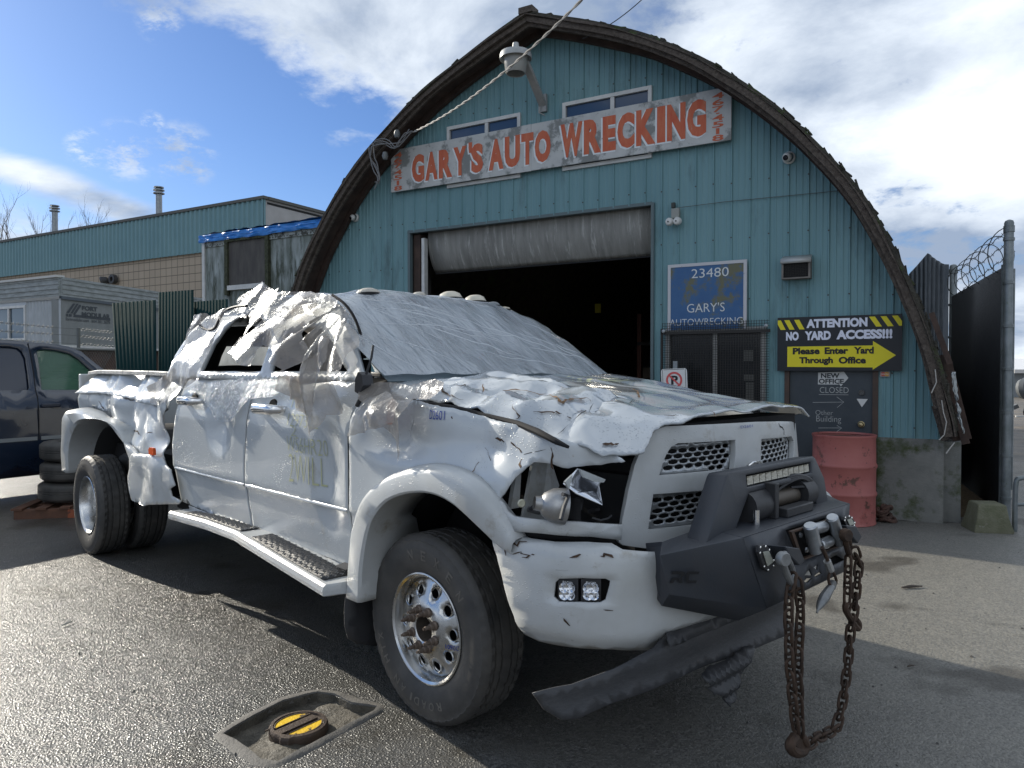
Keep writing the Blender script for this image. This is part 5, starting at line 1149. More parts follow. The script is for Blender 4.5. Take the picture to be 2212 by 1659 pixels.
# ---------------------------------------------------------------- steel winch bumper
A_, P_1, Q_1, D_1 = Vector((1.08, -.80, .885)), Vector((1.235, -.525, .925)), Vector((1.262, -.40, .655)), Vector((1.10, -.775, .752))
mir = lambda v: Vector((v.x, -.10-v.y, v.z))
Bk = Vector((1.05, -.74, .915)); E1 = Vector((1.17, -.44, .600)); D2 = Vector((1.06, -.76, .70))
g = MB(TF)
W_ = [A_, P_1, Q_1, D_1]
for m_ in (lambda v: v, mir):
    g.add([m_(v) for v in (A_, P_1, Q_1, D_1, Bk, E1, D2, Vector((1.06, -.50, .93)), Vector((.98, -.70, .72)), Vector((.98, -.74, .90)))], [(0, 1, 2, 3), (0, 4, 7, 1), (3, 2, 5, 6), (0, 3, 6), (0, 6, 8, 9, 4)])
g.add([P_1, mir(P_1), Vector((1.06, .40, .93)), Vector((1.06, -.50, .93))], [(0, 1, 2, 3)])
g.add([Q_1, mir(Q_1), mir(E1), E1], [(0, 1, 2, 3)])
wb = g.build('winch_bumper', steelb, truck, ang=12, thick=.006, bev=.004)
CFm = lambda y, z: Vector((1.235+(.925-z)*.1, y, z))
cf = lambda x, y, X=1.25: T(1411.2+.2083*x, 950.4+.2083*y, 'x', X)
def yz(pts, X=1.25): return [(cf(*p, X).y, cf(*p, X).z) for p in pts]
fl_ = yz([(1395, 940), (1880, 790), (2000, 1080), (1500, 1260)])
holes = [fl_]
for tri in ([(1540, 1400), (1600, 1330), (1625, 1400)], [(1530, 1460), (1560, 1430), (1620, 1430), (1560, 1480)], [(1640, 1320), (1690, 1280), (1680, 1350)], [(1640, 1400), (1700, 1360), (1720, 1380), (1650, 1420)]): holes.append(yz(tri))
for tri in ([(1790, 1230), (1880, 1190), (1960, 1240), (1830, 1300)],): holes.append(yz(tri))
skin('centre_plate', [(P_1.y, .924), (mir(P_1).y, .924), (mir(Q_1).y, .656), (Q_1.y, .656)], CFm, .08, steelb, holes=holes, parent=wb, th=.008)
MB(TF).box((1.10, -.36, .69), (1.16, .25, .93)).build('back_plate', gap, wb)
# letters cut into the wing, the shade inside them put on as black prisms
ex = (P_1-A_); ez = (A_-D_1).normalized(); ex = (ex-ez*ex.dot(ez)).normalized(); nw = ex.cross(ez); nw = nw if nw.x > 0 or nw.y < 0 else -nw
def wing(px, py):
    o = TF.inverted() @ CAM; d = (TF.inverted().to_3x3() @ raydir(1411.2+.2083*px, 950.4+.2083*py)); n = (P_1-A_).cross(D_1-A_); return o+d*((A_-o).dot(n)/d.dot(n))
o0 = wing(165, 1480); ox = wing(445, 1483)-o0; oy = wing(185, 1358)-o0; nn = (P_1-A_).cross(D_1-A_).normalized(); nn = nn if nn.dot(TF.inverted() @ CAM-A_) > 0 else -nn
g = MB(TF)
for poly in ([(0, 0), (.08, .45), (.32, .45), (.28, .28), (.18, .28), (.12, 0)], [(.02, .72), (.04, 1), (.42, 1), (.50, .9), (.48, .62), (.40, .48), (.48, 0), (.36, 0), (.26, .34), (.33, .42), (.38, .62), (.36, .76), (.04, .76)],
             [(.58, .1), (.56, .85), (.64, 1), (1.03, 1), (1.01, .76), (.70, .76), (.68, .70), (.67, .28), (.72, .24), (.98, .24), (.97, 0), (.66, 0)]):
    g.prism([o0+ox*a+oy*b+nn*.0035 for a, b in poly], nn*.001)
g.build('black_cut_letters', gap, wb)
# flush work lights
def squarelight(c4, par, X=1.258, nm='bumper_light'):
    P = [cf(*p, X) for p in c4]; c = sum(P, Vector())/4; g = MB(TF)
    oct_ = []
    for i in range(4):
        a, b = P[i], P[(i+1) % 4]; oct_ += [a.lerp(b, .22), a.lerp(b, .78)]
    g.prism([p+Vector((.002, 0, 0)) for p in oct_], (.014, 0, 0)); o = g.build(nm, blackp, par, bev=.002)
    MB(TF).prism([c+(p-c)*.50+Vector((.018, 0, 0)) for p in P], (.003, 0, 0)).build('lens', mat('milky_lens', (.42, .43, .37), .3, bump=.3, bscale=40), o)
    g = MB(TF)
    for i in range(8): g.lathe([(0, .003), (.004, .002), (.005, 0)], c+(oct_[i]-c)*.84+Vector((.016, 0, 0)), (1, 0, 0), 8)
    g.build('screws', chrome, o)
squarelight([(1030, 1090), (1145, 1070), (1245, 1290), (1125, 1385)], wb); squarelight([(1925, 800), (2010, 770), (2075, 880), (1980, 920)], wb)
# roller fairlead
g = MB(TF); fp4 = [cf(*p, 1.262) for p in [(1400, 945), (1870, 800), (1985, 1075), (1505, 1250)]]
c = sum(fp4, Vector())/4
for i in range(4):
    a, b = fp4[i], fp4[(i+1) % 4]; g.prism([a, b, c+(b-c)*.90, c+(a-c)*.90], (.012, 0, 0))
fr_ = g.build('fairlead_frame', mat('rusty_black', (.03, .028, .028), .6, col2=(.09, .05, .03), nscale=14), wb)
zinc = mat('zinc_roller', (.50, .52, .54), .35, metal=.75, col2=(.32, .34, .36), nscale=14, stains=[((.10, .07, .05), 12, .62, .1)])
for a, b, r, X in (((1622, 880), (1690, 1160), .026, 1.30), ((1850, 795), (1945, 1075), .024, 1.30), ((1650, 925), (1775, 895), .022, 1.275), ((1725, 1090), (1830, 1045), .022, 1.275)):
    p, q = cf(*a, X), cf(*b, X); MB(TF).tube([p, p.lerp(q, .04), p.lerp(q, .96), q], [r*.8, r, r, r*.8], 16).build('fairlead_roller', zinc, fr_)
for q in ((1522, 985), (1585, 1140)): MB(TF).lathe([(0, .008), (.009, .007), (.011, 0)], cf(*q, 1.264), (1, 0, 0), 6).build('bolt', zinc, fr_)
# bull bar with light bar
hp = [(-.635, .905), (-.445, 1.125), (-.43, 1.135), (.305, 1.135), (.325, 1.125), (.395, 1.03), (.41, .90), (.29, .90), (.27, 1.045), (-.29, 1.045), (-.44, .905)]
BB = lambda y, z: Vector((1.155-(z-.9)*.12, y, z))
lb = [(-.30, 1.068), (.27, 1.068), (.27, 1.112), (-.30, 1.112)]
g = sheet(hp, BB, .2, holes=[lb], fr=TF, inner=False); n0 = len(g.v)
bb = g.build('bull_bar', steelb, wb, thick=.085, ang=20, bev=.006); bb.modifiers[0].offset = -1
if True:
    MB(TF).add([BB(y, z)+Vector((-.03, 0, 0)) for y, z in lb], [(0, 1, 2, 3)]).build('light_bar_back', gap, bb)
    for i in range(11):
        y0 = -.292+.05*i; g = MB(TF); q = [BB(y0, 1.074)+Vector((-.004, 0, 0)), BB(y0+.046, 1.074)+Vector((-.004, 0, 0)), BB(y0+.046, 1.106)+Vector((-.004, 0, 0)), BB(y0, 1.106)+Vector((-.004, 0, 0))]; cc = sum(q, Vector())/4+Vector((-.02, 0, 0))
        g.add(q+[cc], [(0, 1, 4), (1, 2, 4), (2, 3, 4), (3, 0, 4)]); g.build('light_bar_lens', mat('led_lens', (.46, .44, .38), .25, metal=.35, bump=.4, bscale=60), bb, ang=10)
# winch behind the plate
wn = MB(TF).tube([(1.11, -.30, .985), (1.11, -.16, .985)], .065, 20).build('winch', blackp, wb)
MB(TF).tube([(1.11, -.12, .985), (1.11, .14, .985)], .035, 16).build('winch_drum', mat('winch_cable', (.09, .075, .06), .5, metal=.5), wn)
MB(TF).box((1.08, -.16, .93), (1.18, -.13, 1.07)).build('winch_plate', blackp, wn, bev=.004); MB(TF).tube([(1.11, .16, .985), (1.11, .26, .985)], .062, 18).build('gear_housing', blackp, wn)
MB(TF).box((1.15, -.10, .93), (1.20, .14, .965)).build('control_box', blackp, wn, bev=.004)
g = MB(TF)
for k in range(4): g.tube([Vector(q) for q in chaikin([(1.10, -.05+.02*k, 1.0), (1.13, .05, 1.05+.01*k), (1.14, .18+.012*k, 1.06), (1.14, .27+.01*k, 1.0), (1.12, .30, .94)], 2)], .008, 6)
g.tube([Vector(q) for q in chaikin([(1.12, .10, 1.02), (1.16, .18, 1.02), (1.15, .26, .95)], 2)], .006, 6); g.build('winch_wiring', blackp, wn)
g = MB(TF); g.tube([(1.17, -.30, .93), (1.17, -.30, .985)], .013, 12); g.build('clutch_knob', chrome, wn)
# shackles
def torus_path(pts, r, m, nm, par, n=10): return MB(TF).tube(pts, r, n).build(nm, m, par)
shk = mat('grey_shackle', (.30, .31, .31), .45, metal=.5, col2=(.16, .16, .16), nscale=18); rsh = mat('rusty_steel', (.040, .028, .022), .75, metal=.3, col2=(.085, .052, .034), nscale=22, bump=.4, bscale=60, bdist=.004)
for (tab, pin, tip, mm, X) in ((((1290, 1110), (1440, 1130), (1500, 1260), (1440, 1310), (1330, 1200)), (1345, 1235), (1440, 1500), shk, 1.30), (((1930, 890), (2040, 900), (2100, 1010), (2060, 1080), (1960, 960)), (1995, 985), (2035, 1190), rsh, 1.30)):
    g = MB(TF); pr = [cf(*p, X) for p in tab]; g.prism([p+Vector((-.045, 0, 0)) for p in pr], (.06, .03, 0)); g.build('recovery_tab', steelb, wb, bev=.004)
    p = cf(*pin, X+.045); t = cf(*tip, X+.03); q = p+Vector((-.03, .075, .0)); d = (t-p)
    sk = MB(TF).tube([Vector(a) for a in chaikin([tuple(p+Vector((0, 0, .0))), tuple(p+d*.35+Vector((0, -.014, 0))), tuple(p+d*.75+Vector((0, -.008, 0))), tuple(t), tuple(t+Vector((-.015, .035, 0))), tuple(q+d*.75+Vector((0, .014, 0))), tuple(q+d*.35+Vector((0, .012, 0))), tuple(q)], 2)], .0125, 10).build('shackle', mm, wb)
    MB(TF).lathe([(0, .016), (.022, .016), (.026, .01), (.026, -.01)], p, (1, -.4, 0), 18).build('shackle_eye', mm, sk); MB(TF).tube([p, q], .011, 10).build('shackle_pin', mm, sk)
# front air dam, hanging loose, and a torn scrap below it
AD = lambda y, z: Vector((1.03-.25*(z-.45)-.10*sst(abs(y), .7, 1.2)+.008*math.sin(z*40)+.007*noise.noise(Vector((y*4, z*7, 3))), y, z))
ads = Surf(AD, -1.45, .8, .12, .95, TF, 80, 30)
dam = mat('scuffed_black_plastic', (.030, .032, .036), .5, col2=(.055, .055, .058), nscale=5, stretch=(1, 1, 3), stains=[((.12, .10, .08), 10, .66, .08)], bump=.2, bscale=25)
skin('air_dam', ads.poly([(1150, 1497), (1235, 1478), (1325, 1445), (1380, 1415), (1412, 1398), (1430, 1372), (1500, 1340), (1563, 1318), (1640, 1300), (1703, 1288), (1701, 1330), (1699, 1372), (1610, 1410), (1529, 1436), (1430, 1480), (1325, 1518), (1250, 1552), (1215, 1556), (1175, 1532)]), AD, .03, dam, ang=25)
AD2 = lambda y, z: AD(y, z)+Vector((.03+.012*math.sin(z*90), 0, 0)); a2s = Surf(AD2, -1.45, .8, .12, .95, TF, 80, 30)
skin('torn_liner', a2s.poly([z7(*p) for p in [(560, 1075), (600, 1020), (740, 960), (820, 900), (912, 872), (880, 960), (850, 1010), (800, 1110), (785, 1200), (770, 1245), (745, 1270), (715, 1240), (700, 1200), (640, 1195), (615, 1165), (620, 1140), (590, 1110)]]), AD2, .02, dam, ang=15, jag=.01)
skin('skid_rail', ads.poly([(1425, 1372), (1560, 1318), (1705, 1262), (1705, 1285), (1565, 1345), (1432, 1400)]), ads.off(.03), .04, dam)
# ---------------------------------------------------------------- chains
def chain(g, pts, pitch=.043, r=.0062, w=.017, jit=.12):
    pts = resamp([Vector(p) for p in pts], max(2, int(sum((Vector(b)-Vector(a)).length for a, b in zip(pts, pts[1:]))/pitch))); up = Vector((1, 0, 0)); k = 0
    for a, b in zip(pts, pts[1:]):
        d = (b-a); L_ = d.length; d.normalize(); s = d.cross(Vector((1, .2, 0))).normalized(); t = d.cross(s); ang = (0 if k % 2 else math.pi/2)+rnd.uniform(-jit, jit)+.6; e = s*math.cos(ang)+t*math.sin(ang); c = (a+b)/2; hl_ = L_/2+r*1.15-w*.55; P = []
        for i in range(14):
            q = 2*math.pi*i/14; P.append(c+e*math.cos(q)*w+d*(math.sin(q)*w*.9+(hl_ if math.sin(q) > 1e-6 else -hl_ if math.sin(q) < -1e-6 else 0)))
        g.tube(P, r, 6, closed=True); k += 1
cz_ = lambda x, y, X=1.33: T(*z7(x, y), 'x', X)
tow = thing('tow_chain', 'rusty tow chain looped between the two shackles of the steel bumper', 'chain', TF, tuple(cz_(1170, 1560)))
for pts in ([(1140, 440), (1115, 560), (1112, 700), (1118, 1000), (1140, 1230), (1160, 1420)], [(1175, 470), (1190, 640), (1180, 850), (1172, 1050), (1180, 1250), (1185, 1440)], [(1235, 1515), (1290, 1470), (1370, 1435), (1418, 1400), (1450, 1270), (1470, 1150), (1490, 1000), (1500, 860), (1508, 760), (1530, 650), (1545, 520), (1560, 360), (1530, 270)], [(1492, 330), (1488, 480), (1484, 600)]):
    g = MB(TF); chain(g, [cz_(*p) for p in pts]); g.build('chain_strand', rsh, tow)
g = MB(TF); hk = [(1165, 1430), (1150, 1470), (1125, 1500), (1120, 1530), (1150, 1562), (1200, 1560), (1222, 1520), (1210, 1480), (1180, 1450)]
g.tube([Vector(p) for p in chaikin([tuple(cz_(*p)) for p in hk], 2)], [.012]*4+[.019]*(len(chaikin([tuple(cz_(*p)) for p in hk], 2))-8)+[.012]*4, 10); g.prism([cz_(*p)+Vector((-.008, 0, 0)) for p in [(1128, 1490), (1175, 1545), (1215, 1550), (1222, 1500), (1190, 1460), (1150, 1470)]], (.016, 0, 0)); g.build('grab_hook', rsh, tow)
g = MB(TF); g.tube([Vector(p) for p in chaikin([tuple(cz_(*p)) for p in [(1478, 610), (1470, 650), (1500, 700), (1535, 760), (1558, 780), (1560, 740), (1540, 715)]], 2)], .013, 8); g.build('grab_hook', rsh, tow)
wk = thing('winch_hook', 'steel winch hook dangling on a short cable from the fairlead rollers', 'hook', TF, tuple(cz_(1300, 670)))
g = MB(TF); g.tube([cz_(*p) for p in [(1325, 260), (1345, 300), (1362, 345)]], .008, 8); e = [tuple(cz_(*p)) for p in [(1380, 405), (1365, 450), (1370, 490), (1395, 510), (1420, 480), (1405, 430), (1385, 405)]]
g.tube([Vector(p) for p in chaikin(e, 1)], .006, 6); g.build('cable_eye', rsh, wk)
MB(TF).tube([cz_(1358, 345), cz_(1380, 403)], .015, 8).build('ferrule', mat('bright_ferrule', (.55, .55, .54), .4, metal=.7), wk)
g = MB(TF); g.lathe([(0, .012), (.018, .01), (.02, 0), (.018, -.01), (0, -.012)], cz_(1390, 497), (1, 0, 0), 16); pts = [Vector(p) for p in chaikin([tuple(cz_(*p)) for p in [(1385, 505), (1350, 560), (1320, 610), (1298, 655), (1292, 675)]], 1)]
g.tube(pts, [.014, .016, .018, .02, .018, .015, .010, .004][:len(pts)]+[.004]*max(0, len(pts)-8), 10); g.build('hook', shk, wk)
def filmmat(name, dcol, tcol, clear, rough, bs=9, strength=1.0, stretch=None, gl_add=.03):
    m = bpy.data.materials.new(name); m.use_nodes = True; nt = m.node_tree; nt.nodes.clear(); L = nt.links.new
    tc = N(nt, 'ShaderNodeTexCoord'); V = tc.outputs['Object']; V2 = V
    if stretch: mp = N(nt, 'ShaderNodeMapping'); L(V, mp.inputs[0]); mp.inputs['Scale'].default_value = stretch; mp.inputs['Rotation'].default_value = (0, 0, R(-12)); V2 = mp.outputs[0]
    hs__ = []
    for sc_, w in ((bs, 1.0), (bs*2.7, .5), (bs*7, .22)):
        n = N(nt, 'ShaderNodeTexNoise'); L(V2, n.inputs['Vector']); n.inputs['Scale'].default_value = sc_; n.inputs['Detail'].default_value = 2; n.inputs['Distortion'].default_value = .6
        a = N(nt, 'ShaderNodeMath', operation='SUBTRACT'); L(n.outputs[0], a.inputs[0]); a.inputs[1].default_value = .5
        b = N(nt, 'ShaderNodeMath', operation='ABSOLUTE'); L(a.outputs[0], b.inputs[0])
        c = N(nt, 'ShaderNodeMath', operation='MULTIPLY'); L(b.outputs[0], c.inputs[0]); c.inputs[1].default_value = -w; hs__.append(c.outputs[0])
    s1 = N(nt, 'ShaderNodeMath', operation='ADD'); L(hs__[0], s1.inputs[0]); L(hs__[1], s1.inputs[1])
    s2 = N(nt, 'ShaderNodeMath', operation='ADD'); L(s1.outputs[0], s2.inputs[0]); L(hs__[2], s2.inputs[1])
    bp = N(nt, 'ShaderNodeBump'); L(s2.outputs[0], bp.inputs['Height']); bp.inputs['Strength'].default_value = strength; bp.inputs['Distance'].default_value = .035
    vo = N(nt, 'ShaderNodeTexVoronoi'); L(V, vo.inputs['Vector']); vo.inputs['Scale'].default_value = 120
    dm = N(nt, 'ShaderNodeMapRange'); L(vo.outputs['Distance'], dm.inputs[0]); dm.inputs[1].default_value = .3; dm.inputs[2].default_value = .1
    b2 = N(nt, 'ShaderNodeBump'); L(dm.outputs[0], b2.inputs['Height']); b2.inputs['Strength'].default_value = .3; b2.inputs['Distance'].default_value = .003; L(bp.outputs[0], b2.inputs['Normal']); nr = b2.outputs[0]
    d = N(nt, 'ShaderNodeBsdfDiffuse'); d.inputs[0].default_value = (*dcol, 1); L(nr, d.inputs['Normal'])
    t = N(nt, 'ShaderNodeBsdfTranslucent'); t.inputs[0].default_value = (*tcol, 1); L(nr, t.inputs['Normal'])
    gl = N(nt, 'ShaderNodeBsdfGlossy'); gl.inputs['Roughness'].default_value = rough; gl.inputs[0].default_value = (.95, .97, 1, 1); L(nr, gl.inputs['Normal'])
    tr = N(nt, 'ShaderNodeBsdfTransparent'); tr.inputs[0].default_value = (.92, .94, .95, 1)
    m1 = N(nt, 'ShaderNodeMixShader'); m1.inputs[0].default_value = .42; L(d.outputs[0], m1.inputs[1]); L(t.outputs[0], m1.inputs[2])
    nz_ = N(nt, 'ShaderNodeTexNoise'); L(V2, nz_.inputs['Vector']); nz_.inputs['Scale'].default_value = bs*.6; nz_.inputs['Detail'].default_value = 4
    mr_ = N(nt, 'ShaderNodeMapRange'); L(nz_.outputs[0], mr_.inputs[0]); mr_.inputs[1].default_value = .35; mr_.inputs[2].default_value = .65; mr_.inputs[3].default_value = clear*.45; mr_.inputs[4].default_value = min(.95, clear*1.5)
    m2 = N(nt, 'ShaderNodeMixShader'); L(mr_.outputs[0], m2.inputs[0]); L(m1.outputs[0], m2.inputs[1]); L(tr.outputs[0], m2.inputs[2])
    fr_n = N(nt, 'ShaderNodeFresnel'); fr_n.inputs[0].default_value = 1.5; L(nr, fr_n.inputs['Normal'])
    fa = N(nt, 'ShaderNodeMath', operation='MULTIPLY_ADD'); L(fr_n.outputs[0], fa.inputs[0]); fa.inputs[1].default_value = .5; fa.inputs[2].default_value = gl_add
    m3 = N(nt, 'ShaderNodeMixShader'); L(fa.outputs[0], m3.inputs[0]); L(m2.outputs[0], m3.inputs[1]); L(gl.outputs[0], m3.inputs[2])
    out = N(nt, 'ShaderNodeOutputMaterial'); L(m3.outputs[0], out.inputs[0]); return m
# ---------------------------------------------------------------- cab
CAB = lambda x, z: Vector((x, -.905+(z-1.49)*.46+.012*noise.noise(Vector((x*3, 2, z*4))), z))
cs = Surf(CAB, -3.6, -.2, 1.40, 2.1, TF, 90, 24)
rw = cs.poly([z3(*p) for p in [(340, 905), (385, 800), (455, 650), (540, 530), (620, 450), (690, 408), (800, 395), (900, 480), (935, 600), (905, 700), (845, 880), (800, 892), (500, 892)]])
fw_ = cs.poly([z3(*p) for p in [(925, 895), (950, 800), (975, 700), (1040, 560), (1200, 500), (1350, 520), (1450, 640), (1520, 800), (1560, 900), (1300, 915), (1080, 905)]])
cab_o = [(-3.12, 1.455), (-3.14, 1.62), (-3.05, 1.80), (-2.86, 1.90), (-2.4, 1.940), (-1.6, 1.955), (-1.2, 1.94), (-1.0, 1.84), (-.74, 1.65), (-.50, 1.455)]
cab = skin('cab_side', cab_o, CAB, .03, paint, holes=[[(a, max(1.503, b)) for a, b in rw], [(a, max(1.503, b)) for a, b in fw_]], th=.02)
skin('far_cab_side', cab_o, lambda x, z: Vector((x, -CAB(x, z).y, z)), .06, paint, holes=[[(-2.66, 1.51), (-2.5, 1.72), (-2.2, 1.86), (-1.75, 1.88), (-1.75, 1.51)], [(-1.6, 1.51), (-1.6, 1.88), (-1.25, 1.87), (-.75, 1.51)]], th=.02)
RP = chaikin([(-3.16, 1.46), (-3.14, 1.70), (-3.02, 1.88), (-2.7, 1.955), (-2.0, 1.985), (-1.45, 1.985), (-1.17, 1.965), (-1.0, 1.90), (-.72, 1.72), (-.48, 1.565), (-.32, 1.465)], 2)
RPs = resamp(RP, 120)
def ROOF(u, v):
    t = max(0, min(119.999, u*120)); i = int(t); p = RPs[i].lerp(RPs[i+1], t-i); ws = sst(p.x, -1.15, -.45)
    w = .70+.06*sst(1.95-p.y, 0, .3)+.10*ws; z = p.y-.045*abs(v)**3*(1-ws)-.01*ws*v*v; x = p.x-.13*v*v*ws+(.05*v*v if p.x < -2.9 else 0)
    z -= .012*max(0, noise.noise(Vector((x*1.7, v*1.5, 5))))*8*(1-ws)*.25
    return Vector((x, v*w, z))
iw = min(range(121), key=lambda i: (RPs[i]-Vector((-1.12, 1.95))).length)/120
ir = min(range(121), key=lambda i: (RPs[i]-Vector((-3.0, 1.89))).length)/120
skin('roof', [(ir, -1), (iw, -1), (iw, 1), (ir, 1)], ROOF, .05, paint, th=.01)
skin('windshield', [(iw+.003, -.97), (.995, -.97), (.995, .97), (iw+.003, .97)], lambda u, v: ROOF(u, v)-Vector((0, 0, .006)), .05, mat('crazed_glass', (.25, .32, .36), .12, alpha=.62, bump=.6, bscale=30, bdist=.006), th=.006)
RB = Surf(lambda u, v: ROOF(u, v), .0, ir, -1, 1, TF, 20, 30); rh = RB.poly([z3(*p) for p in [(480, 812), (545, 650), (900, 655), (900, 812)]]); 
rh = [(min(max(u, .012), ir-.01), min(max(v, -.9), .9)) for u, v in rh]
skin('cab_back', [(.0, -.97), (ir, -.97), (ir, .97), (.0, .97)], lambda u, v: ROOF(u, v)+Vector((.01, 0, -.01)), .05, mat('black_trim', (.012, .012, .013), .7), holes=[rh], th=.006)
skin('rear_window', rh, lambda u, v: ROOF(u, v)+Vector((.012, 0, -.01)), .04, filmmat('milky_pane', (.55, .58, .60), (.9, .93, .95), .05, .4, 3, .1), th=0)
seatm = mat('dark_seat', (.022, .021, .022), .8)
for x, y in ((-1.45, -.42), (-1.45, .42), (-2.45, -.40), (-2.45, .40)):
    g = MB(TF); g.box((x-.10, y-.25, 1.0), (x+.12, y+.25, 1.40))
    if x > -2: g.box((x-.08, y-.13, 1.43), (x+.04, y+.13, 1.58)); g.box((x-.03, y-.08, 1.39), (x-.01, y+.08, 1.45))
    g.build('seat', seatm, truck, bev=.04)
g = MB(TF); g.box((-1.0, -.78, 1.15), (-.55, .78, 1.47)); g.build('dashboard', seatm, truck, bev=.05)
g = MB(TF); g.box((-2.95, -.80, .9), (-.6, .80, .95)); g.build('cab_floor', seatm, truck)
g = MB(TF); g.tube([CAB(-1.66, 1.50)+Vector((0, .03, 0)), CAB(-1.60, 1.92)+Vector((0, .03, 0))], .03, 6); g.build('centre_pillar', seatm, truck)
# round marker lamps along the front of the roof
for k, (px_, r, m, h) in enumerate((((795, 641), .075, 'a', .035), ((905, 641), .05, 'b', .03), ((973, 645), .085, 'c', .05), ((1027, 652), .080, 'c', .05), ((1066, 661), .05, 'd', .03), ((1090, 668), .045, 'c', .02))):
    u, v = Surf(ROOF, .2, .99, -1, 1, TF, 80, 30).uv(*px_) if k == 0 else RS.uv(*px_)
    if k == 0: RS = Surf(ROOF, .2, .99, -1, 1, TF, 80, 30)
    q = ROOF(u, v)+Vector((0, 0, .012)); mt = {'c': mat('yellowed_lens', (.56, .52, .42), .35, coat=.3, bump=.3, bscale=60), 'a': mat('cracked_lens', (.46, .43, .37), .5, bump=1, bscale=40), 'b': mat('cracked_lens', (.46, .43, .37), .5), 'd': mat('grey_lens', (.16, .18, .19), .3)}[m]
    o = MB(TF).lathe([(r, -.01), (r, .002), (r*.93, .012), (r*.78, h*.7), (r*.5, h*.95), (0, h)], q, (-.1, 0, 1), 24).build('roof_marker_lamp', mt, truck)
    MB(TF).lathe([(r*1.02, -.012), (r*1.06, -.008), (r*1.02, .003)], q, (-.1, 0, 1), 24).build('base', gap, o)
# ---------------------------------------------------------------- plastic film
film = filmmat('clear_film', (.56, .62, .68), (.46, .50, .54), .44, .08, 4.0, .6, stretch=(.6, 3.4, 1.6), gl_add=.13)
filmw = filmmat('cloudy_film', (.36, .325, .29), (.44, .375, .31), .42, .3, 5, .5)
wrap = thing('plastic_wrap', 'torn clear plastic film wrapped over the crushed cab and windshield', 'plastic film', TF, (-1.6, 0, 1.45))
def FILM(u, v):
    p = ROOF(min(1, u), v); n = Vector((0, 0, 1)); ws = sst(p.x, -1.15, -.45)
    s_ = p.x*.75-p.z*.5-p.y*.55; t_ = p.y*.85+p.x*.45-p.z*.3
    k = 1-3.2*abs(noise.noise(Vector((s_*.45, t_*3.0+.6*noise.noise(Vector((s_*2, t_*2, 8))), 2)))); w2 = (1-2.6*abs(noise.noise(Vector((s_*.9, t_*8, 5)))))*sst(noise.noise(Vector((p.x*2, p.y*2, 11))), -.25, .3)+.8*facet(p.x, p.y, 7.3, 1.9)
    return p+Vector((.25*ws, v*.12, 1)).normalized()*(.024+.010*max(-.5, k)**1+.007*w2+.02*noise.noise(Vector((p.x*1.2, p.y*1.6, 4))))
_f = []
for k in range(34):
    v0 = -1.0+rnd.random()*.5 if k % 3 else rnd.uniform(-.5, .8); u0 = rnd.uniform(.42, .93); ln = rnd.uniform(.25, 1.1); sl_ = rnd.uniform(.02, .16); bw = rnd.uniform(-.03, .03); P = []
    for i in range(19):
        t = i/18; v = v0+ln*t; u = u0+sl_*t+bw*math.sin(t*5+k)*.5
        if v > 1 or u > .99: break
        P.append(FILM(u, v)+Vector((0, 0, .0005)))
    if len(P) > 4: _f.append(P)
g = MB(TF)
for P in _f: n = len(P); g.tube(P, [-.0+.0006+.0022*math.sin(math.pi*(i+.2)/(n-.6))*rnd.uniform(.6, 1.2) if 0 < i < n-1 else .0006 for i in range(n)], 5)
g.build('film_crease_glints', mat('film_glint_white', (.82, .85, .88), .25, alpha=.6), wrap, ang=80)['kind'] = 'stuff'  # fold ridges in white, their bright highlights put into the colour
skin('roof_film', dens([(.0, -1.06), (.3, -1.05), (iw, -1.04), (iw+.12, -1.03), (1.0, -1.0), (1.0, 1.03), (iw+.1, 1.04), (iw, 1.05), (.0, 1.06)], .03), FILM, .015, film, th=0, parent=wrap, ang=60)
def drape(name, px, base, apex, nf, amp, cr, crs_, res=.018, m=None, conv=z3, jag=.005, sc_=1, sharp=1.0):
    """hanging film: folds fan out from the point it is gathered at"""
    ap = T(*conv(*apex), 'y', -.9)
    def S(x, z):
        p = base(x, z); a = math.atan2(z-ap.z, x-ap.x); r = math.hypot(x-ap.x, z-ap.z)
        f = a*nf+1.5*noise.noise(Vector((x*2.2, z*2.2, nf))); tri = 2*abs(2*((f/math.pi/2) % 1)-1)-1; env = sst(r, .0, .22)
        y = p.y-amp*(1-tri)*.5*env-cr*(.5*crump(x, 1.7*nf, z, crs_*.6, 2)+1.6*facet(x, nf, z, crs_*1.1))-.004*noise.noise(Vector((x*30, 0, z*30)))
        if z < 1.49: y = min(y, ty(x, z)-.014-.012*(1-tri)*env)
        elif z < 1.95: y = min(y, CAB(x, z).y-.016)
        return Vector((p.x, y, p.z))
    s = Surf(base, -3.6, .8, .8, 2.3, TF, 90, 50); return skin(name, s.poly([conv(*p) for p in px]), S, res, m or filmw, th=0, parent=wrap, jag=jag, ang=70)
BS = lambda lo, hi, z0=1.45, z1=1.95: (lambda x, z: Vector((x, lo+(hi-lo)*sst(z, z0, z1), z)))
drape('hanging_drape', [(1450, 250), (1560, 330), (1620, 430), (1680, 580), (1695, 660), (1650, 720), (1640, 850), (1610, 960), (1590, 1110), (1560, 1180), (1500, 1230), (1440, 1230), (1430, 1300), (1390, 1370), (1360, 1440), (1345, 1380), (1300, 1270), (1230, 1205), (1195, 1190), (1190, 1090), (1130, 1040), (1070, 985), (1100, 920), (1230, 880), (1290, 780), (1310, 640), (1300, 450), (1330, 330)], BS(-1.045, -.80), (1500, 270), 11, .085, .035, 3.2)
drape('hanging_drape', [(1100, 930), (1240, 885), (1330, 700), (1420, 560), (1500, 600), (1450, 760), (1400, 900), (1370, 1100), (1300, 1290), (1210, 1195), (1200, 1100), (1140, 1100), (1090, 1010)], BS(-1.075, -.86), (1500, 300), 9, .05, .04, 4.5)
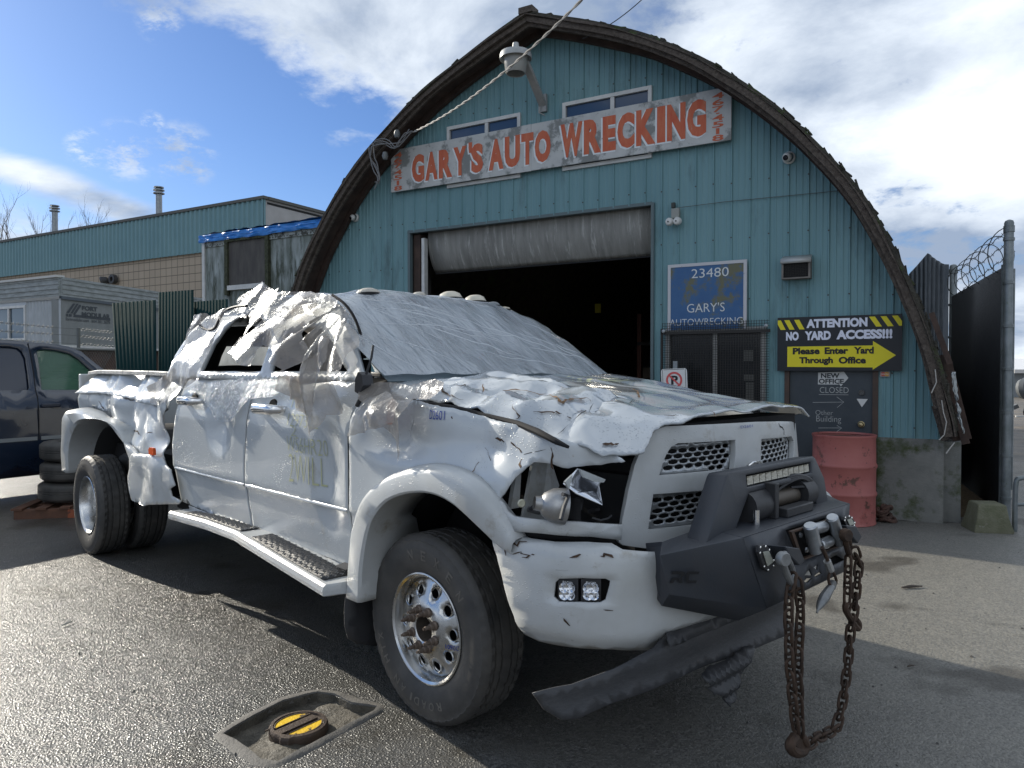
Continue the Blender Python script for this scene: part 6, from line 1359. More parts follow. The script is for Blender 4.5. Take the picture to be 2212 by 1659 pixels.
drape('loose_flag', [(1500, 320), (1400, 420), (1310, 560), (1290, 680), (1330, 700), (1250, 790), (1130, 890), (1150, 850), (1080, 770), (1000, 730), (960, 680), (900, 655), (850, 690), (810, 760), (790, 825), (730, 820), (715, 770), (690, 740), (655, 715), (700, 660), (760, 590), (880, 525), (1000, 480), (1100, 430), (1250, 350), (1400, 290)], BS(-1.10, -.86, 1.5, 1.9), (1450, 300), 5, .10, .07, 2.6)
drape('raised_puff', [(1150, 215), (1050, 225), (1048, 178), (1000, 205), (965, 165), (925, 128), (850, 190), (770, 250), (725, 300), (720, 345), (745, 410), (765, 500), (770, 575), (860, 530), (960, 420), (1100, 330), (1280, 290), (1400, 300), (1450, 240), (1300, 215)], BS(-.92, -.66, 1.7, 2.1), (1400, 270), 6, .05, .085, 2.4)
drape('raised_puff', [(1200, 215), (1100, 290), (980, 400), (880, 520), (1000, 490), (1200, 400), (1400, 350), (1520, 330), (1480, 260), (1350, 215)], BS(-.98, -.78, 1.7, 2.05), (1450, 270), 7, .05, .05, 4)
drape('pillar_film', [(90, 1130), (60, 1000), (130, 850), (105, 790), (150, 720), (300, 500), (320, 400), (440, 388), (460, 410), (620, 345), (735, 345), (750, 430), (700, 415), (600, 480), (520, 590), (430, 760), (375, 890), (330, 950), (250, 1020), (180, 1000)], BS(-1.06, -.88, 1.4, 1.95), (700, 350), 9, .03, .05, 3.6)
drape('pillar_film', [(0, 930), (60, 905), (120, 840), (150, 850), (110, 960), (40, 1110), (0, 1150), (-60, 1130), (-90, 1000)], BS(-1.0, -.95), (200, 700), 8, .02, .02, 5)
drape('door_film', [(250, 1020), (340, 960), (700, 925), (1080, 935), (1090, 1010), (960, 1080), (760, 1100), (700, 1180), (600, 1290), (520, 1290), (430, 1180), (340, 1060), (260, 1060)], lambda x, z: Vector((x, -1.020+.10*max(0, (z-1.2)/.3)**2, z)), (600, 900), 7, .012, .022, 3, m=filmmat('thin_film', (.6, .62, .64), (.5, .5, .5), .62, .12, 12, .8))
# film on the far rear window, and a scrap on the fender
skin('window_film', [(-2.70, 1.49), (-2.5, 1.74), (-2.2, 1.88), (-1.72, 1.89), (-1.72, 1.49)], lambda x, z: Vector((x, -CAB(x, z).y+.03, z)), .03, filmmat('milky_film', (.60, .62, .62), (.85, .87, .87), .1, .5, 3, .2), th=0, parent=wrap)
scrap = thing('plastic_scrap', 'crumpled piece of clear plastic film clinging to the front fender below the broken mirror', 'plastic film', TF, (-.4, -1.05, 1.1))
wrap_ = wrap; wrap = scrap
FB = lambda x, z: Vector((x, -1.05+.16*sst(z, 1.3, 1.5), z))
drape('film_piece', [(1670, 1010), (1780, 965), (1950, 955), (2100, 985), (2210, 960), (2330, 930), (2400, 960), (2330, 1060), (2240, 1100), (2110, 1100), (2080, 1180), (2060, 1330), (2050, 1480), (2035, 1620), (2010, 1450), (1960, 1380), (1900, 1330), (1780, 1360), (1650, 1400), (1600, 1385), (1650, 1250), (1720, 1130), (1700, 1060)], FB, (1960, 1000), 8, .045, .035, 4)
drape('film_piece', [(1780, 1100), (1950, 1030), (2060, 1130), (2000, 1280), (1900, 1330), (1800, 1330), (1750, 1230)], lambda x, z: FB(x, z)+Vector((0, -.035, 0)), (1960, 1010), 6, .06, .05, 5)
wrap = wrap_
q = T(*z3(1905, 1215), 'y', -1.03); MB(TF).prism([q+Vector(p) for p in ((-.03, 0, -.05), (-.01, 0, .05), (.02, 0, .06), (.025, 0, 0), (0, 0, -.05))], (0, .012, 0)).build('turn_lamp', mat('amber_lens', (.75, .12, .03), .25), truck)
# broken door mirror and rubber strip
q = T(*z3(1690, 950), 'y', -.96); g = MB(TF); g.prism([q+Vector((a, -.03, b)) for a, b in ((-.035, -.05), (.01, -.065), (.04, -.02), (.03, .03), (-.005, .045), (-.03, .01))], (0, .06, 0)); g.tube([q+Vector((0, 0, -.05)), q+Vector((-.03, -.02, -.12))], .012, 6); g.tube([q+Vector((.02, 0, .03)), q+Vector((.035, .02, .11)), q+Vector((.02, .04, .17))], .007, 6)
g.build('mirror_stump', blackp, truck, bev=.01)
g = MB(TF); g.tube([Vector(p) for p in chaikin([tuple(T(*z3(*p), 'y', -.93)) for p in [(318, 462), (350, 510), (410, 530), (460, 510), (490, 440), (530, 370), (620, 330), (720, 325)]], 2)], .009, 8); g.build('rubber_strip', blackp, truck)
g = MB(TF); g.tube([Vector(p) for p in chaikin([tuple(T(*z3(*p), 'y', -.80)) for p in [(1430, 235), (1530, 300), (1610, 410), (1660, 540), (1690, 660), (1700, 760)]], 2)], .008, 6); g.build('windshield_seal', gap, truck)
# ================================================================ LEFT BACKGROUND
def fr_at(px, depth, ang_deg, z=0):
    """frame whose x axis lies ang from the view axis, origin on the sight line of column px"""
    x = (px-CX)/F*depth; a = R(ang_deg); ax = Vector((math.sin(a), math.cos(a), 0)); return frame(ax, Vector((-ax.y, ax.x, 0)), (x, depth, z))
z9 = zz(0, 600, .5425)
# warehouse
WH = fr_at(575, 30, 120)          # x to the right and nearer, y away into the building
WH = frame(Vector((math.sin(R(60)), -.5, 0)), Vector((.5, math.sin(R(60)), 0)), ((575-CX)/F*30, 30, 0))
wp_ = lambda x, y, d=0: on(WH, 'y', d, x, y)
zt = wp_(575, 424).z; zb_ = wp_(441, 546).z
wh = thing('warehouse', 'long warehouse with teal ribbed upper band over beige scored block wall', 'building', WH, (-20, 0, 0))
teal2 = mat('pale_teal_band', (.13, .25, .28), .5, col2=(.16, .285, .31), nscale=.6, bump=.1, bscale=3)  # teal of the band and corner trim, slightly paler than the hall's
g = MB(WH); x = -62; vs = []; fs = []; prof = [(0, 0), (.10, 0), (.16, -.06), (.24, -.06), (.30, 0)]
while x < -.05:
    for a, h in prof[:-1]: vs += [(x+a, h-.08, zb_), (x+a, h-.08, zt-.12)]
    x += .30
n = len(vs)//2; fs = [(2*i, 2*i+2, 2*i+3, 2*i+1) for i in range(n-1)]; g.add(vs, fs); g.build('ribbed_band', teal2, wh, ang=15)
bm = bpy.data.materials.new('beige_block'); bm.use_nodes = True; nt = bm.node_tree; b = nt.nodes['Principled BSDF']; tc = N(nt, 'ShaderNodeTexCoord'); sp = N(nt, 'ShaderNodeSeparateXYZ'); nt.links.new(tc.outputs['Object'], sp.inputs[0]); cb = N(nt, 'ShaderNodeCombineXYZ'); nt.links.new(sp.outputs[0], cb.inputs[0]); nt.links.new(sp.outputs[2], cb.inputs[1])
br = N(nt, 'ShaderNodeTexBrick', offset=0.0); nt.links.new(cb.outputs[0], br.inputs['Vector']); br.inputs['Scale'].default_value = 1; br.inputs['Brick Width'].default_value = .40; br.inputs['Row Height'].default_value = .36; br.inputs['Mortar Size'].default_value = .018
br.inputs['Color1'].default_value = (.36, .30, .23, 1); br.inputs['Color2'].default_value = (.39, .325, .25, 1); br.inputs['Mortar'].default_value = (.15, .13, .10, 1); nt.links.new(br.outputs[0], b.inputs['Base Color']); b.inputs['Roughness'].default_value = .9
MB(WH).box((-62, 0, 0), (-.02, .2, zt-.13)).build('block_wall', bm, wh)
MB(WH).box((-.02, -.05, 0), (.0, 26, zt-.12)).build('end_wall', mat('pale_end_wall', (.45, .44, .43), .8, col2=(.36, .35, .34), nscale=1.5, bump=.1, bscale=3), wh)
g = MB(WH); g.box((-62, -.18, zt-.12), (.1, .1, zt)); g.box((.0, .1, zt-.12), (.12, 26, zt)); g.build('parapet_cap', mat('parapet_cap', (.10, .10, .09), .7), wh)
MB(WH).box((-62, .1, zt-.3), (0, 26, zt-.2)).build('flat_roof', mat('tar_roof', (.03, .03, .03), .9), wh)
MB(WH).box((-.10, -.10, zb_), (.03, .0, zt-.12)).build('corner_trim', teal2, wh)
for (px_, yt, lab) in ((343, 403, 'taller grey vent pipe on the warehouse roof, nearer the corner'), (118, 443, 'grey vent pipe on the warehouse roof, further left')):
    p = on(WH, 'y', 2.5, px_, yt); r = .105*(p-Vector(WH.inverted() @ CAM)).length/30
    t = thing('vent_pipe', lab, 'vent', WH, (p.x, 2.5, zt-.2), 'vent pipes')
    MB(WH).tube([(p.x, 2.5, zt-.25), (p.x, 2.5, p.z-.12)], .155, 16).build('pipe', galv, t)
    for dz, rr in ((0, .24), (-.14, .27), (-.30, .27)): MB(WH).lathe([(0, .0), (rr, -.02), (rr, -.07), (rr*.7, -.09)], (p.x, 2.5, p.z+dz), (0, 0, 1), 18).build('cowl', galv, t)
p = on(WH, 'y', -.15, *z9(765, 830)); t = thing('wall_floodlight', 'small dark twin floodlight on the beige block wall', 'lamp', WH, tuple(p))
MB(WH).lathe([(0, -.2), (.15, -.12), (.24, .12), (.2, .18)], p+Vector((-.30, -.1, -.02)), (-.6, -.7, -.3), 14).build('lamp_head', mat('dark_fixture', (.05, .05, .05), .5), t)
MB(WH).lathe([(.12, -.1), (.22, -.1), (.22, .1), (.12, .1), (.12, -.1)], p+Vector((.28, -.05, .02)), (0, 1, 0), 16).build('lamp_ring', mat('dark_fixture', (.05, .05, .05), .5), t)
MB(WH).box(tuple(p+Vector((-.1, -.05, -.15))), tuple(p+Vector((.1, .15, 0)))).build('bracket', mat('dark_fixture', (.05, .05, .05), .5), t)
# weathered box body with tarp
BX = frame(Vector((math.sin(R(60)), -.5, 0)), Vector((.5, math.sin(R(60)), 0)), ((442-CX)/F*15, 15, 0)); bp_ = lambda x, y, d=0: on(BX, 'y', d, *z9(x, y))
zt2 = bp_(1417, 540).z; box = thing('box_trailer', 'grimy white mould-streaked box trailer with a boarded window behind the green fence', 'trailer', BX, (1.6, 0, 0))
grime = mat('mouldy_white_metal', (.32, .36, .36), .6, col2=(.11, .13, .11), nscale=2.6, namt=.35, stretch=(2.6, 1, .5), bump=.2, bscale=20, stains=[((.04, .05, .03), 1.6, .50, .12), ((.09, .06, .045), 5, .64, .1)])
MB(BX).box((0, 0, .8), (3.6, 6, zt2)).build('body', grime, box)
g = MB(BX); g.box((-.02, -.03, .8), (.06, .02, zt2)); g.build('corner_post', alu, box)
g = MB(BX); g.box((.06, -.025, zt2-.20), (3.6, .01, zt2-.01)); g.build('top_rail', mat('mouldy_rail', (.30, .33, .32), .6, stain=(.05, .05, .04), stain_scale=9, stain_thr=.5), box)
g = MB(BX); x = .08
while x < 3.5: g.lathe([(0, -.035), (.012, -.03), (.014, -.025)], (x, 0, zt2-.17), (0, 1, 0), 6); x += .075
g.build('rivets', mat('dark_rivet', (.06, .06, .05), .6), box)
a = bp_(1590, 570); c = bp_(1850, 850); moss = mat('mossy_trim', (.02, .022, .015), .9, col2=(.08, .09, .05), nscale=14, bump=1, bscale=30, bdist=.02)
g = MB(BX); w = .09
g.box((a.x-w, -.07, c.z-w*2), (a.x, .01, a.z+w)); g.box((c.x, -.07, c.z-w), (c.x+w, .01, a.z+w)); g.box((a.x, -.07, a.z), (c.x, .01, a.z+w))
wd_ = g.build('window', moss, box); MB(BX).box((a.x, -.03, c.z), (c.x, -.01, a.z)).build('board', mat('wet_plywood', (.10, .095, .085), .8, col2=(.055, .05, .05), nscale=3, stretch=(3, 1, .7)), wd_)
MB(BX).box((a.x, -.08, c.z-.09), (c.x, -.0, c.z-.0)).build('sill', alu, wd_)
def tp_(u, v):
    x = -.05+3.5*u; z = zt2+.04-.15*v+.03*noise.noise(Vector((x*3, v*2, 1)))*v; return Vector((x, -.06-.035*crump(x, 0, v, 2.5)-.05*v*math.sin(x*5)**2*.6, z))
g = MB(BX); g.grid(tp_, 90, 8); g.grid(lambda u, v: Vector((-.05+3.5*u, -.06+1.2*v, zt2+.05+.05*crump(u*4, v, 0, 2))), 40, 8)
g.build('tarpaulin', mat('blue_tarp', (.02, .16, .50), .35, col2=(.03, .20, .56), nscale=8, bump=.3, bscale=12), label='crumpled bright blue tarpaulin laid over the top edge of the box trailer', cat='tarpaulin')
# site office
C0 = Vector(((133-CX)/F*20, 20, 0)); dL = Vector((-.878, .478, 0)).normalized(); dR = Vector((.218, .976, 0)).normalized()
OL = frame(-dL, Vector((dL.y, -dL.x, 0))*1, C0); OR = frame(dR, Vector((-dR.y, dR.x, 0)), C0)
zo = lambda y, d=20: CAMH+(801-y)/F*20
off_ = thing('site_office', 'white metal-sided modular office block behind the dark blue vehicle', 'building', OR, (0, 0, 0))
zT, zF, zB = zo(599), zo(640), zo(745)
corr = mat('white_corrugated', (.42, .45, .48), .45, col2=(.34, .37, .39), nscale=3, metal=.1)
g = MB(OL); vs = []; x = -11
def ripL(g, x0, x1, z0, z1, per=.16, amp=.03):
    n = int((x1-x0)/per*6); vs = []
    for i in range(n+1):
        x = x0+(x1-x0)*i/n; y = amp*math.sin(2*math.pi*x/per); vs += [(x, y, z0), (x, y, z1)]
    g.add(vs, [(2*i, 2*i+2, 2*i+3, 2*i+1) for i in range(n)])
sgn = 1 if (OL.inverted() @ CAM).y > 0 else -1
wl, wr = on(OL, 'y', 0, *z9(0, 1100)).x, on(OL, 'y', 0, *z9(188, 1100)).x; wz0 = on(OL, 'y', 0, *z9(100, 1250)).z; wz1 = on(OL, 'y', 0, *z9(100, 1010)).z
ripL(g, wr, 0, zB, zF-.06); g.build('siding', corr, off_, ang=80); g = MB(OL); ripL(g, wl-6, wl-1.2, zB, zF-.06); g.build('siding', corr, off_, ang=80)
g = MB(OL); g.box((wl-1.2, -.03, zB), (wr, .03, wz0)); g.box((wl-1.2, -.03, wz1), (wr, .03, zF-.06)); g.build('window_surround', corr, off_)
g = MB(OL); w = .07; s_ = sgn*.06
def bx2(g, x0, x1, z0, z1, y0, y1): g.box((x0, min(y0, y1), z0), (x1, max(y0, y1), z1))
bx2(g, wl-1.2, wr, wz1-w, wz1, 0, s_); bx2(g, wl-1.2, wr, wz0, wz0+w, 0, s_); bx2(g, wr-w, wr, wz0+w, wz1-w, 0, s_); m_ = on(OL, 'y', 0, *z9(70, 1100)).x; bx2(g, m_-w/2, m_+w/2, wz0+w, wz1-w, 0, s_*.9)
ow = g.build('window', alu, off_); g = MB(OL); bx2(g, wl-1.2, wr-w, wz0+w, wz1-w, -.01, .0); g.build('pane', mat('mirror_pane', (.10, .14, .18), .04, metal=.55), ow)
fas = mat('mouldy_fascia', (.34, .37, .38), .55, col2=(.17, .19, .18), nscale=3.5, stretch=(1, 1, 3), stains=[((.07, .085, .05), 6, .6, .1)])
g = MB(OL); n = 8
for i in range(n):
    z0 = zF+(zT-zF)*i/n; z1 = zF+(zT-zF)*(i+1)/n; bx2(g, wl-7, .0, z0, z1, -.05*sgn, sgn*(.07 if i % 2 else .045))
g.build('fascia', fas, off_); sg2 = 1 if (OR.inverted() @ CAM).y > 0 else -1
g = MB(OR)
for i in range(n):
    z0 = zF+(zT-zF)*i/n; z1 = zF+(zT-zF)*(i+1)/n; bx2(g, .0, 9, z0, z1, -.05*sg2, sg2*(.07 if i % 2 else .045))
g.build('fascia', fas, off_)
g = MB(OL); bx2(g, wl-7, .02, zT-.01, zT+.05, -sgn*.1, sgn*.12); bx2(g, wl-7, .02, zF-.08, zF, -.05, sgn*.05); g.build('roof_edge', mat('office_roof', (.50, .50, .48), .6), off_)
g = MB(OR); bx2(g, 0, 9, zF-.08, zF, -.05*sg2, sg2*.05); g.build('trim_band', mat('blue_grey_trim', (.08, .10, .12), .6), off_)
pan = mat('dull_office_panel', (.22, .235, .235), .6, col2=(.17, .185, .18), nscale=2.5, stretch=(2, 1, .6), stain=(.09, .09, .085), stain_scale=5, stain_thr=.66, stain_w=.1)
g = MB(OR); bx2(g, 0, 9, zB, zF-.08, -.3*sg2, .0); g.build('end_panel', pan, off_)
g = MB(OR); bx2(g, 0, 9, zB-.06, zB, -.3*sg2, sg2*.05); g.build('floor_edge', alu, off_); g = MB(OR); bx2(g, 0.1, 9, 0, zB-.06, -.3*sg2, -.1*sg2); g.build('skirting', mat('dark_skirting', (.04, .035, .03), .9, col2=(.10, .05, .035), nscale=2), off_)
g = MB(OL); bx2(g, wl-6, -.1, 0, zB, -.2*sgn, -.1*sgn); g.build('skirting', mat('dark_skirting', (.04, .035, .03), .9), off_)
sfr = lambda u, v, l=0: Vector((u, sg2*(.012+l), v)); ofp = lambda x, y: on(OR, 'y', sg2*.012, *z9(x, y)); dink = mat('faded_print', (.055, .065, .075), .7)
g = MB(OR)
for s_, a_, b_ in (('FORT', (568, 1038), (673, 1006)), ('MODULAR', (566, 1082), (762, 1048))):
    a, c = ofp(*a_), ofp(*b_); V0 = ofp(b_[0], a_[1]+(b_[0]-a_[0])*.055); vs_, ff_ = text_mesh(s_, 1, 1, bold=.04); top = ofp(a_[0], b_[1]-(b_[0]-a_[0])*.0)
    h0 = top.z-a.z; g.add([Vector((a.x+(c.x-a.x)*v.x, sg2*.012, a.z+h0*v.y)) for v in vs_], ff_)
for s_, a_, b_ in (('fortmodular.com', (456, 1108), (615, 1090)), ('604.381.3678', (634, 1124), (762, 1108))):
    a, c = ofp(*a_), ofp(*b_); vs_, ff_ = text_mesh(s_, 1, 1, bold=.005); top = ofp(a_[0], b_[1]-4); g.add([Vector((a.x+(c.x-a.x)*v.x, sg2*.012, a.z+(top.z-a.z)*v.y)) for v in vs_], ff_)
for poly in ([(520, 1068), (762, 1094), (762, 1112), (505, 1084)], [(458, 1062), (470, 1062), (470, 1082), (458, 1080)], [(476, 1064), (496, 1066), (496, 1084), (476, 1083)], [(460, 1056), (505, 992), (522, 992), (478, 1058)], [(486, 1060), (530, 993), (545, 993), (502, 1062)], [(508, 1062), (548, 1000), (560, 1000), (560, 1012), (512, 1082)]):
    g.add([ofp(*p) for p in poly], [tuple(range(len(poly)))])
g.build('printed_lettering', dink, off_)
# green fence panels
GFp = frame(Vector((math.sin(R(60)), -.5, 0)), Vector((.5, math.sin(R(60)), 0)), ((341-CX)/F*12.5, 12.5, 0)); green = mat('dark_green_sheet', (.006, .024, .026), .85, spec=.05, col2=(.011, .036, .037), nscale=2, stretch=(3, 1, .4), stains=[((.05, .04, .025), 3, .68, .1)])
for lab, px_, dy in (('dark green ribbed metal fence panel, leaning leftmost one of three', [(775, 990), (1077, 968), (1085, 1470), (840, 1470)], 0), ('dark green ribbed metal fence panel, tallest one in the middle', [(1097, 915), (1338, 897), (1338, 1470), (1090, 1470)], .06), ('dark green ribbed metal fence panel, lower one beside the box trailer', [(1340, 980), (1575, 962), (1580, 1470), (1340, 1470)], .12)):
    P4 = [bpx for bpx in (on(GFp, 'y', dy, *z9(*p)) for p in px_)]; P4[2].z = P4[3].z = .02
    g = MB(GFp); n = 44; vs = []
    for i in range(n+1):
        t = i/n; a = P4[0].lerp(P4[1], t); c = P4[3].lerp(P4[2], t); k = i % 4; h = -.010 if k in (1, 2) else 0
        vs += [a+Vector((0, h, 0)), c+Vector((0, h, 0))]
    g.add(vs, [(2*i, 2*i+1, 2*i+3, 2*i+2) for i in range(n)]); g.build('fence_panel', green, label=lab, cat='fence panel', group='green fence panels', ang=20, thick=.004)
# barbed wire fence in front of the office
z0c = zz(0, 1150, .3014)
def fpt(x, y):
    dpt = 13.5+(z0c(x, y)[0]/258.0)*3.5; d = raydir(*z0c(x, y)); return CAM+d*(dpt/d.y)
bf = thing('barbed_fence', 'chain-link fence with three strands of barbed wire behind the dark blue vehicle', 'fence', WF, tuple(Vector((fpt(975, 500).x, fpt(975, 500).y, 0))))
steel = mat('dull_fence_steel', (.12, .13, .13), .5, metal=.5)
p = fpt(975, 265); q = Vector((p.x, p.y, 0)); MB().tube([q, p], .035, 8).build('post', steel, bf)
for k, (a_, b_, c_) in enumerate((((-200, 180), (700, 262), (1420, 320)), ((-200, 290), (700, 345), (1430, 410)), ((-200, 400), (700, 448), (1440, 500)))):
    g = MB(); A, B, C_ = fpt(*a_), fpt(*b_), fpt(*c_); g.tube([A, B, fpt(975, b_[1]+18), C_], .006, 4)
    for i in range(24):
        w = A.lerp(B, i/14) if i < 14 else fpt(975, b_[1]+18).lerp(C_, (i-14)/10); g.tube([w+Vector((-.03, 0, -.03)), w+Vector((.03, 0, .03))], .005, 3); g.tube([w+Vector((.03, 0, -.03)), w+Vector((-.03, 0, .03))], .005, 3)
    g.build('barbed_strand', steel, bf)
g = MB(); A, B = fpt(-200, 500), fpt(1460, 540); g.tube([A, B], .03, 6); L_ = (B-A).length; d = (B-A)/L_; n = int(L_/.09)
for i in range(n):
    x = A+d*(i*.09)
    for s_ in (-1, 1):
        e = x+d*(s_*1.6)+Vector((0, 0, -1.6)); g.tube([x, e], .004, 3)
g.build('chain_link', steel, bf)
# bare trees behind the warehouse
bark = mat('bare_bark', (.10, .08, .065), .9)
def tree(px_, depth, h, seed, lab, spread=.5):
    r = random.Random(seed); x = (px_-CX)/F*depth; t = thing('bare_tree', lab, 'tree', WF, (x, depth, 0), 'bare trees beyond the warehouse'); tr = MB(); cr_ = MB()
    def br_(g, p, d, L_, rad, lev):
        n = 4; pts = [p]; q = p
        for i in range(n): d = (d+Vector((r.uniform(-.12, .12), r.uniform(-.12, .12), r.uniform(-.02, .1)))).normalized(); q = q+d*L_/n; pts.append(q)
        g.tube(pts, [rad*(1-.55*i/n) for i in range(n+1)], 5, cap=False)
        if lev < 4:
            for i in range(3 if lev else 7):
                k = r.randint(1, n) if lev else r.randint(2, n); b = pts[k]; dd = (d+Vector((r.uniform(-1, 1), r.uniform(-1, 1), r.uniform(0, .5)))*spread).normalized(); br_(cr_, b, dd, L_*r.uniform(.42, .62), rad*.42, lev+1)
    br_(tr, Vector((x, depth, 0)), Vector((0, 0, 1)), h*.62, h*.010, 0); tr.build('trunk', bark, t); cr_.build('crown', bark, t)
tree(8, 62, 15.0, 3, 'bare tree at the left edge beyond the warehouse roof'); tree(-30, 60, 14, 13, 'bare tree just outside the left edge beyond the warehouse'); tree(45, 70, 14.5, 5, 'thin bare tree second from the left beyond the warehouse'); tree(88, 72, 14.6, 8, 'low bare tree left of the taller vent pipe'); tree(185, 80, 17.6, 9, 'small bare treetop between the two vent pipes')
tree(215, 84, 17.6, 11, 'faint bare treetop right of the middle of the warehouse roof')
# dark blue vehicle
_f = Vector((.53, .848, 0)).normalized(); VF = frame(_f, Vector((-_f.y, _f.x, 0)), ((60-CX)/F*8.0, 8.0, 0))
def VS(x, z):
    y = .0
    if z > 1.12: y = (z-1.12)*.34
    elif z > 1.02: y = -.012
    elif z < .62: y = (.62-z)*.18
    if z < .66 and z > .60: y -= .012
    return Vector((x, y, z))
vsf = Surf(VS, -5, 3.2, .2, 1.95, VF, 60, 50); navy = mat('dark_navy_paint', (.010, .018, .036), .22, coat=.7, col2=(.013, .022, .042), nscale=3, stains=[((.05, .06, .07), 5, .7, .15)])
suv = thing('parked_pickup', 'dark navy vehicle parked behind the wrecked pickup, its side window greenish', 'car', VF, (-.5, .9, 0))
top = vsf.poly([z0c(*p) for p in [(-120, 410), (0, 413), (330, 438), (600, 458), (850, 498), (1000, 556), (1150, 680), (1318, 808)]])
xr = -3.4; xw = top[-1][0]; zw = top[-1][1]
outl = [(xr, 1.16), (top[0][0]-.03, 1.18)]+[(max(xr, a), b) for a, b in top]+[(xw+.3, zw-.01), (xw+1.15, zw-.08), (xw+1.3, zw-.2), (xw+1.32, .55), (xw+1.1, .36)]+[(xw+.64+.42*math.cos(R(a)), .36+.42*math.sin(R(a))) for a in range(0, 181, 20)]+[(xw-.2, .36), (xr, .36)]
fwn = vsf.poly([z0c(*p) for p in [(452, 560), (470, 540), (560, 537), (700, 552), (860, 590), (960, 650), (1080, 760), (1195, 862), (1150, 940), (1085, 1036), (800, 1038), (515, 1036), (500, 900), (480, 720)]])
rwn = vsf.poly([z0c(*p) for p in [(-70, 500), (-20, 503), (120, 505), (220, 520), (270, 560), (310, 640), (340, 840), (358, 1010), (345, 1040), (0, 1044), (-70, 1044)]])
bo_ = sheet(dens(outl, .12), VS, .12, holes=[fwn, rwn], fr=VF).build('body', navy, suv, ang=25, thick=.01)
g = MB(VF); n = len(outl); W2_ = 1.85; A = [VS(*p) for p in outl]; B = [Vector((v.x, W2_-v.y, v.z)) for v in A]; g.add(A+B, [(i, (i+1) % n, n+(i+1) % n, n+i) for i in range(n)]); g.build('shell', navy, suv, ang=30)
sheet(outl, lambda x, z: Vector((x, W2_-VS(x, z).y, z)), .3, holes=[fwn], fr=VF).build('far_side', navy, suv)
sheet(fwn, lambda x, z: VS(x, z)+Vector((0, .02, 0)), .2, fr=VF).build('front_window', mat('green_glass', (.10, .22, .15), .05, alpha=.55, coat=.5), suv)
sheet(rwn, lambda x, z: VS(x, z)+Vector((0, .02, 0)), .2, fr=VF).build('rear_window', mat('tinted_glass', (.012, .02, .04), .05, coat=.5), suv)
sheet(fwn, lambda x, z: Vector((x, W2_-VS(x, z).y-.03, z)), .2, fr=VF).build('far_window', mat('pale_green_glass', (.30, .42, .33), .2, alpha=.8), suv)
g = MB(VF); a = vsf.uv(*z0c(510, 1000)); b_ = vsf.uv(*z0c(1100, 1000)); g.box((a[0]+.05, .35, 1.0), (b_[0]+.2, 1.6, a[1]+.09)); g.build('dashboard', mat('grey_dash', (.07, .09, .08), .35), suv, bev=.04)
c = vsf.uv(*z0c(735, 670)); g = MB(VF); g.box((c[0]-.02, .62, c[1]-.045), (c[0]+.03, .86, c[1]+.04)); mr_ = g.build('interior_mirror', blackp, suv, bev=.015)
g = MB(VF); g.box((c[0]-.024, .63, c[1]-.035), (c[0]-.021, .85, c[1]+.03)); g.build('mirror_glass', mat('teal_mirror', (.08, .35, .36), .1), mr_)
hp_ = [vsf.uv(*z0c(*p)) for p in ((515, 1260), (735, 1200))]; O_ = vsf.off(.006)
MB(VF).box((hp_[0][0], -.03, hp_[0][1]-.0), (hp_[1][0], .0, hp_[1][1])).build('door_handle', mat('navy_plastic', (.012, .018, .035), .4), suv, bev=.012)
g = MB(VF); s_a = [VS(*vsf.uv(*z0c(*p)))+Vector((0, -.006, 0)) for p in ((345, 455), (375, 600), (410, 800), (440, 1050), (462, 1120), (480, 1300), (484, 1650))]; g.tube(s_a, .006, 5); g.build('door_seam', gap, suv)
mz = vsf.uv(*z0c(600, 1628)); g = MB(VF); g.box((xr, -.012, mz[1]-.02), (s_a[-1].x-.02, .02, mz[1]+.02)); g.box((s_a[-1].x+.02, -.012, mz[1]-.02), (xw+.1, .02, mz[1]+.02)); g.build('side_moulding', mat('grey_moulding', (.20, .22, .23), .35), suv)
MB(VF).box((xr, -.006, 1.085), (xw+.2, .02, 1.10)).build('belt_line', navy, suv)
for wx in (xw+.64, -3.0): tyre((wx, .13, .36), -1, suv, R0=.36, name='wheel', fr=VF)
# tyres on a pallet
def lay_tyre(c, R0, h, lab, k):
    g = MB(); g.lathe([(R0*.56, .06*h/.22), (R0*.58, .02), (R0*.72, .0), (R0*.9, .012), (R0*.985, .035), (R0, .05), (R0, .09), (R0*.985, .093), (R0*.985, .10), (R0, .103), (R0, h-.10), (R0*.985, h-.097), (R0*.985, h-.09), (R0, h-.087), (R0, h-.05), (R0*.985, h-.035), (R0*.9, h-.012), (R0*.72, h), (R0*.58, h-.02), (R0*.56, h-.06)], c, (0, 0, 1), 48)
    return g.build('loose_tyre', rubber, label=lab, cat='tyre', group='stacked tyres')
pc_ = Vector((-4.70, 7.95, 0))
for k, lab in enumerate(('worn tyre at the bottom of the stack on the pallet', 'worn tyre in the middle of the stack beside the navy vehicle', 'worn tyre on top of the stack beside the navy vehicle')): lay_tyre(pc_+Vector((rnd.uniform(-.02, .02), 0, .125+.215*k)), .36, .213, lab, k)
pal = thing('pallet', 'dark wooden pallet with orange ends under the stacked tyres', 'pallet', WF, tuple(pc_)); pw = mat('pallet_wood', (.16, .075, .045), .85, col2=(.09, .05, .035), nscale=12)
M_ = Matrix.Translation(pc_) @ Matrix.Rotation(R(12), 4, 'Z')
g = MB()
for y in (-.38, 0, .38): g.box((-.45, y-.05, 0), (.52, y+.05, .09), M_)
g.build('bearer', pw, pal); g = MB()
for x in (-.42, -.2, .02, .24, .46): g.box((x-.05, -.45, .092), (x+.05, .45, .112), M_)
g.build('deck_board', pw, pal); g = MB(); g.box((.06, -.47, .005), (.36, -.455, .088), M_); g.build('orange_end', mat('orange_end', (.32, .09, .04), .7, stain=(.10, .04, .03), stain_scale=22), pal)
